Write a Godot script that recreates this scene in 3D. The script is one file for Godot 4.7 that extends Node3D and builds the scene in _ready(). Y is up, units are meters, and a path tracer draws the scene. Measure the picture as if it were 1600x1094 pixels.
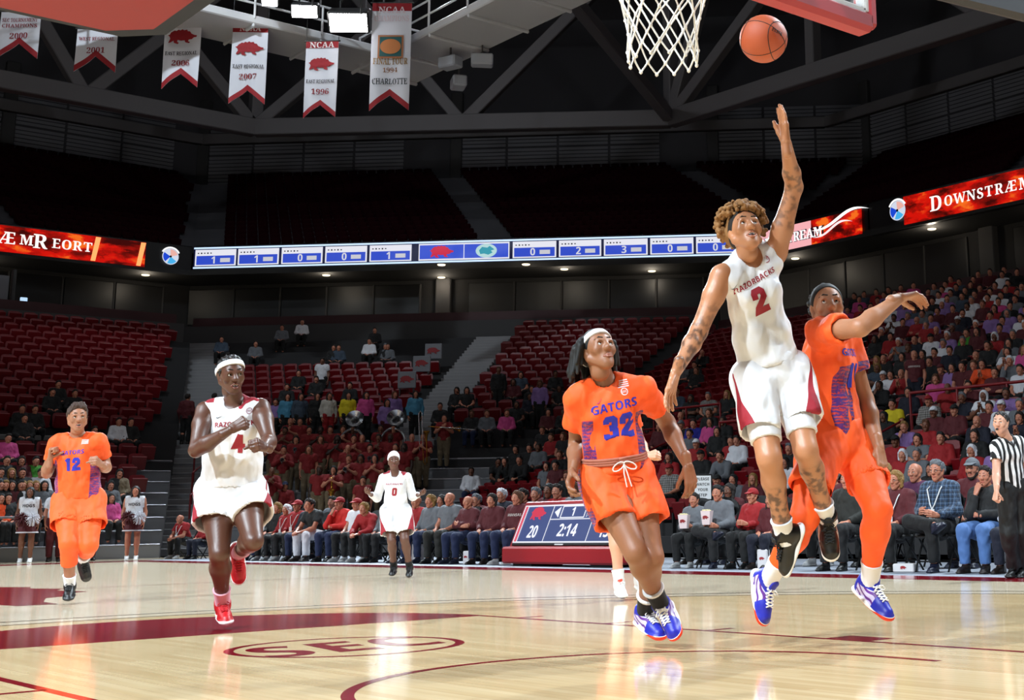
extends Node3D
# A basketball game in a dark eight-sided arena. x runs down the court from the near basket, z across it
# towards the far sideline, y up; the near basket hangs over the origin.


func _ready() -> void:
	# camera
	var camera := Camera3D.new()
	camera.name = "camera"
	add_child(camera)
	camera.projection = Camera3D.PROJECTION_FRUSTUM
	camera.near = 0.1
	camera.far = 300.0
	camera.transform = Transform3D(Basis(Vector3(-0.67797, -0.01801, 0.73487), Vector3(-0.16310, 0.97847, -0.12648), Vector3(-0.71677, -0.20561, -0.66631)).orthonormalized(), Vector3(-4.3208, 0.6188, -3.6998))
	camera.size = 0.1 * 1094.0 / 2118.2
	camera.frustum_offset = Vector2(-323.05, -175.92) * (0.1 / 2118.2)
	camera.current = true
	# the air of a closed hall gives next to no light
	var surroundings := WorldEnvironment.new()
	surroundings.name = "surroundings"
	var e := Environment.new()
	e.background_mode = Environment.BG_COLOR
	e.background_color = Color(0.01, 0.01, 0.012)
	e.tonemap_mode = Environment.TONE_MAPPER_LINEAR
	e.tonemap_exposure = 0.62
	e.sdfgi_enabled = true
	e.ssao_enabled = true
	e.ssil_enabled = true
	surroundings.environment = e
	add_child(surroundings)
	var clock := Time.get_ticks_msec()
	court_lights()
	prepare_small()
	print("small ", Time.get_ticks_msec() - clock)
	build_court()
	build_stands()
	build_hall()
	build_ribbons()
	build_roof()
	build_basket()
	build_score_screen()
	build_banners()
	print("hall ", Time.get_ticks_msec() - clock)
	build_players()
	print("players ", Time.get_ticks_msec() - clock)
	build_crowd()
	print("crowd ", Time.get_ticks_msec() - clock)


# ---------------------------------------------------------------- who is on the court
func build_players() -> void:
	var white := Color(0.86, 0.86, 0.87)
	var cardinal := Color(0.56, 0.06, 0.13)
	var orange := Color(0.94, 0.33, 0.05)
	var blue := Color(0.10, 0.13, 0.62)
	var weave_panel := side_weave()
	var swoosh := plate(PackedVector2Array([Vector2(-0.02, 0.004), Vector2(-0.014, -0.005), Vector2(-0.006, -0.006), Vector2(0.022, 0.008), Vector2(-0.006, -0.001), Vector2(-0.013, 0.0)]), 0.0)
	var badge := joined([ring(0.0165, 0.0019, 24), letters("SEC", 0.0115, false, 700)])
	var flag := flag_patch()
	var looks := {
		"two": {"label": "basketball player in white jersey 2 leaping with her left arm raised under the ball", "sleeve": "none", "reach": 0.66, "hem": 0.1, "fine": 0.0085, "skin": Color(0.68, 0.465, 0.33), "brow": Color(0.1, 0.06, 0.03), "open": true, "gaze": Vector3(0.1, 0.3, 1), "bulk": 0.94,
			"jersey": white, "shorts": white, "stripe": cardinal, "stripe_shift": 0.5, "loose": 0.045, "sock": white, "cuff": 0.095, "shoe": Color(0.018, 0.018, 0.02), "midsole": Color(0.88, 0.88, 0.88), "outsole": Color(0.03, 0.03, 0.03), "lace": Color(0.03, 0.03, 0.03), "high": true,
			"ink": [["elR", "wrR", -0.05, 1.0, 0.07, 0.75], ["shR", "elR", 0.45, 0.95, 0.07, 0.35], ["shL", "elL", 0.35, 1.1, 0.075, 0.5], ["elL", "wrL", 0.05, 0.55, 0.07, 0.6], ["knL", "anL", 0.15, 0.95, 0.085, 0.7], ["knR", "anR", 0.3, 0.85, 0.085, 0.75]],
			"prints": [["number", bold_number("2", 0.125), 0.66, -0.035, cardinal, 0.05], ["team_name", letters("RAZORBACKS", 0.026, false, 800, 0.12, 0.0, 1.05), 0.83, -0.03, cardinal, 0.1], ["conference_badge", badge, 0.95, 0.06, cardinal, 0.0], ["maker_mark", swoosh, 0.87, -0.115, Color(0.4, 0.4, 0.42), 0.2, -0.3]],
			"under": [["hipL", "knL", 0.086, 0.076, 0.3, 0.8, 2], ["hipR", "knR", 0.086, 0.076, 0.3, 0.8, 2]], "under_name": "undershorts", "under_colour": white},
		"eleven": {"label": "basketball player in orange jersey 11 behind the leaping player with her right arm stretched out", "sleeve": "short", "reach": 0.64, "hem": 0.06, "fine": 0.0085, "skin": Color(0.62, 0.42, 0.30), "brow": Color(0.06, 0.04, 0.03), "open": true, "gaze": Vector3(-0.2, 0.35, 1),
			"jersey": orange, "shorts": orange, "panel": weave_panel, "panel_edge": 0.4, "panel_wrap": 1.02, "shorts_panel": false, "loose": 0.05, "sock": white, "cuff": 0.13, "shoe": blue, "outsole": Color(0.85, 0.2, 0.04), "toe_wrap": true, "tongue": blue, "quarter": Color(0.75, 0.72, 0.85),
			"prints": [["number", bold_number("11", 0.115), 0.56, 0.0, blue, 0.0], ["team_name", letters("GATORS", 0.036, false, 800, 0.1, 0.0, 1.05), 0.76, 0.0, blue, 0.0]],
			"under": [["hipL", "knL", 0.097, 0.064, 0.5, 1.0, 0], ["hipR", "knR", 0.097, 0.064, 0.5, 1.0, 0], ["knL", "anL", 0.063, 0.066, 0.0, 0.3, 0], ["knR", "anR", 0.063, 0.066, 0.0, 0.3, 0], ["knL", "anL", 0.066, 0.046, 0.3, 0.78, 2], ["knR", "anR", 0.066, 0.046, 0.3, 0.78, 2]], "under_colour": orange},
		"thirtytwo": {"label": "basketball player in orange jersey 32 with white headband looking up at the ball", "sleeve": "short", "reach": 0.56, "hem": 0.1, "fine": 0.0085, "skin": Color(0.53, 0.345, 0.235), "brow": Color(0.03, 0.02, 0.02), "gaze": Vector3(0.2, 0.35, 1),
			"jersey": orange, "shorts": orange, "panel": weave_panel, "one_side": true, "loose": 0.045, "sock": Color(0.02, 0.02, 0.02), "sock_top": Color(0.8, 0.8, 0.8), "cuff": 0.14, "shoe": blue, "outsole": Color(0.85, 0.2, 0.04), "toe_wrap": true, "tongue": Color(0.75, 0.75, 0.82), "quarter": Color(0.75, 0.72, 0.85),
			"prints": [["number", bold_number("32", 0.125), 0.55, 0.03, blue, 0.1], ["team_name", letters("GATORS", 0.042, false, 800, 0.1, 0.0, 1.1), 0.76, 0.02, blue, 0.1], ["flag", flag, 0.96, 0.085, Color(0.9, 0.85, 0.88), 0.1], ["conference_badge", badge, 0.88, 0.085, white, 0.1], ["maker_mark", swoosh, 0.88, -0.055, Color(0.65, 0.2, 0.3), 0.5]]},
		"four": {"label": "basketball player in white jersey 4 with white headband jogging in red shoes", "sleeve": "none", "reach": 0.5, "hem": 0.1, "bulk": 1.18, "skin": Color(0.33, 0.20, 0.145), "sheen": 0.42, "brow": Color(0.02, 0.015, 0.01), "open": true, "gaze": Vector3(0.3, 0.05, 1),
			"jersey": white, "shorts": white, "stripe": cardinal, "loose": 0.055, "yoke": cardinal, "sock": Color(0.85, 0.6, 0.65), "cuff": 0.13, "shoe": Color(0.68, 0.03, 0.07), "outsole": white, "tongue": Color(0.75, 0.45, 0.48), "lace": Color(0.7, 0.05, 0.1),
			"prints": [["number", bold_number("4", 0.115), 0.57, 0.05, cardinal, 0.0], ["team_name", letters("RAZORBACKS", 0.028, false, 800, 0.0, 0.0, 1.05), 0.79, 0.03, cardinal, 0.0], ["conference_badge", badge, 0.92, 0.1, Color(0.6, 0.4, 0.45), 0.0], ["maker_mark", swoosh, 0.87, -0.075, Color(0.12, 0.12, 0.14), 0.0]]},
		"twelve": {"label": "basketball player in orange jersey 12 with orange tights jogging at the far left", "sleeve": "short", "reach": 0.58, "hem": 0.06, "bulk": 1.2, "fine": 0.013, "skin": Color(0.58, 0.385, 0.28), "brow": Color(0.08, 0.05, 0.03), "open": true,
			"jersey": orange, "shorts": orange, "loose": 0.05, "sock": white, "cuff": 0.11, "shoe": Color(0.015, 0.015, 0.02), "midsole": Color(0.03, 0.03, 0.035), "outsole": Color(0.02, 0.02, 0.02), "lace": Color(0.03, 0.03, 0.03), "panel": weave_panel, "shorts_panel": false,
			"prints": [["number", bold_number("12", 0.11), 0.6, 0.0, blue, 0.03], ["team_name", letters("GATORS", 0.034, false, 800, 0.1, 0.0, 1.1), 0.78, 0.0, blue, 0.05], ["flag", flag, 0.93, 0.095, white, 0.0]],
			"under": [["hipL", "knL", 0.105, 0.07, 0.5, 1.0, 0], ["hipR", "knR", 0.105, 0.07, 0.5, 1.0, 0], ["knR", "anR", 0.068, 0.068, 0.0, 0.48, 2], ["knL", "anL", 0.068, 0.068, 0.0, 0.48, 2]], "under_colour": orange},
		"zero": {"label": "basketball player in white jersey 0 with white long sleeves and head wrap", "sleeve": "none", "reach": 0.78, "hem": 0.08, "fine": 0.013, "skin": Color(0.36, 0.225, 0.17), "brow": Color(0.02, 0.015, 0.01),
			"jersey": white, "shorts": white, "stripe": cardinal, "loose": 0.055, "yoke": cardinal, "shoe": Color(0.015, 0.015, 0.02), "midsole": Color(0.04, 0.04, 0.045), "outsole": Color(0.02, 0.02, 0.02), "high": true, "lace": Color(0.03, 0.03, 0.03), "sock": Color(0.03, 0.03, 0.03), "cuff": 0.1,
			"prints": [["number", bold_number("0", 0.11), 0.55, 0.0, cardinal, 0.0], ["team_name", letters("RAZORBACKS", 0.024, false, 800, 0.0, 0.0, 1.1), 0.75, 0.0, cardinal, 0.0]],
			"under": [["shL", "elL", 0.066, 0.056, 0.0, 1.0, 0], ["shR", "elR", 0.066, 0.056, 0.0, 1.0, 0], ["elL", "wrL", 0.055, 0.042, 0.0, 0.8, 2], ["elR", "wrR", 0.055, 0.042, 0.0, 0.8, 2]], "under_name": "undershirt", "under_colour": white},
		"hidden": {"label": "basketball player in orange standing hidden behind player 32, white shoe showing", "sleeve": "short", "reach": 0.75, "fine": 0.014, "skin": Color(0.80, 0.59, 0.48), "brow": Color(0.25, 0.17, 0.1), "jersey": orange, "shorts": orange, "sock": white, "cuff": 0.12, "shoe": white, "outsole": Color(0.1, 0.1, 0.45), "tongue": Color(0.85, 0.25, 0.15)},
		"ref": {"label": "referee in black and white striped shirt blowing a whistle at the right edge", "sleeve": "short", "reach": 1.97, "hem": 0.02, "fine": 0.012, "skin": Color(0.80, 0.59, 0.49), "brow": Color(0.12, 0.08, 0.05), "open": false, "jersey": Color(0.85, 0.85, 0.85), "shorts": Color(0.012, 0.012, 0.014), "loose": 0.034, "shoe": Color(0.012, 0.012, 0.012), "midsole": Color(0.02, 0.02, 0.02), "outsole": Color(0.015, 0.015, 0.015), "lace": Color(0.02, 0.02, 0.02), "bulk": 0.96},
	}
	var jobs := []
	var first := {}
	for who in looks:
		first[who] = jobs.size()
		jobs.append_array(player_jobs(poses[who], looks[who]))
	var hair_first := jobs.size()
	jobs.append_array([curls_job(), locs_job(), headband_job(0.0935), headband_job(0.094), wrap_job(), edges_job()])
	var got := mesh_all(jobs)
	var who_is := {}
	for who in looks:
		var next := got.slice(first[who], first[who] + player_jobs_count(looks[who]))
		who_is[who] = build_player(poses[who], looks[who], next)
	var hair := func(who: String, called: String, arrays: Array, colour: Color, rough := 0.7) -> void:
		var p: Dictionary = poses[who]
		part(called, to_mesh(moved(arrays, head_place(p.joints, p.head_forward, p.head_up, p.height / 1.75)), paint(colour, rough)), who_is[who])
	hair.call("two", "hair", got[hair_first], Color(0.53, 0.37, 0.2), 0.8)
	hair.call("two", "hairline", small.hair_cap, Color(0.07, 0.045, 0.03), 0.8)
	hair.call("thirtytwo", "hair", joined([got[hair_first + 1], small.hair_cap]), Color(0.018, 0.014, 0.013))
	hair.call("thirtytwo", "headband", got[hair_first + 2], white)
	hair.call("four", "hair", small.hair_tied, Color(0.06, 0.03, 0.02), 0.5)
	hair.call("four", "headband", got[hair_first + 2], white)
	hair.call("twelve", "hair", small.hair_short, Color(0.2, 0.11, 0.055))
	hair.call("zero", "head_wrap", got[hair_first + 4], white)
	hair.call("eleven", "hair", joined([small.hair_cap, got[hair_first + 5]]), Color(0.055, 0.04, 0.032))
	hair.call("hidden", "hair", small.hair_tied, Color(0.4, 0.28, 0.15))
	hair.call("ref", "hair", small.hair_tied, Color(0.05, 0.03, 0.02))
	referee_details(who_is["ref"])
	drawstring(who_is["thirtytwo"])


func player_jobs_count(look: Dictionary) -> int:
	return 4 if look.has("under") else 3


func ring(r: float, w: float, n: int) -> Array:
	var v := PackedVector3Array()
	var normals := PackedVector3Array()
	var index := PackedInt32Array()
	for i in n:
		for q in [r - w, r + w]:
			v.append(Vector3(cos(TAU * i / n) * q, sin(TAU * i / n) * q, 0))
			normals.append(Vector3.BACK)
		var a := i * 2
		var b := (i * 2 + 2) % (n * 2)
		index.append_array([a, b, b + 1, a, b + 1, a + 1])
	return [v, normals, index]


func flag_patch() -> Array:
	var list := []
	for i in 4:
		list.append(moved(plate(PackedVector2Array([Vector2(-0.028, -0.0025), Vector2(0.028, -0.0025), Vector2(0.028, 0.0025), Vector2(-0.028, 0.0025)]), 0.0), at(Vector3(0, -0.016 + i * 0.01, 0))))
	return joined(list)


func bold_number(text: String, size: float) -> Array:  # broad block figures
	var strokes := {"0": [[[0, 0.38], [-0.13, 0.38], [-0.18, 0.3], [-0.18, -0.3], [-0.13, -0.38], [0, -0.38]], [[0, 0.38], [0.13, 0.38], [0.18, 0.3], [0.18, -0.3], [0.13, -0.38], [0, -0.38]]], "1": [[[0.02, 0.5], [0.02, -0.5]], [[-0.17, 0.26], [0.04, 0.4]]], "2": [[[-0.19, 0.09], [-0.18, 0.3], [-0.12, 0.38], [0.12, 0.38], [0.18, 0.3], [0.18, 0.1], [-0.15, -0.24], [-0.18, -0.38], [0.3, -0.38]]], "3": [[[-0.18, 0.2], [-0.18, 0.31], [-0.12, 0.38], [0.1, 0.38], [0.17, 0.31], [0.17, 0.1], [0.1, 0.01], [-0.06, 0.01]], [[0.0, 0.01], [0.1, 0.01], [0.18, -0.08], [0.18, -0.3], [0.12, -0.38], [-0.12, -0.38], [-0.18, -0.31], [-0.18, -0.2]]], "4": [[[0.06, 0.5], [-0.2, -0.14], [0.34, -0.14]], [[0.1, 0.5], [0.1, -0.5]]]}
	var list := []
	for i in text.length():
		var x := (i - (text.length() - 1) / 2.0) * (0.5 if "1" in text else 0.68)
		if text == "12":
			x += -0.05 if i == 0 else 0.06
		for s: Array in strokes[text[i]]:
			var line := PackedVector2Array()
			for p: Array in s:
				line.append(Vector2(p[0] + x + 0.1 * p[1], p[1]) * size)
			for poly in Geometry2D.offset_polyline(line, 0.122 * size, Geometry2D.JOIN_MITER, Geometry2D.END_BUTT):
				list.append(plate(poly, 0.0))
	return joined(list)


# The purple and orange knit of the visitors' side panels.
func side_weave() -> StandardMaterial3D:
	var image := Image.create_empty(128, 128, false, Image.FORMAT_RGB8)
	var noise := FastNoiseLite.new()
	noise.seed = 5
	noise.frequency = 0.05
	for y in 128:
		for x in 128:
			var v := noise.get_noise_2d(x * 0.55, y * 2.6) + 0.35 * sin(y * 0.75 + 3.0 * noise.get_noise_2d(x * 2.0, y))
			image.set_pixel(x, y, Color(0.24, 0.07, 0.42) if v > -0.12 else Color(0.72, 0.16, 0.13))
	var m := cloth(Color.WHITE, 0.7).duplicate()
	m.albedo_texture = ImageTexture.create_from_image(image)
	m.uv1_scale = Vector3(4, 4, 4)
	return m


func curls_job() -> Dictionary:
	var rng := RandomNumberGenerator.new()
	rng.seed = 22
	var s := [cone(Vector3(0, 0.075, -0.015), Vector3(0, 0.06, -0.05), 0.08, 0.088)]
	while s.size() < 900:
		var d := Vector3(rng.randfn(), rng.randfn(), rng.randfn()).normalized()
		if d.y < -0.35 or (d.z > 0.25 and d.y < 0.22) or (d.y < 0.1 and d.z > 0.05):
			continue
		var r := rng.randf_range(0.098, 0.138) * (0.9 if d.y < 0.2 else 1.0)
		s.append(ball(Vector3(0, 0.068, -0.022) + d * r, rng.randf_range(0.0065, 0.0115)))
	return {"shapes": s, "h": 0.0038, "k": 0.002}


func locs_job() -> Dictionary:
	var rng := RandomNumberGenerator.new()
	rng.seed = 32
	var s := []
	for i in 62:
		var turn := rng.randf_range(PI * 0.4, PI * 1.6)
		var d := Vector3(sin(turn), rng.randf_range(-0.1, 0.75), cos(turn)).normalized()
		var p: Vector3 = Vector3(0, 0.045, -0.015) + d * Vector3(0.076, 0.085, 0.098)
		var q: Vector3 = p + Vector3(d.x * 0.035, -0.02, d.z * 0.045)
		var e: Vector3 = q + Vector3(d.x * 0.012 + rng.randfn() * 0.012, -0.065 - rng.randf() * 0.05, -0.03 - rng.randf() * 0.035)
		s.append(cone(p, q, 0.011, 0.012))
		s.append(cone(q, e, 0.012, 0.0085))
	return {"shapes": s, "h": 0.0045, "k": 0.003}


func headband_job(r: float) -> Dictionary:
	var n := Vector3(0, 0.93, -0.37)
	return {"shapes": [cone(Vector3(0, 0.047, 0.008), Vector3(0, 0.042, -0.033), r, r, 0, X, 1.12)], "cuts": [[n, 0.072], [-n, -0.036]], "h": 0.004, "k": 0.004}


func wrap_job() -> Dictionary:
	return {"shapes": [cone(Vector3(0, 0.05, 0.004), Vector3(0, 0.042, -0.034), 0.093, 0.093, 0, X, 1.12)], "cuts": [[Vector3(0, -0.8, 0.6), 0.0]], "h": 0.005, "k": 0.004}


func edges_job() -> Dictionary:  # tight curls round the back and a knot of hair
	var rng := RandomNumberGenerator.new()
	rng.seed = 11
	var s := [ball(Vector3(0, 0.03, -0.14), 0.045)]
	for i in 130:
		var d := Vector3(rng.randfn(), rng.randfn(), rng.randfn()).normalized()
		if d.z > 0.2 and d.y < 0.85 or d.y < -0.45:
			continue
		s.append(ball(Vector3(0, 0.045, -0.015) + d * Vector3(0.08, 0.088, 0.105), rng.randf_range(0.008, 0.013)))
	return {"shapes": s, "h": 0.0045, "k": 0.004}


func referee_details(o: Node3D) -> void:
	var p: Dictionary = poses["ref"]
	var j: Dictionary = p.joints
	var b := frame(j)
	var jersey: MeshInstance3D = o.get_node("jersey")
	var a: Array = jersey.mesh.surface_get_arrays(0)
	var arrays := [a[Mesh.ARRAY_VERTEX], a[Mesh.ARRAY_NORMAL], a[Mesh.ARRAY_INDEX]]
	var hip := mid(j.hipL, j.hipR)
	var halves := split(arrays, func(q: Vector3, _n: Vector3) -> float: return sin((q - hip).dot(b.x) * TAU / 0.062))
	jersey.mesh = to_mesh(halves[0], cloth(Color(0.85, 0.85, 0.85)))
	part("black_stripes", to_mesh(halves[1], cloth(Color(0.015, 0.015, 0.017))), jersey)
	var head := head_place(j, p.head_forward, p.head_up, p.height / 1.75)
	part("whistle", to_mesh(moved(joined([moved(lathe([[0.001, -0.01], [0.011, -0.01], [0.011, 0.01], [0.001, 0.01]], 14), at(Vector3(0, -0.07, 0.118), Basis(Z, PI / 2))), moved(box(Vector3(0.014, 0.01, 0.028), 0.002), at(Vector3(0, -0.06, 0.104)))]), head), paint(Color(0.02, 0.02, 0.02), 0.3)), o)
	var n: Vector3 = j.neck
	var chest: Vector3 = n - b.y * 0.12 + b.z * 0.16
	part("collar", to_mesh(tube([n + b.x * 0.07 + b.y * 0.03, n + b.x * 0.04 - b.y * 0.02 + b.z * 0.085, n - b.y * 0.075 + b.z * 0.115, n - b.x * 0.04 - b.y * 0.02 + b.z * 0.085, n - b.x * 0.07 + b.y * 0.03, n - b.z * 0.07 + b.y * 0.05], 0.011, 8, true), cloth(Color(0.015, 0.015, 0.017))), o)


func drawstring(o: Node3D) -> void:
	var j: Dictionary = poses["thirtytwo"].joints
	var b := frame(j)
	var hip := mid(j.hipL, j.hipR)
	var up: Vector3 = (j.neck - hip).normalized()
	var c: Vector3 = hip + up * 0.1 + b.z * 0.142 + b.x * 0.02
	var band := []
	for i in 33:
		var turn := TAU * i / 32.0
		band.append(hip + up * 0.098 + b.x * sin(turn) * 0.162 + b.z * cos(turn) * 0.131)
	part("waistband", to_mesh(moved(joined([tube(band, 0.008, 8), tube(band.map(func(q): return q + up * 0.012), 0.008, 8), tube(band.map(func(q): return q + up * 0.024), 0.008, 8)]), Transform3D.IDENTITY), cloth(Color(0.62, 0.36, 0.28), 0.8)), o)
	var loops := []
	for m in [-1.0, 1.0]:
		var bow := []
		for i in 13:
			var t := TAU * i / 12.0
			bow.append(c + b.x * m * (0.03 - 0.03 * cos(t)) + up * (0.018 * sin(t) - 0.012 * (1.0 - cos(t))) + b.z * 0.018)
		loops.append(tube(bow, 0.0035, 6))
		loops.append(tube([c + b.z * 0.018, c + b.x * m * 0.008 - up * 0.045 + b.z * 0.028, c + b.x * (m * 0.012 + 0.008) - up * 0.115 + b.z * 0.03], 0.0035, 6))
	part("drawstring", to_mesh(joined(loops), paint(Color(0.85, 0.83, 0.8), 0.8)), o)


# ---------------------------------------------------------------- shape fields and meshes
# A shape is [a, b, ra, rb, flat ends (1 = a, 2 = b), flattening axis, flattening]: a tapered capsule.
func cone(a: Vector3, b: Vector3, ra: float, rb: float, flat := 0, axis := Vector3.ZERO, squash := 1.0) -> Array:
	return [a, b, ra, rb, flat, axis, squash]


func ball(c: Vector3, r: float, axis := Vector3.ZERO, squash := 1.0) -> Array:
	return [c, c, r, r, 0, axis, squash]


# Smooth union of shapes, meshed by surface nets: returns [vertices, normals, indices].
func mesh_field(job: Dictionary) -> Array:
	var h: float = job.h
	var k: float = job.get("k", 0.02)
	var shapes: Array = job.shapes
	var lo := Vector3(1e9, 1e9, 1e9)
	var hi := -lo
	for s in shapes:
		var r: float = maxf(s[2], s[3]) + k + 2.0 * h
		lo = lo.min(s[0] - Vector3(r, r, r)).min(s[1] - Vector3(r, r, r))
		hi = hi.max(s[0] + Vector3(r, r, r)).max(s[1] + Vector3(r, r, r))
	var nx := int((hi.x - lo.x) / h) + 2
	var ny := int((hi.y - lo.y) / h) + 2
	var nz := int((hi.z - lo.z) / h) + 2
	var field := PackedFloat32Array()
	field.resize(nx * ny * nz)
	var band := 3.0 * k + 1.5 * h
	var ik := -1.0 / k
	for s in shapes:
		var a: Vector3 = s[0]
		var b: Vector3 = s[1]
		var ra: float = s[2]
		var dr: float = s[3] - ra
		var flat: int = s[4]
		var axis: Vector3 = s[5]
		var extra: float = s[6] - 1.0
		var squashed := extra != 0.0
		var ba := b - a
		var l2 := ba.length_squared()
		var inv := 1.0 / l2 if l2 > 1e-12 else 0.0
		var length := sqrt(l2)
		var bn := ba / length if length > 1e-6 else Vector3.UP
		var r: float = maxf(ra, s[3]) + band
		var l := ((a.min(b) - Vector3(r, r, r) - lo) / h).floor().max(Vector3.ZERO)
		var u := ((a.max(b) + Vector3(r, r, r) - lo) / h).ceil().min(Vector3(nx - 1, ny - 1, nz - 1))
		var x0 := int(l.x)
		var x1 := int(u.x)
		for z in range(int(l.z), int(u.z) + 1):
			for y in range(int(l.y), int(u.y) + 1):
				var i := (z * ny + y) * nx + x0
				var rel := lo + Vector3(x0, y, z) * h - a
				for x in range(x0, x1 + 1):
					var t := clampf(rel.dot(ba) * inv, 0.0, 1.0)
					var w := rel - ba * t
					if squashed:
						w += axis * (w.dot(axis) * extra)
					var d := w.length() - ra - dr * t
					if flat:
						if flat & 1:
							d = maxf(d, -rel.dot(bn))
						if flat & 2:
							d = maxf(d, rel.dot(bn) - length)
					if d < band:
						field[i] += exp(d * ik)
					i += 1
					rel.x += h
	for i in field.size():
		var v := field[i]
		field[i] = -k * log(v) if v > 1e-6 else 1.0
	for s in job.get("carve", []):
		var a: Vector3 = s[0]
		var ba: Vector3 = s[1] - a
		var l2 := ba.length_squared()
		var inv := 1.0 / l2 if l2 > 1e-12 else 0.0
		var r: float = maxf(s[2], s[3]) + 2.0 * h
		var l := ((a.min(s[1]) - Vector3(r, r, r) - lo) / h).floor().max(Vector3.ZERO)
		var u := ((a.max(s[1]) + Vector3(r, r, r) - lo) / h).ceil().min(Vector3(nx - 1, ny - 1, nz - 1))
		for z in range(int(l.z), int(u.z) + 1):
			for y in range(int(l.y), int(u.y) + 1):
				for x in range(int(l.x), int(u.x) + 1):
					var rel := lo + Vector3(x, y, z) * h - a
					var t := clampf(rel.dot(ba) * inv, 0.0, 1.0)
					var w := rel - ba * t
					w += s[5] * (w.dot(s[5]) * (s[6] - 1.0))
					var i := (z * ny + y) * nx + x
					field[i] = maxf(field[i], s[2] + (s[3] - s[2]) * t - w.length())
	for c in job.get("cuts", []):  # [normal, offset]: keeps normal.p < offset
		var n: Vector3 = c[0]
		var i := 0
		for z in nz:
			for y in ny:
				var d: float = n.dot(lo + Vector3(0, y, z) * h) - c[1]
				var step := n.x * h
				for x in nx:
					if field[i] < h * 2.0 and d > field[i]:
						field[i] = d
					d += step
					i += 1
	# surface nets
	var verts := PackedVector3Array()
	var index := PackedInt32Array()
	var cell := {}
	var sy := nx
	var sz := nx * ny
	var steps := [1, sy, sz]
	var corners := [0, 1, sy, sy + 1, sz, sz + 1, sz + sy, sz + sy + 1]
	var places: Array[Vector3] = [Vector3(0, 0, 0), Vector3(1, 0, 0), Vector3(0, 1, 0), Vector3(1, 1, 0), Vector3(0, 0, 1), Vector3(1, 0, 1), Vector3(0, 1, 1), Vector3(1, 1, 1)]
	var edges := [0, 1, 2, 3, 4, 5, 6, 7, 0, 2, 1, 3, 4, 6, 5, 7, 0, 4, 1, 5, 2, 6, 3, 7]
	var quad := [0, 0, 0, 0]
	for z in range(1, nz - 1):
		for y in range(1, ny - 1):
			var i := z * sz + y * sy
			for x in range(1, nx - 1):
				i += 1
				if field[i] >= 0.0:
					continue
				for way in 6:
					var axis := way >> 1
					var up := (way & 1) == 1
					var step: int = steps[axis]
					if field[i + step if up else i - step] < 0.0:
						continue
					var base := i if up else i - step
					var s1: int = steps[(axis + 1) % 3]
					var s2: int = steps[(axis + 2) % 3]
					quad[0] = base
					quad[1] = base - s1
					quad[2] = base - s1 - s2
					quad[3] = base - s2
					for q in 4:
						var c: int = quad[q]
						if not cell.has(c):
							var sum := Vector3.ZERO
							var count := 0
							for e in range(0, 24, 2):
								var c0: int = edges[e]
								var c1: int = edges[e + 1]
								var f0 := field[c + int(corners[c0])]
								var f1 := field[c + int(corners[c1])]
								if (f0 < 0.0) != (f1 < 0.0):
									sum += places[c0].lerp(places[c1], f0 / (f0 - f1))
									count += 1
							var cx := c % nx
							var cy := (c / sy) % ny
							var cz := c / sz
							cell[c] = verts.size()
							verts.append(lo + (Vector3(cx, cy, cz) + sum / maxf(count, 1)) * h)
						quad[q] = cell[c]
					if up:
						index.append_array([quad[0], quad[2], quad[1], quad[0], quad[3], quad[2]])
					else:
						index.append_array([quad[0], quad[1], quad[2], quad[0], quad[2], quad[3]])
	return [verts, smooth_normals(verts, index), index]


func smooth_normals(verts: PackedVector3Array, index: PackedInt32Array) -> PackedVector3Array:
	var normals := PackedVector3Array()
	normals.resize(verts.size())
	for i in range(0, index.size(), 3):
		var a := index[i]
		var b := index[i + 1]
		var c := index[i + 2]
		var n := (verts[c] - verts[a]).cross(verts[b] - verts[a])
		normals[a] += n
		normals[b] += n
		normals[c] += n
	for i in normals.size():
		normals[i] = normals[i].normalized()
	return normals


# Meshes many fields at once on the machine's threads.
func mesh_all(jobs: Array) -> Array:
	var done := []
	done.resize(jobs.size())
	var task := WorkerThreadPool.add_group_task(func(i: int): done[i] = mesh_field(jobs[i]), jobs.size(), -1, true)
	WorkerThreadPool.wait_for_group_task_completion(task)
	return done


func moved(arrays: Array, t: Transform3D) -> Array:
	var v: PackedVector3Array = t * (arrays[0] as PackedVector3Array)
	var n := PackedVector3Array()
	var basis := t.basis.orthonormalized()
	n.resize(v.size())
	for i in v.size():
		n[i] = basis * arrays[1][i]
	var index: PackedInt32Array = arrays[2].duplicate()
	if t.basis.determinant() < 0.0:
		for i in range(0, index.size(), 3):
			var swap := index[i]
			index[i] = index[i + 1]
			index[i + 1] = swap
		n = smooth_normals(v, index)
	return [v, n, index]


func joined(list: Array) -> Array:
	var v := PackedVector3Array()
	var n := PackedVector3Array()
	var index := PackedInt32Array()
	for a in list:
		var base := v.size()
		v.append_array(a[0])
		n.append_array(a[1])
		for i: int in a[2]:
			index.append(base + i)
	return [v, n, index]


# Folds of cloth: pushes the surface in and out by a little noise.
func ruffled(arrays: Array, amount: float, frequency: float, stretch: Vector3, rng_seed: int) -> Array:
	var noise := FastNoiseLite.new()
	noise.seed = rng_seed
	noise.noise_type = FastNoiseLite.TYPE_SIMPLEX_SMOOTH
	noise.frequency = frequency
	noise.fractal_octaves = 2
	var v: PackedVector3Array = arrays[0]
	for i in v.size():
		v[i] += arrays[1][i] * (noise.get_noise_3dv(v[i] * stretch) * amount)
	return [v, smooth_normals(v, arrays[2]), arrays[2]]


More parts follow.
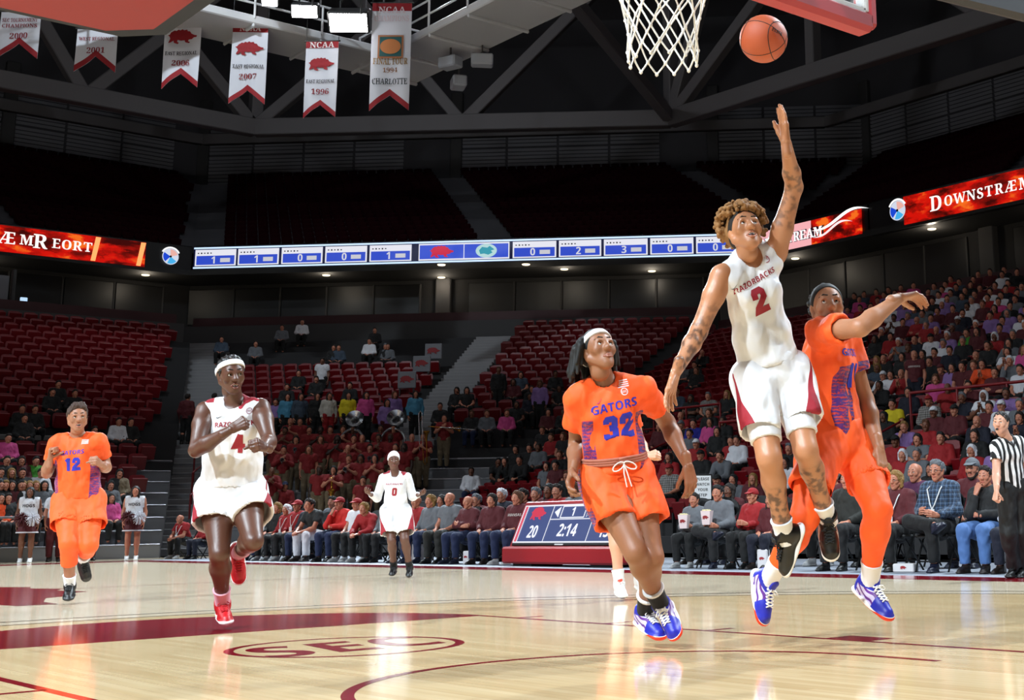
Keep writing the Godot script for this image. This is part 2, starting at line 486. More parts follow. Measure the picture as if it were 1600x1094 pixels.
# Cuts a mesh along the zero line of one value per vertex: [where the value is positive, the rest].
func split(arrays: Array, value: Callable) -> Array:
	var v: PackedVector3Array = arrays[0]
	var f := PackedFloat32Array()
	f.resize(v.size())
	for i in v.size():
		f[i] = value.call(v[i], arrays[1][i])
	var halves := []
	for side in [1.0, -1.0]:
		var nv := PackedVector3Array()
		var nn := PackedVector3Array()
		var ni := PackedInt32Array()
		var seen := {}
		for t in range(0, arrays[2].size(), 3):
			var poly := []
			for e in 3:
				var p: int = arrays[2][t + e]
				var q: int = arrays[2][t + (e + 1) % 3]
				var fp: float = f[p] * side
				var fq: float = f[q] * side
				if fp >= 0.0:
					poly.append(p)
				if (fp >= 0.0) != (fq >= 0.0):
					poly.append(Vector2i(mini(p, q), maxi(p, q)))
			if poly.size() < 3:
				continue
			var ids := []
			for key in poly:
				if not seen.has(key):
					seen[key] = nv.size()
					if key is Vector2i:
						var w := f[key.x] / (f[key.x] - f[key.y])
						nv.append(v[key.x].lerp(v[key.y], w))
						nn.append(arrays[1][key.x].lerp(arrays[1][key.y], w).normalized())
					else:
						nv.append(v[key])
						nn.append(arrays[1][key])
				ids.append(seen[key])
			for e in range(2, ids.size()):
				ni.append_array([ids[0], ids[e - 1], ids[e]])
		halves.append([nv, nn, ni])
	return halves


func to_mesh(arrays: Array, material: Material, colors = null) -> ArrayMesh:
	var m := ArrayMesh.new()
	add_to_mesh(m, arrays, material, colors)
	return m


func add_to_mesh(m: ArrayMesh, arrays: Array, material: Material, colors = null) -> void:
	if arrays[2].is_empty():
		return
	var a := []
	a.resize(Mesh.ARRAY_MAX)
	a[Mesh.ARRAY_VERTEX] = arrays[0]
	a[Mesh.ARRAY_NORMAL] = arrays[1]
	a[Mesh.ARRAY_INDEX] = arrays[2]
	if colors != null:
		a[Mesh.ARRAY_COLOR] = colors
	m.add_surface_from_arrays(Mesh.PRIMITIVE_TRIANGLES, a)
	m.surface_set_material(m.get_surface_count() - 1, material)


# ---------------------------------------------------------------- things and parts
var names := {}


func numbered(called: String) -> String:
	var n: int = names.get(called, 0)
	names[called] = n + 1
	return called if n == 0 else "%s_%03d" % [called, n]


func tag(o: Node3D, label: String, category: String, group := "", kind := "") -> Node3D:
	if label:
		o.set_meta("label", label)
	if category:
		o.set_meta("category", category)
	if group:
		o.set_meta("group", group)
	if kind:
		o.set_meta("kind", kind)
	return o


func thing(called: String, label: String, category: String, at := Vector3.ZERO, turn := 0.0, group := "") -> Node3D:
	var o := Node3D.new()
	o.name = numbered(called)
	add_child(o)
	o.position = at
	o.rotation.y = turn
	return tag(o, label, category, group)


func part(called: String, m: Mesh, parent: Node3D, at := Transform3D.IDENTITY, material: Material = null) -> MeshInstance3D:
	var o := MeshInstance3D.new()
	o.name = called if parent != self else numbered(called)
	o.mesh = m
	if material:
		o.material_override = material
	parent.add_child(o, true)
	o.transform = at
	return o


func structure(called: String, m: Mesh, at := Transform3D.IDENTITY, material: Material = null) -> MeshInstance3D:
	var o := part(called, m, self, at, material)
	o.set_meta("kind", "structure")
	return o


# ---------------------------------------------------------------- solids
func facet(st: SurfaceTool, points: Array) -> void:  # a flat polygon, corners clockwise seen from outside
	for i in range(2, points.size()):
		for p in [points[0], points[i - 1], points[i]]:
			st.add_vertex(p)


# A box with chamfered edges along its length, cheap enough for a plank or a bar.
func box(size: Vector3, chamfer := 0.0) -> Array:
	var st := SurfaceTool.new()
	st.begin(Mesh.PRIMITIVE_TRIANGLES)
	st.set_smooth_group(-1)
	var s := size / 2.0
	var c := minf(chamfer, minf(s.x, minf(s.y, s.z)) * 0.9)
	if c <= 0.0:
		for f in 6:
			var axis := f >> 1
			var sign := 1.0 if f & 1 else -1.0
			var n := Vector3.ZERO
			n[axis] = sign
			var u := Vector3.ZERO
			u[(axis + 1) % 3] = 1.0
			var w := n.cross(u)
			facet(st, [(n - u - w) * s, (n - u + w) * s, (n + u + w) * s, (n + u - w) * s])
	else:
		for f in 6:
			var axis := f >> 1
			var sign := 1.0 if f & 1 else -1.0
			var n := Vector3.ZERO
			n[axis] = sign
			var u := Vector3.ZERO
			u[(axis + 1) % 3] = 1.0
			var w := n.cross(u)
			var in_s := s - Vector3(c, c, c)
			var k: Array = [-u - w, -u + w, u + w, u - w]
			facet(st, k.map(func(q): return n * s + q * in_s))
		for axis in 3:  # twelve edges
			for q in 4:
				var n1 := Vector3.ZERO
				n1[(axis + 1) % 3] = 1.0 if q & 1 else -1.0
				var n2 := Vector3.ZERO
				n2[(axis + 2) % 3] = 1.0 if q & 2 else -1.0
				var l := Vector3.ZERO
				l[axis] = 1.0
				var in_s := s - Vector3(c, c, c)
				var e: Array = [n1 * s + n2 * in_s - l * in_s, n1 * s + n2 * in_s + l * in_s, n2 * s + n1 * in_s + l * in_s, n2 * s + n1 * in_s - l * in_s]
				if (e[2] - e[0]).cross(e[1] - e[0]).dot(n1 + n2) < 0.0:
					e.reverse()
				facet(st, e)
		for q in 8:
			var d := Vector3(1 if q & 1 else -1, 1 if q & 2 else -1, 1 if q & 4 else -1)
			var in_s := s - Vector3(c, c, c)
			var e: Array = [Vector3(s.x, in_s.y, in_s.z) * d, Vector3(in_s.x, s.y, in_s.z) * d, Vector3(in_s.x, in_s.y, s.z) * d]
			if (e[2] - e[0]).cross(e[1] - e[0]).dot(d) < 0.0:
				e.reverse()
			facet(st, e)
	st.generate_normals()
	st.index()
	var a := st.commit_to_arrays()
	return [a[Mesh.ARRAY_VERTEX], a[Mesh.ARRAY_NORMAL], a[Mesh.ARRAY_INDEX]]


func at(p: Vector3, basis := Basis.IDENTITY) -> Transform3D:
	return Transform3D(basis, p)


# A transform whose x axis runs from a to b, y as near to up as can be.
func between(a: Vector3, b: Vector3, up := Vector3.UP) -> Transform3D:
	var x := (b - a).normalized()
	var z := x.cross(up).normalized() if absf(x.dot(up)) < 0.99 else x.cross(Vector3.FORWARD).normalized()
	return Transform3D(Basis(x, z.cross(x), z), (a + b) / 2.0)


func bar(a: Vector3, b: Vector3, high: float, deep: float, chamfer := 0.0) -> Array:
	return moved(box(Vector3(a.distance_to(b), high, deep), chamfer), between(a, b))


# A round tube through points.
func tube(points: Array, radius: float, sides := 8, closed := false) -> Array:
	var v := PackedVector3Array()
	var index := PackedInt32Array()
	var n := points.size()
	var before := Vector3.ZERO
	for i in n:
		var p: Vector3 = points[i]
		var along: Vector3
		if closed:
			along = (points[(i + 1) % n] - points[(i + n - 1) % n]).normalized()
		else:
			along = (points[mini(i + 1, n - 1)] - points[maxi(i - 1, 0)]).normalized()
		var side := along.cross(Vector3.UP if absf(along.y) < 0.95 else Vector3.RIGHT).normalized()
		if before != Vector3.ZERO:
			side = (before - along * before.dot(along)).normalized()
		before = side
		var other := side.cross(along)
		for s in sides:
			var turn := TAU * s / sides
			v.append(p + (side * cos(turn) + other * sin(turn)) * radius)
	for i in (n if closed else n - 1):
		for s in sides:
			var a := i * sides + s
			var b := i * sides + (s + 1) % sides
			var c := ((i + 1) % n) * sides + s
			var d := ((i + 1) % n) * sides + (s + 1) % sides
			index.append_array([a, b, d, a, d, c])
	if not closed:
		for s in range(2, sides):
			index.append_array([0, s, s - 1])
			var e := (n - 1) * sides
			index.append_array([e, e + s - 1, e + s])
	# turn the winding if it came out inside out
	var test := (v[index[2]] - v[index[0]]).cross(v[index[1]] - v[index[0]])
	if test.dot(v[index[0]] - points[0]) < 0.0:
		for i in range(0, index.size(), 3):
			var swap := index[i]
			index[i] = index[i + 1]
			index[i + 1] = swap
	return [v, smooth_normals(v, index), index]


# A profile [radius, height] turned round the y axis.
func lathe(profile: Array, sides := 24) -> Array:
	var v := PackedVector3Array()
	var index := PackedInt32Array()
	for p in profile:
		for s in sides:
			v.append(Vector3(cos(TAU * s / sides) * p[0], p[1], sin(TAU * s / sides) * p[0]))
	for i in profile.size() - 1:
		for s in sides:
			var a := i * sides + s
			var b := i * sides + (s + 1) % sides
			index.append_array([a, a + sides, b + sides, a, b + sides, b])
	var n := smooth_normals(v, index)
	var widest := 0
	for i in v.size():
		if Vector2(v[i].x, v[i].z).length() > Vector2(v[widest].x, v[widest].z).length() + 1e-6:
			widest = i
	if n[widest].dot(Vector3(v[widest].x, 0, v[widest].z)) < 0.0:
		for i in range(0, index.size(), 3):
			var swap := index[i]
			index[i] = index[i + 1]
			index[i + 1] = swap
		n = smooth_normals(v, index)
	return [v, n, index]


# A flat outline (x, y) with thickness along z, front at +z.
func plate(outline: PackedVector2Array, thick: float) -> Array:
	var pts := outline.duplicate()
	if Geometry2D.is_polygon_clockwise(pts):
		pts.reverse()
	var tri := Geometry2D.triangulate_polygon(pts)
	var v := PackedVector3Array()
	var n := PackedVector3Array()
	var index := PackedInt32Array()
	for side in ([1.0, -1.0] if thick > 0.0 else [1.0]):
		var base := v.size()
		for p in pts:
			v.append(Vector3(p.x, p.y, thick / 2.0 * side))
			n.append(Vector3(0, 0, side))
		for t in range(0, tri.size(), 3):
			var a := tri[t]
			var b := tri[t + 1]
			var c := tri[t + 2]
			var turn := (pts[b] - pts[a]).cross(pts[c] - pts[a])
			if (turn > 0.0) == (side > 0.0):
				var swap := b
				b = c
				c = swap
			index.append_array([base + a, base + b, base + c])
	for i in (pts.size() if thick > 0.0 else 0):
		var p := pts[i]
		var q := pts[(i + 1) % pts.size()]
		var out := Vector3(q.y - p.y, p.x - q.x, 0).normalized()
		var base := v.size()
		v.append_array([Vector3(p.x, p.y, thick / 2), Vector3(q.x, q.y, thick / 2), Vector3(q.x, q.y, -thick / 2), Vector3(p.x, p.y, -thick / 2)])
		for j in 4:
			n.append(out)
		index.append_array([base, base + 1, base + 2, base, base + 2, base + 3])
	return [v, n, index]


func oval(rx: float, ry: float, n := 32, c := Vector2.ZERO) -> PackedVector2Array:
	var o := PackedVector2Array()
	for i in n:
		o.append(c + Vector2(cos(TAU * i / n) * rx, sin(TAU * i / n) * ry))
	return o


# Lettering as flat arrays in the xy plane, centred, capitals about «size» metres high.
var fonts := {}


func letters(text: String, size: float, serif := false, weight := 700, slant := 0.0, thick := 0.0, wide := 1.0) -> Array:
	var key := [serif, weight]
	if not fonts.has(key):
		var f := SystemFont.new()
		f.font_names = PackedStringArray(["Droid Serif" if serif else "Droid Sans"])
		f.font_weight = weight
		fonts[key] = f
	var tm := TextMesh.new()
	tm.text = text
	tm.font = fonts[key]
	tm.font_size = 64
	tm.pixel_size = size / 46.0
	tm.depth = thick
	tm.curve_step = 2.0
	var v := PackedVector3Array()
	var n := PackedVector3Array()
	var index := PackedInt32Array()
	for s in tm.get_surface_count():
		var a := tm.surface_get_arrays(s)
		var base := v.size()
		for p: Vector3 in a[Mesh.ARRAY_VERTEX]:
			v.append(Vector3(p.x * wide + p.y * slant, p.y, p.z))
		n.append_array(a[Mesh.ARRAY_NORMAL])
		for i: int in a[Mesh.ARRAY_INDEX]:
			index.append(base + i)
	return [v, n, index]


# Lays flat arrays (letters, stripes, badges; xy plane) onto a surface seen along -facing: printed cloth.
func printed(flat: Array, surface: Array, centre: Vector3, right: Vector3, up: Vector3, lift := 0.003, fine := 0.012) -> Array:
	var facing := right.cross(up).normalized()
	var bins := {}
	var size := 0.016
	for i in surface[0].size():
		var p: Vector3 = surface[0][i] - centre
		if surface[1][i].dot(facing) < 0.05:
			continue
		var key := Vector2i(floori(p.dot(right) / size), floori(p.dot(up) / size))
		if not bins.has(key):
			bins[key] = []
		bins[key].append(Vector3(p.dot(right), p.dot(up), p.dot(facing)))
	var v := []
	var tris := []
	for i in range(0, flat[2].size(), 3):
		tris.append([flat[0][flat[2][i]], flat[0][flat[2][i + 1]], flat[0][flat[2][i + 2]]])
	var out := PackedVector3Array()
	var index := PackedInt32Array()
	var seen := {}
	while tris.size():
		var t: Array = tris.pop_back()
		var longest := 0
		for e in 3:
			if t[e].distance_squared_to(t[(e + 1) % 3]) > t[longest].distance_squared_to(t[(longest + 1) % 3]):
				longest = e
		var a: Vector3 = t[longest]
		var b: Vector3 = t[(longest + 1) % 3]
		var c: Vector3 = t[(longest + 2) % 3]
		if a.distance_to(b) > fine:
			var m := (a + b) / 2.0
			tris.append([a, m, c])
			tris.append([m, b, c])
			continue
		for p: Vector3 in [a, b, c]:
			var key := Vector2i(roundi(p.x * 20000), roundi(p.y * 20000))
			if not seen.has(key):
				seen[key] = out.size()
				var sum := 0.0
				var weight := 0.0
				var best := -1e9
				var cx := floori(p.x / size)
				var cy := floori(p.y / size)
				for reach in [1, 3]:
					for bx in range(cx - reach, cx + reach + 1):
						for by in range(cy - reach, cy + reach + 1):
							for q: Vector3 in bins.get(Vector2i(bx, by), []):
								var d := (q.x - p.x) * (q.x - p.x) + (q.y - p.y) * (q.y - p.y)
								var w := exp(-d / 0.00009) + 1e-9
								sum += q.z * w
								weight += w
					if weight > 1e-6:
						break
				var height := sum / weight if weight > 0.0 else 0.0
				out.append(centre + right * p.x + up * p.y + facing * (height + lift))
			index.append(seen[key])
	var normals := smooth_normals(out, index)
	if normals.size() and normals[0].dot(facing) < 0.0:
		for i in range(0, index.size(), 3):
			var swap := index[i]
			index[i] = index[i + 1]
			index[i + 1] = swap
		for i in normals.size():
			normals[i] = -normals[i]
	return [out, normals, index]


# ---------------------------------------------------------------- materials
var made := {}


func paint(colour: Color, rough := 0.6, metal := 0.0, extra := {}) -> StandardMaterial3D:
	var key := [colour.to_html(), rough, metal, str(extra)]
	if made.has(key):
		return made[key]
	var m := StandardMaterial3D.new()
	m.albedo_color = colour
	m.roughness = rough
	m.metallic = metal
	for e in extra:
		m.set(e, extra[e])
	made[key] = m
	return m


func glow(colour: Color, energy: float) -> StandardMaterial3D:
	return paint(Color(0.02, 0.02, 0.02), 0.4, 0.0, {"emission_enabled": true, "emission": colour, "emission_energy_multiplier": energy * 1.5})


var weave: NoiseTexture2D
var folds: NoiseTexture2D


func noise_map(frequency: float, bump: float, octaves: int, s: int, side := 256) -> NoiseTexture2D:
	var n := FastNoiseLite.new()
	n.seed = s
	n.frequency = frequency
	n.fractal_octaves = octaves
	var t := NoiseTexture2D.new()
	t.width = side
	t.height = side
	t.seamless = true
	t.noise = n
	t.as_normal_map = true
	t.bump_strength = bump
	return t


func cloth(colour: Color, rough := 0.75, crease := 0.9) -> StandardMaterial3D:
	if folds == null:
		folds = noise_map(0.012, 10.0, 3, 3)
	return paint(colour, rough, 0.0, {"normal_enabled": true, "normal_texture": folds, "normal_scale": crease, "uv1_triplanar": true, "uv1_scale": Vector3(2.2, 1.1, 2.2), "rim_enabled": true, "rim": 0.25, "rim_tint": 0.6})


func skin(colour: Color, rough := 0.45) -> StandardMaterial3D:
	return paint(colour, rough, 0.0, {"metallic_specular": 0.5, "subsurf_scatter_enabled": true, "subsurf_scatter_strength": 0.06})


# ---------------------------------------------------------------- heads, hands and shoes, each in its own axes
const X := Vector3.RIGHT
const Y := Vector3.UP
const Z := Vector3.BACK


func head_job(h: float, open_mouth: bool) -> Dictionary:
	var s := [
		cone(Vector3(0, 0.045, 0.008), Vector3(0, 0.04, -0.032), 0.083, 0.082, 0, X, 1.12),
		cone(Vector3(0, 0.01, 0.03), Vector3(0, -0.062, 0.042), 0.061, 0.041),
		cone(Vector3(0, -0.062, 0.045), Vector3(0, -0.09, 0.055), 0.034, 0.021),
		cone(Vector3(0, -0.04, -0.022), Vector3(0, -0.085, -0.03), 0.05, 0.05),
		cone(Vector3(-0.033, 0.03, 0.08), Vector3(0.033, 0.03, 0.08), 0.0125, 0.0125),
		cone(Vector3(0, 0.022, 0.088), Vector3(0, -0.02, 0.106), 0.007, 0.0115),
	]
	for m in [-1.0, 1.0]:
		s.append(cone(Vector3(0.052 * m, -0.03, 0.0), Vector3(0.012 * m, -0.09, 0.052), 0.022, 0.017))
		s.append(ball(Vector3(0.042 * m, -0.014, 0.06), 0.023))
		s.append(ball(Vector3(0.0115 * m, -0.025, 0.097), 0.008))
		s.append(cone(Vector3(0.073 * m, 0.018, -0.014), Vector3(0.07 * m, -0.022, -0.006), 0.017, 0.011, 0, X, 2.2))
		s.append(cone(Vector3(0.046 * m, 0.013, 0.076), Vector3(0.031 * m, 0.0215, 0.0865), 0.0036, 0.0042))
		s.append(cone(Vector3(0.031 * m, 0.0215, 0.0865), Vector3(0.016 * m, 0.013, 0.0845), 0.0042, 0.0036))
		s.append(cone(Vector3(0.045 * m, 0.0, 0.077), Vector3(0.018 * m, -0.005, 0.082), 0.0034, 0.0034))
	var carve := []
	for m in [-1.0, 1.0]:
		carve.append(ball(Vector3(0.031 * m, 0.0075, 0.101), 0.0185, Y, 1.5))
	if open_mouth:
		carve.append(ball(Vector3(0, -0.062, 0.088), 0.017, Y, 1.35))
	return {"shapes": s, "carve": carve, "h": h, "k": 0.007}


func hand_job(kind: String, h: float) -> Dictionary:
	var curl: Array = {"flat": [0.05, 0.08, 0.05], "spread": [0.2, 0.25, 0.15], "relaxed": [0.35, 0.5, 0.35], "fist": [1.35, 1.6, 1.1], "droop": [0.55, 0.45, 0.3], "hold": [0.9, 1.0, 0.7]}[kind]
	var fan: float = {"flat": 0.02, "spread": 0.2, "relaxed": 0.06, "fist": -0.02, "droop": 0.05, "hold": 0.02}[kind]
	var s := []
	var roots := [Vector3(0.029, 0.088, 0), Vector3(0.0095, 0.092, -0.002), Vector3(-0.0105, 0.088, -0.001), Vector3(-0.028, 0.08, 0.001)]
	var lengths := [[0.042, 0.025, 0.02], [0.046, 0.028, 0.021], [0.042, 0.026, 0.02], [0.033, 0.019, 0.018]]
	for f in 4:
		s.append(cone(Vector3(roots[f].x * 0.6, 0.008, 0), roots[f], 0.0145, 0.0118))
		var p: Vector3 = roots[f]
		var bend := 0.0
		var side := (1.5 - f) * fan
		for j in 3:
			bend += curl[j] * (1.0 + (0.12 * f if kind == "relaxed" else 0.0))
			var d := Vector3(sin(side) * cos(bend), cos(side) * cos(bend), sin(bend))
			var q: Vector3 = p + d * lengths[f][j]
			s.append(cone(p, q, 0.0096 - 0.0009 * j - (0.0012 if f == 3 else 0.0), 0.0089 - 0.0009 * j - (0.0012 if f == 3 else 0.0)))
			p = q
	var spread: float = {"flat": 0.35, "spread": 0.95, "relaxed": 0.45, "fist": 0.1, "droop": 0.4, "hold": 0.6}[kind]
	var fore: float = {"flat": 0.25, "spread": 0.35, "relaxed": 0.6, "fist": 1.1, "droop": 0.5, "hold": 0.9}[kind]
	var p := Vector3(0.02, 0.02, 0.006)
	for j in 3:
		var d := Vector3(sin(spread) * cos(fore), cos(spread) * cos(fore), sin(fore))
		var q: Vector3 = p + d * [0.042, 0.032, 0.025][j]
		s.append(cone(p, q, [0.0155, 0.0112, 0.0098][j], [0.0115, 0.0102, 0.0085][j]))
		p = q
		spread -= 0.4 if kind == "fist" else 0.12
	s.append(cone(Vector3(0, -0.055, 0), Vector3(0, 0.012, 0), 0.0275, 0.0225, 0, Z, 1.12))
	return {"shapes": s, "h": h, "k": 0.0035}


func shoe_job(h: float, high: bool) -> Dictionary:
	var s := [
		cone(Vector3(0, -0.071, -0.04), Vector3(0, -0.071, 0.05), 0.04, 0.041, 0, Y, 2.8),
		cone(Vector3(0, -0.071, 0.05), Vector3(0.004, -0.069, 0.15), 0.043, 0.043, 0, Y, 2.8),
		cone(Vector3(0, -0.045, -0.032), Vector3(0, 0.0, -0.022), 0.036, 0.039),
		cone(Vector3(0, -0.015, 0.0), Vector3(0.002, -0.05, 0.1), 0.041, 0.035),
		cone(Vector3(0.002, -0.052, 0.1), Vector3(0.004, -0.058, 0.152), 0.036, 0.031),
		cone(Vector3(0, -0.02, -0.016), Vector3(0, 0.05 if high else 0.016, -0.008), 0.042, 0.045, 2),
	]
	return {"shapes": s, "h": h, "k": 0.01}


# ---------------------------------------------------------------- bodies and clothes from joints
func mid(a: Vector3, b: Vector3, t := 0.5) -> Vector3:
	return a.lerp(b, t)


func frame(j: Dictionary) -> Basis:
	var x: Vector3 = (j.shL - j.shR).normalized()
	var up: Vector3 = j.neck - mid(j.hipL, j.hipR)
	var z := x.cross(up).normalized()
	return Basis(x, z.cross(x), z)


func body_shapes(j: Dictionary, s: float, bulk: float) -> Array:
	var b := frame(j)
	var hip := mid(j.hipL, j.hipR)
	var up: Vector3 = (j.neck - hip).normalized()
	var long: float = j.neck.distance_to(hip)
	var out := [
		cone(j.hipL, j.hipR, 0.085 * s * bulk, 0.085 * s * bulk),
		cone(hip, hip + up * long * 0.38, 0.115 * s * bulk, 0.105 * s * bulk, 0, b.z, 1.3),
		cone(hip + up * long * 0.38, hip + up * long * 0.74, 0.108 * s * bulk, 0.125 * s * bulk, 0, b.z, 1.35),
		cone(j.shL.lerp(j.shR, 0.14) - up * 0.035 * s, j.shR.lerp(j.shL, 0.14) - up * 0.035 * s, 0.06 * s, 0.06 * s),
		cone(j.neck - up * 0.02 * s, j.head - (j.head - j.neck) * 0.12, 0.056 * s, 0.049 * s),
		cone(j.neck - up * 0.005 * s - b.z * 0.01, j.shL - up * 0.0, 0.045 * s, 0.05 * s),
		cone(j.neck - up * 0.005 * s - b.z * 0.01, j.shR - up * 0.0, 0.045 * s, 0.05 * s),
	]
	for q in ["L", "R"]:
		var sh: Vector3 = j["sh" + q]
		var el: Vector3 = j["el" + q]
		var wr: Vector3 = j["wr" + q]
		var limb := 0.5 + 0.5 * bulk
		out.append(cone(sh, mid(sh, el, 0.35), 0.056 * s, 0.052 * s * limb))
		out.append(cone(mid(sh, el, 0.35), el, 0.052 * s * limb, 0.04 * s))
		out.append(cone(el, mid(el, wr, 0.3), 0.04 * s, 0.042 * s * limb))
		out.append(cone(mid(el, wr, 0.3), wr, 0.042 * s * limb, 0.026 * s))
		var hp: Vector3 = j["hip" + q]
		var kn: Vector3 = j["kn" + q]
		var an: Vector3 = j["an" + q]
		out.append(cone(hp, mid(hp, kn, 0.4), 0.095 * s * bulk, 0.085 * s * limb))
		out.append(cone(mid(hp, kn, 0.4), kn, 0.085 * s * limb, 0.056 * s))
		var back: Vector3 = (mid(hp, an) - kn)
		back = (back - (an - kn).normalized() * back.dot((an - kn).normalized())).limit_length(0.014 * s)
		out.append(cone(kn, mid(kn, an, 0.3) + back, 0.054 * s, 0.057 * s * limb))
		out.append(cone(mid(kn, an, 0.3) + back, mid(kn, an, 0.75), 0.057 * s * limb, 0.038 * s))
		out.append(cone(mid(kn, an, 0.75), an, 0.038 * s, 0.036 * s))
	return out


func shirt_job(j: Dictionary, s: float, bulk: float, sleeve: String, h: float, hem := 0.0, female := true, hollow_hem := false) -> Dictionary:
	var b := frame(j)
	var hip := mid(j.hipL, j.hipR)
	var up: Vector3 = (j.neck - hip).normalized()
	var long: float = j.neck.distance_to(hip)
	var g := 0.014 if hollow_hem else 0.024
	var out := [
		cone(hip + up * long * hem, hip + up * long * 0.3, (0.145 * bulk + 0.004) * s + g, 0.136 * s * bulk + g, 1, b.z, 1.3),
		cone(hip + up * long * 0.3, hip + up * long * 0.72, 0.128 * s * bulk + g, 0.133 * s * bulk + g, 0, b.z, 1.3),
		cone(j.shL.lerp(j.shR, 0.17) - up * 0.04 * s, j.shR.lerp(j.shL, 0.17) - up * 0.04 * s, 0.06 * s + g, 0.06 * s + g),
		cone(j.neck - up * 0.005 * s - b.z * 0.015, j.shL.lerp(j.neck, 0.25), 0.045 * s + g * 0.8, 0.045 * s + g * 0.8),
		cone(j.neck - up * 0.005 * s - b.z * 0.015, j.shR.lerp(j.neck, 0.25), 0.045 * s + g * 0.8, 0.045 * s + g * 0.8),
	]
	if female:
		for m in [-1.0, 1.0]:
			out.append(ball(hip + up * long * 0.68 + b.x * 0.062 * s * m + b.z * 0.06 * s, 0.058 * s * bulk + g * 0.6))
	for q in ["L", "R"]:
		var sh: Vector3 = j["sh" + q]
		var el: Vector3 = j["el" + q]
		var wr: Vector3 = j["wr" + q]
		if sleeve == "short":
			out.append(cone(sh - up * 0.004, mid(sh, el, 0.58), 0.061 * s + g, 0.057 * s + g, 2))
		elif sleeve == "long":
			out.append(cone(sh - up * 0.005, el, 0.054 * s + g, 0.043 * s + g))
			out.append(cone(el, mid(el, wr, 0.95), 0.043 * s + g, 0.031 * s + g * 0.8, 2))
	var hollow := [cone(hip + up * long * (hem - 0.12), hip + up * long * (hem + 0.07), (0.142 * bulk + 0.004) * s + g - 0.014, 0.13 * bulk * s + g - 0.016, 0, b.z, 1.3)]
	if sleeve == "short":
		for q in ["L", "R"]:
			hollow.append(cone(mid(j["sh" + q], j["el" + q], 0.75), mid(j["sh" + q], j["el" + q], 0.47), 0.056 * s + g - 0.009, 0.05 * s + g - 0.01))
	var neck_hole := [cone(j.neck + up * 0.03 * s + b.z * 0.02 * s, j.neck + up * 0.09 * s + b.z * 0.05 * s, 0.064 * s, 0.07 * s)]
	if sleeve == "none":
		neck_hole = [cone(j.neck + up * 0.012 * s + b.z * 0.06 * s, j.neck + up * 0.09 * s + b.z * 0.05 * s, 0.054 * s, 0.08 * s)]
	if hollow_hem:
		neck_hole.append_array(hollow)
	return {"shapes": out, "carve": neck_hole, "h": h, "k": 0.016}


func shorts_job(j: Dictionary, s: float, bulk: float, reach: float, h: float, loose := 0.034) -> Dictionary:
	var b := frame(j)
	var hip := mid(j.hipL, j.hipR)
	var up: Vector3 = (j.neck - hip).normalized()
	var out := [
		cone(hip + up * 0.1 * s, hip - up * 0.0, 0.13 * s * bulk + 0.012, 0.135 * s * bulk + loose * 0.4, 1, b.z, 1.25),
		cone(j.hipL, j.hipR, 0.09 * s * bulk + loose * 0.5, 0.09 * s * bulk + loose * 0.5),
	]
	var hollow := []
	for q in ["L", "R"]:
		var hp: Vector3 = j["hip" + q]
		var kn: Vector3 = j["kn" + q]
		var an: Vector3 = j["an" + q]
		if reach <= 1.0:
			var apart: Vector3 = b.x * (0.026 if q == "L" else -0.026) * s * bulk
			var r: float = 0.074 * s * bulk + loose * 0.72
			out.append(cone(hp + apart * 0.3, mid(hp, kn, reach) + apart, 0.094 * s * bulk + loose * 0.45, r, 2))
			hollow.append(cone(mid(hp, kn, reach + 0.25) + apart, mid(hp, kn, reach - 0.17) + apart * 0.7, r - 0.012, r - 0.018))
		else:
			out.append(cone(hp, kn, 0.097 * s * bulk + loose * 0.7, 0.06 * s + loose * 0.8))
			out.append(cone(kn, mid(kn, an, reach - 1.0), 0.06 * s + loose * 0.8, 0.042 * s + loose * 0.8, 2))
	if reach <= 1.0:  # the gap between the legs
		var low: Vector3 = mid(mid(j.hipL, j.knL, reach), mid(j.hipR, j.knR, reach))
		hollow.append(cone(low - up * 0.1, mid(hip, low, 0.42), 0.03, 0.008, 0, b.x, 3.0))
	return {"shapes": out, "carve": hollow, "h": h, "k": 0.01}


func head_place(j: Dictionary, forward: Vector3, up: Vector3, s: float) -> Transform3D:
	var x := up.cross(forward).normalized()
	return Transform3D(Basis(x, forward.cross(x), forward) * Basis.from_scale(Vector3(s, s, s)), j.head)


func hand_place(wrist: Vector3, dir: Vector3, palm: Vector3, left: bool, s: float) -> Transform3D:
	var x := dir.cross(palm).normalized()
	var z := x.cross(dir)
	return Transform3D(Basis(-x if left else x, dir, z) * Basis.from_scale(Vector3(s, s, s)), wrist)


func shoe_place(ankle: Vector3, dir: Vector3, up: Vector3, s: float) -> Transform3D:
	var x := up.cross(dir).normalized()
	var y := dir.cross(x)
	var a := 0.31
	return Transform3D(Basis(x, y * cos(a) - dir * sin(a), dir * cos(a) + y * sin(a)) * Basis.from_scale(Vector3(s, s, s)), ankle)


# ---------------------------------------------------------------- the players and the referee
# A face on the head: eyes, brows, lips, all parts of the person.
func face(parent: Node3D, place: Transform3D, skin_colour: Color, brow: Color, open_mouth: bool, gaze := Vector3(0, 0.1, 1)) -> void:
	for m in [-1.0, 1.0]:
		var eye := part("eye", eye_mesh, parent, place * Transform3D(Basis.looking_at(-gaze.normalized(), Y), Vector3(0.031 * m, 0.008, 0.0775)))
		eye.set_meta("label", "brown eye")
		part("eyebrow", brow_mesh, parent, place * Transform3D(Basis.from_scale(Vector3(m, 1, 1)), Vector3.ZERO), paint(brow, 0.8))
	part("lips", lips_open if open_mouth else lips_shut, parent, place, paint(skin_colour.lerp(Color(0.55, 0.2, 0.2), 0.26), 0.45))
	if open_mouth:
		part("teeth", teeth_mesh, parent, place, paint(Color(0.85, 0.82, 0.76), 0.3))
		part("mouth", mouth_mesh, parent, place, paint(Color(0.16, 0.04, 0.04), 0.5))


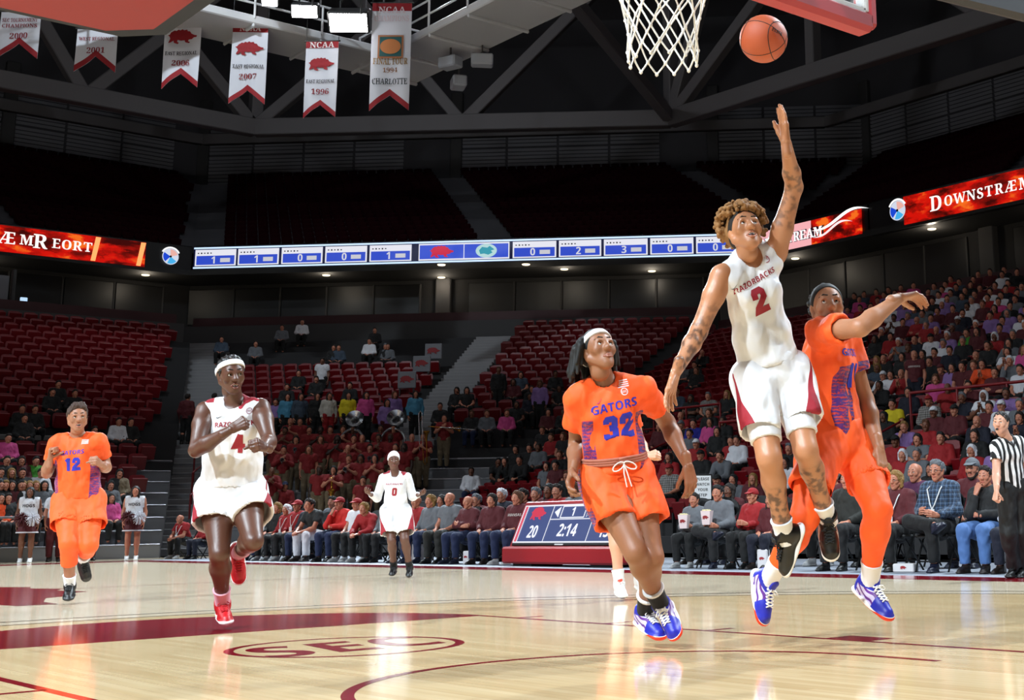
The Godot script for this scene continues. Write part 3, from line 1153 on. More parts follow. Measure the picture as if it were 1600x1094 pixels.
var eye_mesh: ArrayMesh
var brow_mesh: ArrayMesh
var lips_open: ArrayMesh
var lips_shut: ArrayMesh
var teeth_mesh: ArrayMesh
var mouth_mesh: ArrayMesh
var small := {}  # the small meshes that many people share, as arrays


func small_jobs() -> Dictionary:
	var lips := func(gap: float) -> Dictionary:
		var s := []
		for m in [-1.0, 1.0]:
			s.append(cone(Vector3(0.0245 * m, -0.06, 0.077), Vector3(0.006 * m, -0.0545 + gap, 0.0895), 0.0034, 0.0042))
			s.append(cone(Vector3(0.0245 * m, -0.061, 0.077), Vector3(0.006 * m, -0.0665 - gap * 1.6, 0.087), 0.0034, 0.005))
		s.append(cone(Vector3(-0.006, -0.0545 + gap, 0.0895), Vector3(0.006, -0.0545 + gap, 0.0895), 0.004, 0.004))
		s.append(cone(Vector3(-0.006, -0.0665 - gap * 1.6, 0.087), Vector3(0.006, -0.0665 - gap * 1.6, 0.087), 0.0048, 0.0048))
		return {"shapes": s, "h": 0.002, "k": 0.002}
	var d := {
		"head": head_job(0.0034, false), "head_open": head_job(0.0034, true), "head_far": head_job(0.0068, false),
		"lips_open": lips.call(0.006), "lips_shut": lips.call(0.0),
		"teeth": {"shapes": [cone(Vector3(-0.012, -0.0535, 0.083), Vector3(0.012, -0.0535, 0.083), 0.0055, 0.0055)], "h": 0.0025, "k": 0.002},
		"mouth": {"shapes": [ball(Vector3(0, -0.0635, 0.0775), 0.0145, Y, 1.3)], "h": 0.003, "k": 0.002},
		"brow": {"shapes": [cone(Vector3(0.014, 0.0385, 0.0985), Vector3(0.032, 0.0425, 0.0935), 0.0034, 0.0036), cone(Vector3(0.032, 0.0425, 0.0935), Vector3(0.051, 0.034, 0.0795), 0.0036, 0.0026)], "h": 0.002, "k": 0.002},
		"tongue": {"shapes": [cone(Vector3(0, 0.0, 0.052), Vector3(0, 0.042, 0.03), 0.021, 0.023, 0, Vector3(0, 0.45, 0.89), 2.6)], "h": 0.004, "k": 0.004},
		"shoe": shoe_job(0.005, false), "shoe_high": shoe_job(0.005, true), "shoe_far": shoe_job(0.012, false),
	}
	for kind in ["flat", "spread", "relaxed", "fist", "droop", "hold"]:
		d["hand_" + kind] = hand_job(kind, 0.003)
	d["hand_relaxed_far"] = hand_job("relaxed", 0.0055)
	d["hand_fist_far"] = hand_job("fist", 0.0055)
	# hair
	var face_cut := [Vector3(0, -0.565, 0.826), 0.0135]
	d["hair_cap"] = {"shapes": [cone(Vector3(0, 0.05, 0.004), Vector3(0, 0.042, -0.034), 0.088, 0.088, 0, X, 1.12)], "cuts": [face_cut, [Vector3(0, -1, 0.25), 0.045]], "h": 0.004, "k": 0.004}
	d["hair_short"] = {"shapes": [cone(Vector3(0, 0.054, 0.0), Vector3(0, 0.046, -0.036), 0.091, 0.09, 0, X, 1.13), ball(Vector3(0.03, 0.108, 0.05), 0.034), ball(Vector3(-0.02, 0.108, 0.052), 0.034)], "carve": [ball(Vector3(0, -0.02, 0.1), 0.105)], "cuts": [[Vector3(0, -0.3, 0.95), 0.055], [Vector3(0, -1, 0.55), 0.025]], "h": 0.006, "k": 0.01}
	d["hair_bob"] = {"shapes": [cone(Vector3(0, 0.054, 0.002), Vector3(0, 0.046, -0.036), 0.095, 0.094, 0, X, 1.1), cone(Vector3(0.074, 0.03, -0.02), Vector3(0.074, -0.06, -0.02), 0.028, 0.026), cone(Vector3(-0.074, 0.03, -0.02), Vector3(-0.074, -0.06, -0.02), 0.028, 0.026), cone(Vector3(0, 0.0, -0.07), Vector3(0, -0.06, -0.06), 0.06, 0.05), ball(Vector3(0.025, 0.105, 0.05), 0.035)], "carve": [cone(Vector3(0, 0.0, 0.11), Vector3(0, -0.1, 0.12), 0.088, 0.1)], "h": 0.0065, "k": 0.01}
	d["hair_long"] = {"shapes": [cone(Vector3(0, 0.05, 0.002), Vector3(0, 0.045, -0.036), 0.091, 0.091, 0, X, 1.1), cone(Vector3(0.068, 0.03, -0.012), Vector3(0.078, -0.2, 0.02), 0.03, 0.024), cone(Vector3(-0.068, 0.03, -0.012), Vector3(-0.078, -0.2, 0.02), 0.03, 0.024), cone(Vector3(0, 0.0, -0.07), Vector3(0, -0.22, -0.07), 0.06, 0.06, 0, Z, 1.6)], "carve": [cone(Vector3(0, 0.015, 0.105), Vector3(0, -0.2, 0.11), 0.07, 0.075)], "h": 0.0085, "k": 0.012}
	d["hair_tied"] = {"shapes": [cone(Vector3(0, 0.05, 0.004), Vector3(0, 0.042, -0.034), 0.088, 0.088, 0, X, 1.12), cone(Vector3(0, 0.03, -0.115), Vector3(0, -0.1, -0.14), 0.026, 0.016)], "cuts": [[Vector3(0, -0.565, 0.826), 0.0135], [Vector3(0, -1, 0.25), 0.13]], "carve": [cone(Vector3(0, -0.09, 0.02), Vector3(0, -0.1, -0.06), 0.07, 0.06)], "h": 0.0065, "k": 0.008}
	d["cap"] = {"shapes": [cone(Vector3(0, 0.058, 0.004), Vector3(0, 0.056, -0.03), 0.094, 0.092, 0, X, 1.12), cone(Vector3(0, 0.07, 0.08), Vector3(0, 0.055, 0.13), 0.07, 0.06, 0, Vector3(0, 0.95, 0.3), 7.0)], "cuts": [[Vector3(0, -1, 0.0), -0.04]], "h": 0.006, "k": 0.006}
	d["beard"] = {"shapes": [cone(Vector3(0.055, -0.045, 0.01), Vector3(0.012, -0.098, 0.056), 0.024, 0.022), cone(Vector3(-0.055, -0.045, 0.01), Vector3(-0.012, -0.098, 0.056), 0.024, 0.022), cone(Vector3(-0.02, -0.046, 0.09), Vector3(0.02, -0.046, 0.09), 0.006, 0.006)], "carve": [ball(Vector3(0, -0.06, 0.1), 0.017)], "h": 0.006, "k": 0.01}
	return d


func prepare_small() -> void:
	var jobs := small_jobs()
	var keys := jobs.keys()
	var got := mesh_all(keys.map(func(k): return jobs[k]))
	for i in keys.size():
		small[keys[i]] = ruffled(got[i], 0.011, 38.0, Vector3(1, 0.45, 1), i) if keys[i].begins_with("hair") and keys[i] != "hair_cap" else got[i]
	# an eyeball with its iris and pupil; looks along +z
	var white := lathe([[0.0001, 0.0124], [0.004, 0.0117], [0.0075, 0.0099], [0.0105, 0.0066], [0.0124, 0.0], [0.0105, -0.0066], [0.006, -0.0108], [0.0001, -0.0124]], 14)
	var turn := Transform3D(Basis(X, PI / 2), Vector3.ZERO)
	eye_mesh = to_mesh(moved(white, turn), paint(Color(0.8, 0.78, 0.75), 0.25))
	add_to_mesh(eye_mesh, moved(lathe([[0.0001, 0.0131], [0.0028, 0.0129], [0.0058, 0.0112], [0.006, 0.0095]], 14), turn), paint(Color(0.1, 0.055, 0.03), 0.15))
	brow_mesh = to_mesh(small.brow, null)
	lips_open = to_mesh(small.lips_open, null)
	lips_shut = to_mesh(small.lips_shut, null)
	teeth_mesh = to_mesh(small.teeth, null)
	mouth_mesh = to_mesh(small.mouth, null)


func player_jobs(pose: Dictionary, look: Dictionary) -> Array:
	var j: Dictionary = pose.joints
	var s: float = pose.height / 1.75
	var bulk: float = look.get("bulk", 1.0)
	var h: float = look.get("fine", 0.011)
	var jobs := [{"shapes": body_shapes(j, s, bulk), "h": h, "k": 0.01}]
	jobs.append(shirt_job(j, s, bulk, look.sleeve, h, look.get("hem", 0.0), true, true))
	jobs.append(shorts_job(j, s, bulk, look.reach, h, look.get("loose", 0.034)))
	if look.has("under"):  # tights or long sleeves worn close to the skin
		var shapes := []
		for q: Array in look.under:
			var a: Vector3 = j[q[0]]
			var b: Vector3 = j[q[1]]
			var full := a.distance_to(b)
			shapes.append(cone(mid(a, b, q[4]), mid(a, b, q[5]), q[2] * s, q[3] * s, q[6]))
		jobs.append({"shapes": shapes, "h": h, "k": 0.012})
	return jobs


func build_player(pose: Dictionary, look: Dictionary, got: Array) -> Node3D:
	var j: Dictionary = pose.joints
	var s: float = pose.height / 1.75
	var o := thing("person", look.label, "person", pose.root)
	var head := head_place(j, pose.head_forward, pose.head_up, s * look.get("head_size", 1.0))
	var open: bool = look.get("open", false)
	var list := [got[0], moved(small["head_open" if open else "head"], head)]
	for q in pose.hands:
		var d: Array = pose.hands[q]
		list.append(moved(small["hand_" + d[2]], hand_place(j["wr" + q], d[0], d[1], q == "L", s)))
	var whole := joined(list)
	var flesh: Color = look.skin
	if look.has("ink"):
		var m := skin(Color.WHITE, 0.42).duplicate()
		m.vertex_color_use_as_albedo = true
		part("body", to_mesh(whole, m, inked(whole, j, flesh, look.ink)), o)
	else:
		part("body", to_mesh(whole, skin(flesh, look.get("sheen", 0.5))), o)
	face(o, head, flesh, look.get("brow", Color(0.06, 0.04, 0.03)), open, look.get("gaze", Vector3(0.1, 0.2, 1)))
	# clothes
	var b := frame(j)
	var hip := mid(j.hipL, j.hipR)
	var long: float = j.neck.distance_to(hip)
	var up: Vector3 = (j.neck - hip).normalized()
	var jersey := ruffled(got[1], 0.017, 7.5, Vector3(1, 0.6, 1), hash(look.label) % 1000)
	var main := cloth(look.jersey, 0.7)
	var side_half: float = 0.128 * s * look.get("bulk", 1.0)
	var jersey_part: MeshInstance3D
	if look.has("panel"):
		var halves := split(jersey, func(p: Vector3, n: Vector3) -> float:
			var q := p - hip
			var t := q.dot(up) / long
			var edge: float = look.get("panel_edge", 0.8) + 0.12 * t
			return minf(minf(minf(absf(q.dot(b.x)) / side_half - edge, look.get("panel_wrap", 0.9) - absf(n.dot(b.z)) * 1.05), (0.66 - t) * 2.0), (side_half + 0.035 - absf(q.dot(b.x))) * 8.0))
		jersey_part = part("jersey", to_mesh(halves[1], main), o)
		part("side_panel", to_mesh(halves[0], look.panel), jersey_part)
	elif look.has("yoke"):  # coloured tops of the shoulders
		var halves := split(jersey, func(p: Vector3, n: Vector3) -> float: return minf(minf(n.dot(up) - 0.6, ((p - hip).dot(up) / long - 0.95) * 6.0), (absf((p - hip).dot(b.x)) - 0.075 * s) * 10.0))
		jersey_part = part("jersey", to_mesh(halves[1], main), o)
		part("shoulder_band", to_mesh(halves[0], cloth(look.yoke)), jersey_part)
	else:
		jersey_part = part("jersey", to_mesh(jersey, main), o)
	for d: Array in look.get("prints", []):  # [part name, flat arrays, height along the torso 0-1, sideways, colour, tilt, facing]
		var right: Vector3 = b.x.rotated(up, d[6] if d.size() > 6 else 0.0)
		right = right.rotated(right.cross(up).normalized(), d[5])
		var top: Vector3 = right.cross(up).cross(right).normalized() * -1.0
		top = up - right * up.dot(right)
		part(d[0], to_mesh(printed(moved(d[1], Transform3D(Basis.from_scale(Vector3(s, s, s)), Vector3.ZERO)), jersey, hip + up * long * d[2] + right * d[3] * s, right, top.normalized(), d[7] if d.size() > 7 else 0.003), paint(d[4], 0.65)), jersey_part)
	var shorts := ruffled(got[2], 0.019, 6.0, Vector3(1, 0.4, 1), hash(look.label) % 997)
	var shorts_part: MeshInstance3D
	if look.has("stripe"):
		var halves := split(shorts, func(p: Vector3, n: Vector3) -> float:
			var best := -1.0
			for q in ["L", "R"]:
				var a: Vector3 = j["hip" + q]
				var axis: Vector3 = (j["kn" + q] - a).normalized()
				var t: float = (p - a).dot(axis) / a.distance_to(j["kn" + q])
				var side: Vector3 = b.x * (1.0 if q == "L" else -1.0)
				side = (side - axis * side.dot(axis)).normalized()
				var front: Vector3 = axis.cross(side) * (1.0 if q == "L" else -1.0)
				if front.dot(b.z) < 0.0:
					front = -front
				var r := p - a - axis * (p - a).dot(axis)
				if r.dot(side) < 0.0 and r.length() > 0.02 or r.length() > 0.22 * s:
					continue
				var angle := atan2(r.dot(side), r.dot(front))
				var middle: float = 1.32 - 0.3 * clampf(t / 0.6, 0.0, 1.0) - (look.get("stripe_shift", 0.0) if q == "L" else 0.0)
				var width := 0.05 + 0.42 * clampf(t, 0.0, 1.0) * clampf(t, 0.0, 1.0) / 0.5
				best = maxf(best, minf(width - absf(angle - middle), t + 0.05))
			return best)
		shorts_part = part("shorts", to_mesh(halves[1], cloth(look.shorts, 0.7)), o)
		part("side_stripe", to_mesh(halves[0], cloth(look.stripe)), shorts_part)
	elif look.has("panel") and look.get("shorts_panel", true):
		var halves := split(shorts, func(p: Vector3, n: Vector3) -> float:
			var side := absf(n.dot(b.x))
			return minf(side - 0.9, (p - hip).dot(b.x) * -1.0 if look.get("one_side", false) else 1.0))
		shorts_part = part("shorts", to_mesh(halves[1], cloth(look.shorts, 0.7)), o)
		part("side_panel", to_mesh(halves[0], look.panel), shorts_part)
	else:
		shorts_part = part("shorts" if look.reach < 1.2 else "trousers", to_mesh(shorts, cloth(look.shorts, 0.7)), o)
	if got.size() > 3:
		part(look.get("under_name", "tights"), to_mesh(ruffled(got[3], 0.003, 14.0, Vector3.ONE, 5), cloth(look.under_colour, 0.65, 0.25)), o)
	# socks and shoes
	for q in ["L", "R"]:
		var an: Vector3 = j["an" + q]
		var kn: Vector3 = j["kn" + q]
		var way: Vector3 = (kn - an).normalized()
		if look.has("sock"):
			var cuff: float = look.get("cuff", 0.12) * s
			var sock := lathe([[0.046 * s, -0.03], [0.046 * s, cuff * 0.4], [0.05 * s, cuff * 0.8], [0.0545 * s, cuff - 0.006], [0.053 * s, cuff], [0.036 * s, cuff - 0.004]], 20)
			var x := way.cross(Vector3(0.3, 0.1, 0.9)).normalized()
			var place := Transform3D(Basis(x, way, x.cross(way)), an)
			var made_sock := part("sock", to_mesh(moved(sock, place), cloth(look.sock, 0.9, 0.3)), o)
			if look.has("sock_top"):
				part("sock_cuff", to_mesh(moved(lathe([[0.053 * s, cuff - 0.016], [0.0575 * s, cuff - 0.007], [0.055 * s, cuff + 0.003], [0.04 * s, cuff]], 20), place), cloth(look.sock_top, 0.9)), made_sock)
		var f: Array = pose.feet[q]
		add_shoe(o, shoe_place(an, f[0], f[1], s), look)
	return o


func add_shoe(o: Node3D, place: Transform3D, look: Dictionary) -> void:
	var arrays: Array = small["shoe_high" if look.get("high", false) else "shoe"]
	var soles := split(arrays, func(p: Vector3, _n: Vector3) -> float: return -0.061 - p.y + 0.014 * smoothstep(0.0, -0.06, p.z) + 0.004 * sin(p.z * 40.0))
	var tread := split(soles[0], func(p: Vector3, _n: Vector3) -> float: return -0.075 - p.y + (0.015 * smoothstep(0.09, 0.15, p.z) if look.get("toe_wrap", false) else 0.0))
	var upper: Array = soles[1]
	var shoe: MeshInstance3D
	if look.has("quarter"):  # sides in another colour between toe and collar
		var halves := split(upper, func(p: Vector3, _n: Vector3) -> float: return minf(minf(0.085 - p.z, absf(p.x) - 0.017), minf(-0.008 - p.y + 0.12 * absf(p.z), p.z + 0.03)))
		shoe = part("shoe", to_mesh(moved(halves[1], place), paint(look.shoe, 0.45)), o)
		var swirls := split(halves[0], func(p: Vector3, _n: Vector3) -> float: return sin(p.y * 190.0 + p.z * 75.0 + 2.0 * sin(p.z * 60.0)) - 0.35)
		part("side_panel", to_mesh(moved(swirls[1], place), paint(look.quarter, 0.5)), shoe)
		part("side_swirl", to_mesh(moved(swirls[0], place), paint(Color(0.35, 0.14, 0.5), 0.5)), shoe)
	else:
		shoe = part("shoe", to_mesh(moved(upper, place), paint(look.shoe, 0.45)), o)
	part("midsole", to_mesh(moved(tread[1], place), paint(look.get("midsole", Color(0.9, 0.9, 0.88)), 0.5)), shoe)
	part("outsole", to_mesh(moved(tread[0], place), paint(look.get("outsole", Color(0.85, 0.22, 0.08)), 0.5)), shoe)
	var on_top := func(x: float, z: float) -> Vector3:
		var best := -1.0
		for p: Vector3 in arrays[0]:
			if absf(p.x - x) < 0.008 and absf(p.z - z) < 0.008:
				best = maxf(best, p.y)
		return Vector3(x, best + 0.0022, z)
	var lace := []
	for i in 6:
		var z := 0.032 + i * 0.0155
		var w := 0.027 - i * 0.0014
		for m in [-1.0, 1.0]:
			var line := []
			for t in 6:
				line.append(on_top.call(w * m * (1.0 - t * 0.4), z + t * 0.0026))
			lace.append(tube(line, 0.0034, 6))
	for m in [-1.0, 1.0]:  # the bow
		lace.append(tube([Vector3(0, 0.02, 0.045), Vector3(0.018 * m, 0.03, 0.06), Vector3(0.036 * m, 0.018, 0.07), Vector3(0.03 * m, 0.006, 0.066), Vector3(0.006 * m, 0.014, 0.052)], 0.0028, 6))
	part("tongue", to_mesh(moved(small.tongue, place), paint(look.get("tongue", look.shoe), 0.6)), shoe)
	part("laces", to_mesh(moved(joined(lace), place), paint(look.get("lace", Color(0.92, 0.92, 0.9)), 0.8)), shoe)


# Ink in the skin: blotches of pattern on the arms and legs named, as vertex colours.
func inked(arrays: Array, j: Dictionary, flesh: Color, where: Array) -> PackedColorArray:
	var noise := FastNoiseLite.new()
	noise.seed = 11
	noise.frequency = 22.0
	noise.fractal_octaves = 3
	var base := flesh.srgb_to_linear()
	var ink := Color(0.16, 0.13, 0.13).srgb_to_linear()
	var out := PackedColorArray()
	out.resize(arrays[0].size())
	for i in out.size():
		var p: Vector3 = arrays[0][i]
		var amount := 0.0
		for w: Array in where:
			var a: Vector3 = j[w[0]]
			var b: Vector3 = j[w[1]]
			var t := clampf((p - a).dot(b - a) / (b - a).length_squared(), 0.0, 1.0)
			if p.distance_to(a.lerp(b, t)) < w[4] and t > w[2] and t < w[3]:
				var edge := minf(1.0, minf(t - w[2], w[3] - t) * 14.0)
				amount = maxf(amount, edge * w[5] * smoothstep(-0.12, 0.3, noise.get_noise_3dv(p)))
		out[i] = base.lerp(ink, amount)
	return out


# ---------------------------------------------------------------- light
# Floodlights on the roof steel all round the court: a lit face and a spotlight just in front of it.
const FILL_ENERGY := 46.0


func court_lights() -> void:
	for x in [-8.0, 4.5, 21.0, 33.5]:
		for z in [-19.0, 19.0]:
			floodlight(Vector3(x, 19.5, z), Vector3(clampf(x, 1, 24), 0.0, z * 0.16), 1600.0 if z < 0 and x < 10 else 950.0, 37.0, "floodlight hung high over the %s sideline, level with %s" % [["near", "far"][int(z > 0)], {-8.0: "the near stand", 4.5: "the near basket", 21.0: "mid court", 33.5: "the far stand"}[x]])
	# added fill lamps, out of view, that brighten stands and roof
	for q in [[Vector3(20, 24, 8), "over mid court"], [Vector3(38, 25, 22), "over the corner stand"], [Vector3(10, 25, 30), "over the sideline stand"], [Vector3(42, 25, -2), "over the far end stand"], [Vector3(-6, 24, 6), "over the near basket"], [Vector3(-14, 22, -16), "over the near corner"]]:
		var o := thing("fill_lamp", "dim round house lamp under the roof " + q[1], "light", q[0])
		part("shade", to_mesh(lathe([[0.0001, 0.5], [0.1, 0.5], [0.15, 0.3], [0.4, 0.0], [0.37, 0.0], [0.0001, 0.32]], 20), paint(Color(0.2, 0.2, 0.2), 0.5)), o)
		part("stem", to_mesh(tube([Vector3(0, 0.45, 0), Vector3(0, 31.0 - q[0].y, 0)], 0.03, 6), paint(Color(0.2, 0.2, 0.2), 0.5)), o)
		part("bulb", to_mesh(lathe([[0.0001, 0.12], [0.12, 0.06], [0.16, -0.05], [0.12, -0.16], [0.0001, -0.2]], 14), glow(Color(1, 0.96, 0.92), 3.0)), o)
		var l := OmniLight3D.new()
		l.name = "light"
		o.add_child(l)
		l.position = Vector3(0, -0.45, 0)
		l.light_color = Color(0.95, 0.97, 1.0)
		l.light_energy = FILL_ENERGY * (0.35 if "sideline" in q[1] else 1.0)
		l.light_size = 0.2
		l.omni_range = 120.0
		l.omni_attenuation = 2.0
		l.shadow_enabled = true
	floodlight(Vector3(30.0, 22.0, 4.0), Vector3(38.5, 16.3, 12.5), 260.0, 33.0, "small lamp under the roof turned on the white banners", 0.5)  # added spot, out of view, to brighten the banners
	# the three in view, on the walkway
	floodlight(Vector3(35.1, 17.15, 16.4), Vector3(16.0, 0.5, 1.0), 700.0, 30.0, "large blazing floodlight on the walkway beside the right-hand banner", 1.5)
	floodlight(Vector3(35.9, 17.45, 15.2), Vector3(14.0, 0.5, 0.0), 450.0, 30.0, "smaller blazing floodlight left of the largest one")
	floodlight(Vector3(36.4, 17.65, 14.2), Vector3(14.0, 0.5, -1.0), 250.0, 30.0, "smallest lit floodlight at the left end of the walkway lamps", 0.6)


func floodlight(where: Vector3, target: Vector3, energy: float, angle: float, label: String, size := 1.0) -> void:
	var o := thing("floodlight", label, "light", where)
	var basis := Basis.looking_at(target - where, Vector3.UP)
	part("housing", to_mesh(moved(box(Vector3(0.9, 0.5, 0.4) * size, 0.05), at(Vector3.ZERO, basis)), paint(Color(0.1, 0.1, 0.1), 0.5)), o)
	part("yoke", to_mesh(joined([bar(Vector3(-0.5, 0, 0) * size, Vector3(-0.5, 0.6, 0) * size, 0.05, 0.05), bar(Vector3(0.5, 0, 0) * size, Vector3(0.5, 0.6, 0) * size, 0.05, 0.05), bar(Vector3(-0.5, 0.6, 0) * size, Vector3(0.5, 0.6, 0) * size, 0.05, 0.05)]), paint(Color(0.1, 0.1, 0.1), 0.5)), o)
	part("lamp_face", to_mesh(moved(box(Vector3(0.8, 0.4, 0.03) * size, 0.01), at(basis * Vector3(0, 0, -0.21 * size), basis)), glow(Color(1, 1, 1), 40.0)), o)
	var l := SpotLight3D.new()
	l.name = "light"
	o.add_child(l)
	l.transform = at(basis * Vector3(0, 0, -0.3 * size), basis)
	l.light_color = Color(0.9, 0.96, 1.0)
	l.light_energy = energy
	l.light_size = 0.45 * size
	l.spot_angle = angle
	l.spot_angle_attenuation = 1.0
	l.spot_range = 90.0
	l.spot_attenuation = 2.0
	l.shadow_enabled = true


# ---------------------------------------------------------------- the court
func stroke(points: Array, width: float, y: float, closed := false) -> Array:  # a flat strip on the floor
	var v := PackedVector3Array()
	var n := PackedVector3Array()
	var index := PackedInt32Array()
	var count := points.size()
	for i in count:
		var before: Vector2 = points[(i + count - 1) % count if closed else maxi(i - 1, 0)]
		var after: Vector2 = points[(i + 1) % count if closed else mini(i + 1, count - 1)]
		var side: Vector2 = (after - before).normalized().orthogonal() * width / 2.0
		for s in [-1.0, 1.0]:
			var q: Vector2 = points[i] + side * s
			v.append(Vector3(q.x, y, q.y))
			n.append(Vector3.UP)
	for i in (count if closed else count - 1):
		var a := i * 2
		var b := ((i + 1) % count) * 2
		index.append_array([a, b, b + 1, a, b + 1, a + 1])
	if index.size() and (v[index[2]] - v[index[0]]).cross(v[index[1]] - v[index[0]]).y < 0.0:
		for i in range(0, index.size(), 3):
			var swap := index[i]
			index[i] = index[i + 1]
			index[i + 1] = swap
	return [v, n, index]


func arc(c: Vector2, r: float, a0: float, a1: float, n := 64) -> Array:
	var out := []
	for i in n + 1:
		var a := lerpf(a0, a1, float(i) / n)
		out.append(c + Vector2(cos(a), sin(a)) * r)
	return out


func painted(outline: PackedVector2Array, y: float) -> Array:  # a flat painted area on the floor
	return moved(plate(outline, 0.0004), Transform3D(Basis(Vector3.RIGHT, Vector3.BACK, Vector3.DOWN), Vector3(0, y, 0)))


func planks(warm: Color, cool: Color, s: int) -> StandardMaterial3D:
	var rng := RandomNumberGenerator.new()
	rng.seed = s
	var side := 512
	var data := PackedByteArray()
	data.resize(side * side * 3)
	var grain := FastNoiseLite.new()
	grain.seed = s
	grain.frequency = 0.03
	grain.fractal_octaves = 3
	var strips := 64  # strips of 57 mm across 3.65 m
	var tone := []
	var start := []
	for i in strips:
		start.append(rng.randi_range(0, 511))
		tone.append([rng.randf(), rng.randf(), rng.randf(), rng.randf()])
	for y in side:
		var strip := y / 8
		for x in side:
			var piece: int = ((x + start[strip]) % side) / 128
			var v: float = 0.62 * tone[strip][piece] + 0.38 * (0.5 + grain.get_noise_2d(x * 0.35, y * 2.4 + piece * 40.0))
			var c := cool.lerp(warm, v)
			if y % 8 == 0:
				c = c.darkened(0.05)
			var at_byte := (y * side + x) * 3
			data[at_byte] = int(c.r8)
			data[at_byte + 1] = int(c.g8)
			data[at_byte + 2] = int(c.b8)
	var m := StandardMaterial3D.new()
	m.albedo_texture = ImageTexture.create_from_image(Image.create_from_data(side, side, false, Image.FORMAT_RGB8, data))
	m.uv1_triplanar = true
	m.uv1_world_triplanar = true
	m.uv1_scale = Vector3(0.16, 1, 0.274)
	m.roughness = 0.1
	m.metallic_specular = 0.55
	return m


func build_court() -> void:
	var pale := planks(Color(0.90, 0.83, 0.72), Color(0.84, 0.76, 0.64), 4)
	var honey := planks(Color(0.89, 0.785, 0.61), Color(0.81, 0.685, 0.50), 8)
	var red := paint(Color(0.5, 0.045, 0.105), 0.11, 0.0, {"metallic_specular": 0.55})
	var dark := paint(Color(0.10, 0.055, 0.06), 0.16, 0.0, {"metallic_specular": 0.55})
	var floor_part := structure("floor", to_mesh(box(Vector3(40.0, 0.2, 26.0)), pale), at(Vector3(11.0, -0.1, 0.0)))
	var lift := 0.1  # top of the slab in its own axes
	var put := func(called: String, a: Array, m: Material) -> void:
		part(called, to_mesh(a, m), floor_part, at(Vector3(-11.0, lift, 0.0)))
	# honey-coloured wood inside the three-point line
	var area := PackedVector2Array([Vector2(-1.6, -6.4)])
	for p in arc(Vector2.ZERO, 6.4, -PI / 2, PI / 2, 64):
		area.append(p)
	area.append(Vector2(-1.6, 6.4))
	put.call("honey_wood", painted(area, 0.0006), honey)
	for r in [6.35, 6.75]:
		var line := [Vector2(-1.6, -minf(r, 6.6))]
		line.append_array(arc(Vector2.ZERO, r, -PI / 2, PI / 2, 80))
		line.append(Vector2(-1.6, minf(r, 6.6)))
		put.call("three_point_line", stroke(line, 0.05, 0.0014), dark)
	# the lane
	for z in [-1.805, 1.805]:
		put.call("lane_line", stroke([Vector2(-1.6, z), Vector2(4.19, z)], 0.05, 0.0016), red)
		var out := signf(z)
		for x in [1.777, 2.743, 3.708]:
			put.call("lane_mark", stroke([Vector2(x, z), Vector2(x, z + 0.22 * out)], 0.05, 0.0016), red)
		put.call("lane_block", painted(PackedVector2Array([Vector2(0.53, z), Vector2(0.84, z), Vector2(0.84, z + 0.22 * out), Vector2(0.53, z + 0.22 * out)]), 0.0016), red)
	var key := PackedVector2Array()
	for p in arc(Vector2(4.14, 0), 1.83, -PI / 2, PI / 2, 48):
		key.append(p)
	put.call("key_semicircle", painted(key, 0.0015), red)
	var inner := [Vector2(-0.38, -1.245)]
	inner.append_array(arc(Vector2.ZERO, 1.245, -PI / 2, PI / 2, 64))
	inner.append(Vector2(-0.38, 1.245))
	put.call("restricted_arc", stroke(inner, 0.05, 0.0016), red)
	# round conference badge in the lane, read from the baseline
	var flat := Transform3D(Basis(Vector3.BACK, Vector3.RIGHT, Vector3.UP), Vector3(2.63, 0.0016, -0.03))
	var badge := [stroke(arc(Vector2(2.63, -0.03), 0.6, 0, TAU, 64).slice(0, 64), 0.05, 0.0016, true)]
	badge.append(moved(letters("SEC", 0.62, false, 700, 0.15, 0.0, 0.72), flat))
	put.call("conference_badge", joined(badge), red)
	# the edge of the playing area
	put.call("sideline_border", painted(PackedVector2Array([Vector2(-1.6, 7.62), Vector2(27.05, 7.62), Vector2(27.05, 8.35), Vector2(-1.6, 8.35)]), 0.0012), red)
	put.call("baseline_border", painted(PackedVector2Array([Vector2(27.05, -7.62), Vector2(28.3, -7.62), Vector2(28.3, 8.35), Vector2(27.05, 8.35)]), 0.0012), red)
	put.call("apron", painted(PackedVector2Array([Vector2(-9, 8.35), Vector2(28.3, 8.35), Vector2(28.3, 12.9), Vector2(-9, 12.9)]), 0.001), paint(Color(0.5, 0.52, 0.56), 0.6))
	# the big emblem in mid court: a long red boar shape, of which the near edge shows
	var emblem := PackedVector2Array()
	for p in boar():
		emblem.append(Vector2(12.7 - p.x * 3.6, 0.3 + p.y * 2.6))
	put.call("centre_emblem", painted(emblem, 0.0014), red)
	put.call("centre_line", stroke([Vector2(12.7, -7.6), Vector2(12.7, 7.6)], 0.05, 0.0013), red)
	# the hall floor round the court
	structure("floor_hall", to_mesh(box(Vector3(120, 0.3, 120)), paint(Color(0.24, 0.24, 0.25), 0.7)), at(Vector3(10, -0.36, 0)))


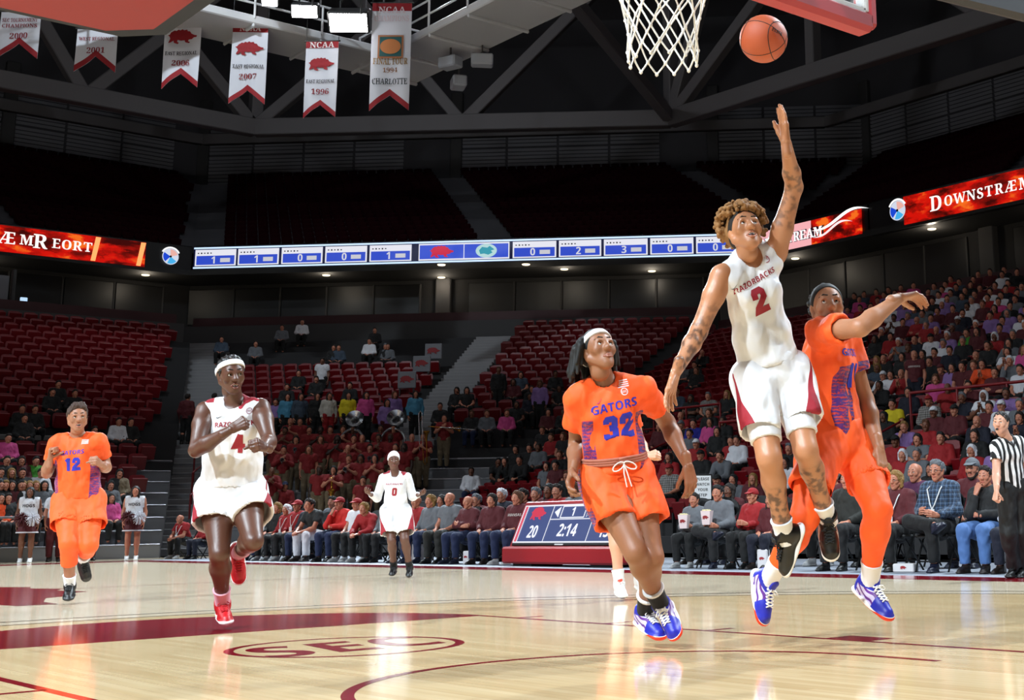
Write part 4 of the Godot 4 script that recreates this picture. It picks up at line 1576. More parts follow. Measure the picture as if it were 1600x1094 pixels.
# A running boar in outline, about 2 wide and 1 high, snout to the right.
func boar() -> PackedVector2Array:
	return PackedVector2Array([Vector2(-1.0, 0.12), Vector2(-0.86, 0.16), Vector2(-0.78, 0.3), Vector2(-0.55, 0.46), Vector2(-0.42, 0.42), Vector2(-0.3, 0.52), Vector2(-0.16, 0.46), Vector2(-0.02, 0.54), Vector2(0.1, 0.46), Vector2(0.3, 0.5), Vector2(0.36, 0.38), Vector2(0.52, 0.36), Vector2(0.62, 0.2), Vector2(0.84, 0.1), Vector2(1.0, 0.08), Vector2(1.0, -0.05), Vector2(0.82, -0.08), Vector2(0.66, -0.2), Vector2(0.46, -0.22), Vector2(0.42, -0.34), Vector2(0.56, -0.4), Vector2(0.5, -0.48), Vector2(0.24, -0.42), Vector2(0.16, -0.26), Vector2(-0.1, -0.28), Vector2(-0.3, -0.22), Vector2(-0.34, -0.36), Vector2(-0.2, -0.44), Vector2(-0.3, -0.52), Vector2(-0.54, -0.44), Vector2(-0.58, -0.28), Vector2(-0.74, -0.4), Vector2(-0.92, -0.46), Vector2(-0.9, -0.34), Vector2(-0.8, -0.14), Vector2(-0.86, 0.02)])


# ---------------------------------------------------------------- the basket and the ball
func build_basket() -> void:
	var pad := paint(Color(0.62, 0.13, 0.15), 0.5)
	var o := thing("basketball_hoop", "glass backboard with red padded edge, orange rim and white net above the leaping player", "basketball hoop", Vector3(-3.6, 0, 0))
	var off := Vector3(3.6, 0, 0)  # shapes are written with the rim over the origin
	var place := at(off)
	var glass := StandardMaterial3D.new()
	glass.transparency = BaseMaterial3D.TRANSPARENCY_ALPHA
	glass.albedo_color = Color(0.9, 0.95, 0.95, 0.08)
	glass.roughness = 0.03
	part("backboard", to_mesh(moved(box(Vector3(0.012, 1.0, 1.76)), at(Vector3(-0.39, 3.43, 0))), glass), o, place)
	var white := paint(Color(0.85, 0.85, 0.85), 0.4)
	var frame_bars := []
	for z in [-0.88, 0.88]:
		frame_bars.append(bar(Vector3(-0.41, 2.93, z), Vector3(-0.41, 3.95, z), 0.05, 0.05, 0.008))
	for y in [2.93, 3.95]:
		frame_bars.append(bar(Vector3(-0.41, y, -0.88), Vector3(-0.41, y, 0.88), 0.05, 0.05, 0.008))
	part("board_frame", to_mesh(joined(frame_bars), white), o, place)
	var target := []
	for y in [3.09, 3.51]:
		target.append(bar(Vector3(-0.383, y, -0.305), Vector3(-0.383, y, 0.305), 0.05, 0.004))
	for z in [-0.28, 0.28]:
		target.append(bar(Vector3(-0.383, 3.09, z), Vector3(-0.383, 3.51, z), 0.004, 0.05))
	part("target_square", to_mesh(joined(target), white), o, place)
	# the pad: a U of foam along the bottom edge and up the corners
	var foam := part("edge_pad", to_mesh(joined([moved(box(Vector3(0.11, 0.1, 1.86), 0.022), at(Vector3(-0.39, 2.89, 0))), moved(box(Vector3(0.11, 0.4, 0.075), 0.022), at(Vector3(-0.39, 3.06, 0.92))), moved(box(Vector3(0.11, 0.4, 0.075), 0.022), at(Vector3(-0.39, 3.06, -0.92)))]), pad), o, place)
	for z in [-0.72, -0.42, -0.12, 0.18, 0.48, 0.72]:
		part("screw_hole", to_mesh(moved(lathe([[0.0001, 0.0], [0.016, 0.0], [0.019, -0.006], [0.019, -0.01]], 14), at(Vector3(-0.39, 2.846, z), Basis(Vector3.RIGHT, PI))), paint(Color(0.28, 0.05, 0.06), 0.6)), foam)
	var hoop := []
	for i in 48:
		hoop.append(Vector3(cos(TAU * i / 48.0) * 0.2376, 3.05, sin(TAU * i / 48.0) * 0.2376))
	var orange := paint(Color(0.85, 0.25, 0.06), 0.35, 0.2)
	var rim := part("rim", to_mesh(tube(hoop, 0.009, 10, true), orange), o, place)
	part("rim_bracket", to_mesh(joined([moved(box(Vector3(0.16, 0.03, 0.13), 0.008), at(Vector3(-0.3, 3.04, 0))), moved(box(Vector3(0.02, 0.13, 0.16), 0.006), at(Vector3(-0.375, 3.0, 0)))]), orange), rim)
	# the net: twelve loops, crossing cords in five rounds of diamonds
	var cords := []
	var levels := [[3.045, 0.236], [2.965, 0.212], [2.885, 0.186], [2.805, 0.165], [2.725, 0.153], [2.655, 0.156], [2.6, 0.152]]
	for i in 12:
		for way in [-1.0, 1.0]:
			var p := []
			for k in levels.size():
				var turn: float = TAU / 12.0 * (i + way * k * 0.5)
				p.append(Vector3(cos(turn) * levels[k][1], levels[k][0], sin(turn) * levels[k][1]))
			var smooth := []
			for k in p.size() - 1:
				for t in 4:
					var q: Vector3 = p[k].cubic_interpolate(p[k + 1], p[maxi(k - 1, 0)], p[mini(k + 2, p.size() - 1)], t / 4.0)
					smooth.append(q)
			smooth.append(p[-1])
			cords.append(tube(smooth, 0.0042, 6))
			for k in range(1, levels.size()):
				if way > 0:
					cords.append(lathe([[0.0001, 0.011], [0.007, 0.006], [0.008, 0.0], [0.007, -0.006], [0.0001, -0.011]], 8))
					cords[-1] = moved(cords[-1], at(p[k]))
	part("net", to_mesh(joined(cords), paint(Color(0.88, 0.87, 0.84), 0.8)), o, place)
	part("arm", to_mesh(joined([bar(Vector3(-0.45, 3.5, 0.2), Vector3(-3.4, 2.3, 0.12), 0.14, 0.1, 0.02), bar(Vector3(-0.45, 3.5, -0.2), Vector3(-3.4, 2.3, -0.12), 0.14, 0.1, 0.02), bar(Vector3(-0.45, 3.05, 0), Vector3(-3.4, 1.5, 0), 0.1, 0.1, 0.02)]), paint(Color(0.1, 0.1, 0.11), 0.5)), o, place)
	part("post", to_mesh(bar(Vector3(-3.6, 0.3, 0), Vector3(-3.5, 2.5, 0), 0.5, 0.4, 0.08), pad), o, place)
	part("base", to_mesh(moved(box(Vector3(2.0, 0.4, 1.3), 0.08), at(Vector3(-4.1, 0.2, 0))), pad), o, place)
	# the ball
	var ball_o := thing("basketball", "orange basketball in the air beside the net", "ball", Vector3(0.034, 2.881, 0.665))
	var pebbles := noise_map(0.35, 3.0, 1, 9)
	var leather := paint(Color(0.66, 0.29, 0.14), 0.55, 0.0, {"normal_enabled": true, "normal_texture": pebbles, "normal_scale": 0.5, "uv1_triplanar": true, "uv1_scale": Vector3(9, 9, 9)})
	var sphere := []
	for i in 25:
		sphere.append([maxf(0.115 * sin(PI * i / 24.0), 0.0001), 0.115 * cos(PI * i / 24.0)])
	var turn := Basis.from_euler(Vector3(0.5, 0.55, 0.35))
	var skin_part := part("cover", to_mesh(moved(lathe(sphere, 40), at(Vector3.ZERO, turn)), leather), ball_o)
	var seams := []
	for plane in 2:
		var loop := []
		for i in 60:
			var a := TAU * i / 60.0
			loop.append(turn * (Vector3(cos(a), sin(a), 0) if plane == 0 else Vector3(cos(a), 0, sin(a))) * 0.1145)
		seams.append(tube(loop, 0.0021, 6, true))
	for m in [-1.0, 1.0]:
		var loop := []
		for i in 80:
			var a := TAU * i / 80.0
			var d := Vector3(0.62 * m + 0.12 * m * cos(2 * a), 0.78 * cos(a), 0.78 * sin(a)).normalized()
			loop.append(turn * d * 0.1145)
		seams.append(tube(loop, 0.0021, 6, true))
	part("seams", to_mesh(joined(seams), paint(Color(0.05, 0.035, 0.03), 0.6)), skin_part)
	var facing := (Vector3(-4.32, 0.62, -3.7) - Vector3(0.034, 2.881, 0.665)).normalized()
	var right := Vector3(-0.678, 0.0, 0.735).rotated(facing, -0.3)
	var up := facing.cross(right).normalized()
	var spot := facing * 0.086 + right * 0.05 + up * 0.048
	var out := spot.normalized()
	var r2 := (right - out * right.dot(out)).normalized()
	var surface: Array = moved(lathe(sphere, 40), at(Vector3.ZERO, turn))
	part("lettering", to_mesh(printed(letters("ELITE", 0.017, false, 800, 0.1), surface, out * 0.115, r2, out.cross(r2), 0.0022, 0.008), paint(Color(0.06, 0.045, 0.04), 0.5)), skin_part)
	var spot2 := (facing * 0.07 + right * 0.035 + up * 0.095).normalized()
	var r3 := (right - spot2 * right.dot(spot2)).normalized()
	part("maker_mark", to_mesh(printed(plate(PackedVector2Array([Vector2(-0.02, 0.004), Vector2(-0.014, -0.005), Vector2(-0.006, -0.006), Vector2(0.022, 0.008), Vector2(-0.006, -0.001), Vector2(-0.013, 0.0)]), 0.0), surface, spot2 * 0.115, r3, spot2.cross(r3), 0.0022, 0.008), paint(Color(0.06, 0.045, 0.04), 0.5)), skin_part)


# ---------------------------------------------------------------- the stands
# One side of the lower bowl: origin on its front edge, «along» and «out» flat directions, rows 0.85 deep and 0.34 high.
class Stand:
	var origin: Vector3
	var along: Vector3
	var out: Vector3
	var a0: float
	var a0s: float
	var a1: float
	var a1s: float
	var rows: int

	func from(s: float) -> float:
		return a0 + a0s * s

	func to(s: float) -> float:
		return a1 + a1s * s

	func spot(a: float, s: float, y: float) -> Vector3:
		return origin + along * a + out * s + Vector3(0, y, 0)


func side(origin: Vector3, along: Vector3, out: Vector3, a0: float, a0s: float, a1: float, a1s: float, rows: int) -> Stand:
	var s := Stand.new()
	s.origin = origin
	s.along = along
	s.out = out
	s.a0 = a0
	s.a0s = a0s
	s.a1 = a1
	s.a1s = a1s
	s.rows = rows
	return s


const DEEP := 0.85
const RISE := 0.34
var end_side: Stand
var corner_side: Stand
var long_side: Stand


func tread_height(row: int) -> float:
	return RISE * (row + 1)


func build_stands() -> void:
	var h := sqrt(0.5)
	end_side = side(Vector3(31, 0, 0), Vector3.BACK, Vector3.RIGHT, -12.0, 0.0, 9.35, 0.414, 24)
	corner_side = side(Vector3(29.55, 0, 14.05), Vector3(-h, 0, h), Vector3(h, 0, h), -5.29, -0.414, 2.05, 0.308, 25)
	long_side = side(Vector3(0, 0, 15.5), Vector3.LEFT, Vector3.BACK, -28.1, -0.529, 14.0, 0.0, 23)
	var concrete := paint(Color(0.16, 0.155, 0.16), 0.85)
	var grey := paint(Color(0.42, 0.425, 0.44), 0.6)
	var black := paint(Color(0.015, 0.015, 0.017), 0.8)
	var labels := ["stepped stand of red seats at the far end of the court", "stepped corner stand where the band stands in red shirts", "stepped stand full of spectators along the far sideline"]
	var sides: Array[Stand] = [end_side, corner_side, long_side]
	for k in 3:
		var sd := sides[k]
		var o := thing("grandstand", labels[k], "grandstand", sd.origin)
		for r in sd.rows:
			var s := r * DEEP
			var a := sd.from(s + DEEP)
			var b := sd.to(s + DEEP)
			var y := tread_height(r)
			var m := concrete
			if r < 7 and k < 2:
				m = grey
			var basis := Basis(sd.along, Vector3.UP, sd.along.cross(Vector3.UP))
			var high := minf(y, 0.75)
			part("tread", to_mesh(moved(box(Vector3(b - a, high, DEEP + 0.02)), at(sd.along * ((a + b) / 2) + sd.out * (s + DEEP / 2) + Vector3(0, y - high / 2, 0), basis)), m), o)
			if r < 8 and k < 2:  # a bright metal nosing on the low bleacher rows
				part("nosing", to_mesh(bar(sd.along * a + sd.out * s + Vector3(0, y - 0.02, 0), sd.along * b + sd.out * s + Vector3(0, y - 0.02, 0), 0.05, 0.04, 0.01), paint(Color(0.5, 0.5, 0.52), 0.4, 0.5)), o)
		if k == 0:
			part("ledge", to_mesh(bar(sd.along * -12.0 + sd.out * 7.2 + Vector3(0, 3.35, 0), sd.along * 11.3 + sd.out * 7.2 + Vector3(0, 3.35, 0), 0.16, 0.5, 0.02), paint(Color(0.4, 0.39, 0.38), 0.7)), o)
			part("ledge_wall", to_mesh(bar(sd.along * -12.0 + sd.out * 6.95 + Vector3(0, 2.7, 0), sd.along * 11.2 + sd.out * 6.95 + Vector3(0, 2.7, 0), 1.15, 0.1), black), o)
	# the stairways: half-height steps let into the rows
	stairway(corner_side, func(s: float) -> float: return corner_side.from(s) + 1.0, 1.7, 0, 25, "stairway climbing between the far end stand and the corner stand")
	stairway(corner_side, func(_s: float) -> float: return -0.35, 1.5, 6, 25, "stairway climbing through the middle of the corner stand")
	stairway(end_side, func(_s: float) -> float: return 6.6, 1.4, 17, 24, "dark stairway in the top rows of the far end stand")
	# handrails on the first stairway
	for r in [1, 3, 5]:
		var s: float = r * DEEP + 0.4
		var p := corner_side.spot(corner_side.from(s) + 1.0, s, tread_height(r))
		var o := thing("handrail", ["lowest short red handrail on the corner stairway", "middle short red handrail on the corner stairway", "upper short red handrail on the corner stairway"][r / 2], "handrail", p)
		var red := paint(Color(0.4, 0.02, 0.05), 0.4)
		part("post", to_mesh(joined([tube([Vector3.ZERO, Vector3(0, 0.95, 0)], 0.03), moved(lathe([[0.0001, 0.03], [0.09, 0.025], [0.1, 0.0]], 16), Transform3D.IDENTITY)]), red), o)
		part("rail", to_mesh(tube([Vector3(0, 0.3, 0), Vector3(0, 0.95, 0), corner_side.out * 0.9 + Vector3(0, 1.3, 0), corner_side.out * 0.95 + Vector3(0, 0.5, 0)], 0.03), red), o)
	for q in [[11.5, "lowest"], [13.5, "middle"], [15.2, "highest"]]:
		var s: float = q[0]
		var o := thing("aisle_board", "small white board with a red boar beside the corner stairway, %s of three" % q[1], "sign", corner_side.spot(-1.6, s, 0.4 * s + 0.35), atan2(-1.0, -1.0))
		part("board", to_mesh(moved(box(Vector3(0.66, 0.6, 0.06), 0.02), at(Vector3(0, 0.85, 0))), paint(Color(0.42, 0.42, 0.44), 0.6)), o)
		for m in [-0.25, 0.25]:
			part("leg", to_mesh(bar(Vector3(m, 0, 0), Vector3(m, 0.6, 0), 0.05, 0.05), paint(Color(0.1, 0.1, 0.1), 0.6)), o)
		part("boar_emblem", to_mesh(moved(plate(boar(), 0.01), Transform3D(Basis.from_scale(Vector3(0.26, 0.25, 1)), Vector3(0, 0.87, 0.036))), paint(Color(0.5, 0.03, 0.07), 0.6)), o)
	build_seats()


func stairway(sd: Stand, centre: Callable, wide: float, first: int, last: int, label: String) -> void:
	var o := thing("stairway", label, "stairs", sd.origin)
	var m := paint(Color(0.5, 0.495, 0.5), 0.8)
	var basis := Basis(sd.along, Vector3.UP, sd.along.cross(Vector3.UP))
	for r in range(first, last):
		for half in 2:
			var s := r * DEEP + half * DEEP / 2 - DEEP / 2
			var y := tread_height(r) - (0.5 - half * 0.5) * RISE + 0.015
			var c: float = centre.call(s)
			part("step", to_mesh(moved(box(Vector3(wide, RISE / 2 + 0.03, DEEP / 2 + 0.03), 0.015), at(sd.along * c + sd.out * (s + DEEP / 4) + Vector3(0, y - RISE / 4, 0), basis)), m), o)


# The red tip-up seats. The nearest three hundred in the picture are things of their own, the rest one stuff.
var taken := {}  # rows and places where somebody sits or stands


func seat_shape() -> Array:
	var back := PackedVector2Array([Vector2(-0.22, 0.0), Vector2(0.22, 0.0), Vector2(0.23, 0.3), Vector2(0.2, 0.4), Vector2(0.12, 0.425), Vector2(-0.12, 0.425), Vector2(-0.2, 0.4), Vector2(-0.23, 0.3)])
	var back_a := moved(plate(back, 0.035), at(Vector3(0, 0.4, -0.18), Basis(X, -0.16)))
	var pan := moved(box(Vector3(0.43, 0.05, 0.4), 0.018), at(Vector3(0, 0.54, -0.06), Basis(X, -1.25)))
	return [back_a, pan]


func build_seats() -> void:
	var red := paint(Color(0.42, 0.02, 0.06), 0.38)
	var steel := paint(Color(0.12, 0.12, 0.125), 0.5)
	var pieces := seat_shape()
	var back_m := to_mesh(pieces[0], red)
	var pan_m := to_mesh(pieces[1], red)
	var leg_m := to_mesh(joined([moved(box(Vector3(0.03, 0.5, 0.1)), at(Vector3(-0.25, 0.25, -0.1))), moved(box(Vector3(0.04, 0.03, 0.3), 0.01), at(Vector3(-0.25, 0.6, -0.02)))]), steel)
	var whole := to_mesh(joined(pieces), red)
	for line in crowd.split("\n", false):
		var w := line.split(" ", false)
		var key := w[0] + w[1]
		if not taken.has(key):
			taken[key] = []
		taken[key].append(float(w[2]))
	var places := []
	var eye := Vector3(-4.32, 0.62, -3.7)
	var sides: Array[Stand] = [end_side, corner_side, long_side]
	for k in 3:
		var sd := sides[k]
		for r in sd.rows:
			if k == 1 and r < 10:
				continue
			var s := r * DEEP + 0.5
			var a := sd.from(s) + 0.4
			var index := 0
			while a < sd.to(s) - 0.3:
				var skip: bool = k == 1 and (a < sd.from(s) + 2.1 or absf(a + 0.35) < 1.05 or (r >= 18 and a < -1.2)) or k == 0 and absf(a - 6.6) < 1.0 and r >= 17
				if k == 0 and (r == 7 or r == 8):
					skip = true
				for other: float in taken.get(["E", "C", "S"][k] + str(r), []):
					skip = skip or absf(other - a) < 0.3
				if not skip:
					var p := sd.spot(a, s + 0.1, tread_height(r))
					var turn := atan2(-sd.out.x, -sd.out.z)
					if in_view(p):
						places.append([p.distance_to(eye), p, turn, k, r, index])
				a += 0.56
				index += 1
	places.sort_custom(func(a, b): return a[0] < b[0])
	var near := places.slice(0, 300)
	near.sort_custom(func(a, b): return a[3] * 10000 + a[4] * 200 + a[5] < b[3] * 10000 + b[4] * 200 + b[5])
	var row_count := {}
	for q: Array in near:
		var key := str(q[3]) + " " + str(q[4])
		row_count[key] = row_count.get(key, 0) + 1
		q.append(row_count[key])
	var rest := []
	var where := ["far end stand", "corner stand", "sideline stand"]
	for i in places.size():
		var q: Array = places[i]
		var t := Transform3D(Basis(Vector3.UP, q[2]), q[1])
		if i < 300:
			var o := thing("stadium_seat", "empty red tip-up seat, %s empty one from left in row %s, %s" % [ordinal(q[6]), count_word(q[4]), where[q[3]]], "seat", q[1], q[2], "red seats in row %s of the %s" % [count_word(q[4]), where[q[3]]])
			part("backrest", back_m, o)
			part("seat", pan_m, o)
			part("leg", leg_m, o)
		else:
			rest.append(t)
	var mm := MultiMesh.new()
	mm.transform_format = MultiMesh.TRANSFORM_3D
	mm.mesh = whole
	mm.instance_count = rest.size()
	for i in rest.size():
		mm.set_instance_transform(i, rest[i])
	var stuff := MultiMeshInstance3D.new()
	stuff.name = "stadium_seats"
	stuff.multimesh = mm
	add_child(stuff)
	tag(stuff, "rows of empty red seats rising in the lower stands behind the court", "seats", "", "stuff")


func count_word(n: int) -> String:
	return ["one", "two", "three", "four", "five", "six", "seven", "eight", "nine", "ten", "eleven", "twelve", "thirteen", "fourteen", "fifteen", "sixteen", "seventeen", "eighteen", "nineteen", "twenty", "twenty-one", "twenty-two", "twenty-three", "twenty-four", "twenty-five", "twenty-six", "twenty-seven", "twenty-eight", "twenty-nine", "thirty"][clampi(n, 0, 29)]


func in_view(p: Vector3) -> bool:  # whether the photograph could show the point
	var d := p - Vector3(-4.3208, 0.6188, -3.6998)
	var depth := d.dot(Vector3(0.71677, 0.20561, 0.66631))
	if depth < 1.0:
		return false
	var px := 1123.05 + 2118.2 * d.dot(Vector3(-0.67797, -0.01801, 0.73487)) / depth
	var py := 371.08 - 2118.2 * d.dot(Vector3(-0.16310, 0.97847, -0.12648)) / depth
	return px > -220 and px < 1820 and py > -120 and py < 1200


# ---------------------------------------------------------------- walls, suites, upper deck, roof
# The ribbon line, seen from above: end, corner and long side, going round the hall.
const RIBBON := [Vector3(58.5, 0, -30), Vector3(58.5, 0, 20.7), Vector3(39.9, 0, 39.4), Vector3(-30, 0, 39.4)]


func slab(points: Array, y: float, high: float) -> Array:  # a level slab with a polygon outline (x, z)
	var o := PackedVector2Array()
	for p: Vector3 in points:
		o.append(Vector2(p.x, p.z))
	return moved(plate(o, high), Transform3D(Basis(Vector3.RIGHT, Vector3.BACK, Vector3.DOWN), Vector3(0, y, 0)))


func offset_line(d: float) -> Array:  # the ribbon line moved outwards
	var t := d * 0.41421
	return [Vector3(58.5 + d, 0, -30), Vector3(58.5 + d, 0, 20.7 + t), Vector3(39.9 + t, 0, 39.4 + d), Vector3(-30, 0, 39.4 + d)]


func wall_along(a: Vector3, b: Vector3, y0: float, y1: float, thick: float) -> Array:
	return bar(a + Vector3(0, (y0 + y1) / 2, 0), b + Vector3(0, (y0 + y1) / 2, 0), y1 - y0, thick)


func build_hall() -> void:
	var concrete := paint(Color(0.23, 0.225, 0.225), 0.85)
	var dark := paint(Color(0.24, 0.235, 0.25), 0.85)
	var black := paint(Color(0.02, 0.02, 0.022), 0.7)
	var sides := ["end", "corner", "long"]
	# top of the lower bowl: a low concrete wall with a red rail, a walkway, columns, dark suite windows
	var low := [[end_side.spot(-12, 20.6, 0), end_side.spot(end_side.to(20.6), 20.6, 0), 8.2], [corner_side.spot(corner_side.from(21.5), 21.5, 0), corner_side.spot(corner_side.to(21.5), 21.5, 0), 8.55], [long_side.spot(long_side.from(19.8), 19.8, 0), long_side.spot(14, 19.8, 0), 7.85]]
	var back := offset_line(3.0)
	var red := paint(Color(0.2, 0.01, 0.03), 0.6)
	for k in 3:
		var a: Vector3 = low[k][0]
		var b: Vector3 = low[k][1]
		var y: float = low[k][2]
		structure("wall_concourse_" + sides[k], to_mesh(wall_along(a, b, y - 1.2, y + 0.85, 0.25), concrete))
		var out := (b - a).normalized().cross(Vector3.UP) * (1.0 if k < 3 else -1.0)
		if out.dot(a - Vector3(12, 0, 0)) < 0.0:
			out = -out
		var rail := thing("balcony_seating", "strip of dark red seating in front of the suite windows above the %s stand" % ["far end", "corner", "sideline"][k], "seating", (a + b) / 2)
		part("seat_row", to_mesh(moved(wall_along(a + out * 0.9, b + out * 0.9, y + 0.85, y + 1.35, 0.3), at(-(a + b) / 2)), red), rail)
		structure("floor_walkway_" + sides[k], to_mesh(slab([a, b, b + out * 11.0, a + out * 11.0], y + 0.2, 0.3), dark))
		var c: Vector3 = back[k]
		var d: Vector3 = back[k + 1]
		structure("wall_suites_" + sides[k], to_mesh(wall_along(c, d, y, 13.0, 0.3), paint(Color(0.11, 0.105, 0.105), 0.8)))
		# windows in groups between pale columns
		var length := c.distance_to(d)
		var along := (d - c).normalized()
		var inward := -out
		var n := int(length / 2.3)
		for i in n:
			var p := c + along * (1.15 + i * 2.3) + inward * 0.2
			if not in_view(p + Vector3(0, y + 1.6, 0)):
				continue
			if i % 6 == 5:
				structure("trim_column", to_mesh(moved(box(Vector3(0.75, 13.0 - y, 0.6), 0.04), at(p + Vector3(0, (13.0 + y) / 2, 0), Basis(along, Vector3.UP, along.cross(Vector3.UP))) ), concrete))
			else:
				var w := structure("window", to_mesh(moved(box(Vector3(2.2, 1.75, 0.06), 0.02), at(p + Vector3(0, 11.35, 0), Basis(along, Vector3.UP, along.cross(Vector3.UP)))), paint(Color(0.02, 0.02, 0.024), 0.45)))
				part("mullion", to_mesh(moved(box(Vector3(0.09, 1.8, 0.12), 0.02), at(p + along * 1.12 + Vector3(0, 11.35, 0), Basis(along, Vector3.UP, along.cross(Vector3.UP)))), concrete), w)
	# the deck above
	var front := offset_line(0.0)
	var rear := offset_line(16.5)
	var poly := front.duplicate()
	var reversed_rear := rear.duplicate()
	reversed_rear.reverse()
	poly.append_array(reversed_rear)
	structure("ceiling_under_deck", to_mesh(slab(poly, 12.55, 0.25), paint(Color(0.13, 0.125, 0.12), 0.85)))
	var deck_rows := 18
	var upper := thing("grandstand", "dark upper tier of empty seats above the lit ribbon screens", "grandstand", Vector3(45, 12.6, 20))
	var seats := []
	for k in 3:
		for r in deck_rows:
			var l := offset_line(1.0 + r * 0.85)
			var y := 13.6 + r * 0.42
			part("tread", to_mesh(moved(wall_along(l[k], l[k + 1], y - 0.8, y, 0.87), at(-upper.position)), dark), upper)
			var a: Vector3 = l[k]
			var b: Vector3 = l[k + 1]
			var along := (b - a).normalized()
			var out := along.cross(Vector3.UP)
			if out.dot(a - Vector3(12, 0, 0)) < 0.0:
				out = -out
			var x := 0.6
			while x < a.distance_to(b) - 0.5:
				var p := a + along * x + Vector3(0, y, 0)
				if fmod(x, 14.0) > 1.5 and in_view(p):
					seats.append(Transform3D(Basis(Vector3.UP, atan2(-out.x, -out.z)), p + out * 0.1))
				x += 0.56
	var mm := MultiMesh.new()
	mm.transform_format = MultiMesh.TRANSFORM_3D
	mm.mesh = to_mesh(joined(seat_shape()), paint(Color(0.12, 0.012, 0.03), 0.75, 0.0, {"metallic_specular": 0.15}))  # same red seats as below, with the upper tier's shade put into the colour
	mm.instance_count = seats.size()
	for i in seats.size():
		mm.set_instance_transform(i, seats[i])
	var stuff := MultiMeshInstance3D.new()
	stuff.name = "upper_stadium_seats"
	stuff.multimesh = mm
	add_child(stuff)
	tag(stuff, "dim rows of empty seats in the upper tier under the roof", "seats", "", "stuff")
	# walls behind the deck, clad in ribbed panels
	var wall_line := offset_line(17.0)
	var panel_m := paint(Color(0.42, 0.42, 0.44), 0.8)
	var ribs := noise_map(0.02, 1.0, 1, 2, 64)
	for k in 3:
		var a: Vector3 = wall_line[k]
		var b: Vector3 = wall_line[k + 1]
		var w := structure("wall_" + sides[k], to_mesh(wall_along(a, b, -0.5, 31.0, 0.4), dark))
		var along := (b - a).normalized()
		var inward := -along.cross(Vector3.UP)
		if inward.dot(a - Vector3(12, 0, 0)) > 0.0:
			inward = -inward
		var basis := Basis(along, Vector3.UP, along.cross(Vector3.UP))
		var n := int(a.distance_to(b) / 3.1)
		for i in n:
			for j in 2:
				var p := a + along * (1.6 + i * 3.1) + inward * 0.28 + Vector3(0, 21.9 + j * 2.15, 0)
				if i % 5 == 4 and k == 1 or not in_view(p):
					continue
				var slats := []
				for q in 9:
					slats.append(moved(box(Vector3(2.95, 0.17, 0.1)), at(Vector3(0, -0.92 + q * 0.23, 0), Basis(X, 0.35))))
				var panel := part("wall_panel", to_mesh(moved(joined(slats), Transform3D(basis, p)), panel_m), w)
				panel.set_meta("label", "ribbed grey wall panel")
			if i % 5 == 0:
				part("pilaster", to_mesh(moved(box(Vector3(0.7, 6.0, 0.5), 0.05), at(a + along * (0.1 + i * 3.1) + inward * 0.3 + Vector3(0, 23.5, 0), basis)), concrete), w)
	structure("wall_near", to_mesh(box(Vector3(110, 32, 0.5)), dark), at(Vector3(15, 15, -50)))
	structure("wall_left_end", to_mesh(box(Vector3(0.5, 32, 110)), dark), at(Vector3(-40, 15, 3)))
	structure("wall_near_stand", to_mesh(moved(box(Vector3(100, 0.5, 26)), at(Vector3(13, 6, -26), Basis(X, 0.38))), paint(Color(0.25, 0.06, 0.08), 0.8)))
	structure("wall_near_end_stand", to_mesh(moved(box(Vector3(20, 0.5, 80)), at(Vector3(-22, 5, 0), Basis(Z, -0.4))), paint(Color(0.25, 0.06, 0.08), 0.8)))
	structure("ceiling", to_mesh(box(Vector3(122, 0.5, 112)), paint(Color(0.42, 0.415, 0.44), 0.9)), at(Vector3(17, 31.2, 3)))
	# the ends of the lit concourse far left
	var door := structure("door_1", to_mesh(moved(box(Vector3(0.2, 2.3, 1.2), 0.02), at(Vector3(53.4, 9.5, 11.0))), paint(Color(0.4, 0.4, 0.42), 0.7)))
	part("door_frame", to_mesh(moved(box(Vector3(0.3, 2.6, 0.12), 0.02), at(Vector3(53.3, 9.6, 11.75))), concrete), door)
	var sign := thing("lit_panel", "small pale blue lit panel at the top left of the far end stand", "sign", Vector3(53.2, 9.45, 12.15))
	part("face", to_mesh(box(Vector3(0.08, 0.75, 0.26), 0.02), glow(Color(0.75, 0.88, 1.0), 1.1)), sign)
	part("post", to_mesh(tube([Vector3(0, -0.36, 0), Vector3(0, -1.1, 0)], 0.03, 6), concrete), sign)
	for q in [[51.8, 30.2, 12.36], [44.4, 37.2, 12.36], [60.2, 12.0, 12.36], [24.0, 41.0, 12.36], [49.0, 28.5, 12.36], [46.6, 31.5, 12.36], [59.4, 19.0, 12.36], [46.5, 33.6, 12.36], [54.5, 25.6, 12.36], [30.0, 40.3, 12.36], [38.0, 40.4, 12.36]]:
		var lamp := thing("downlight", "small lit ceiling lamp under the upper tier behind the ribbon screen", "light", Vector3(q[0], q[2], q[1]), 0.0, "small lamps under the upper tier")
		part("lens", to_mesh(lathe([[0.0001, 0.0], [0.17, 0.0], [0.19, 0.04], [0.0001, 0.06]], 14), glow(Color(1.0, 0.93, 0.78), 2.2)), lamp)
		var l := OmniLight3D.new()
		l.name = "light"
		lamp.add_child(l)
		l.position = Vector3(0, -0.25, 0)
		l.light_color = Color(1.0, 0.94, 0.85)
		l.light_energy = 1.6
		l.light_size = 0.15
		l.omni_range = 60.0
		l.omni_attenuation = 2.0
		l.shadow_enabled = true


# ---------------------------------------------------------------- roof steel, walkways
func beam(o: Node3D, called: String, a: Vector3, b: Vector3, high: float, deep: float, m: Material) -> void:
	part(called, to_mesh(bar(a - o.position, b - o.position, high, deep, 0.04), m), o)


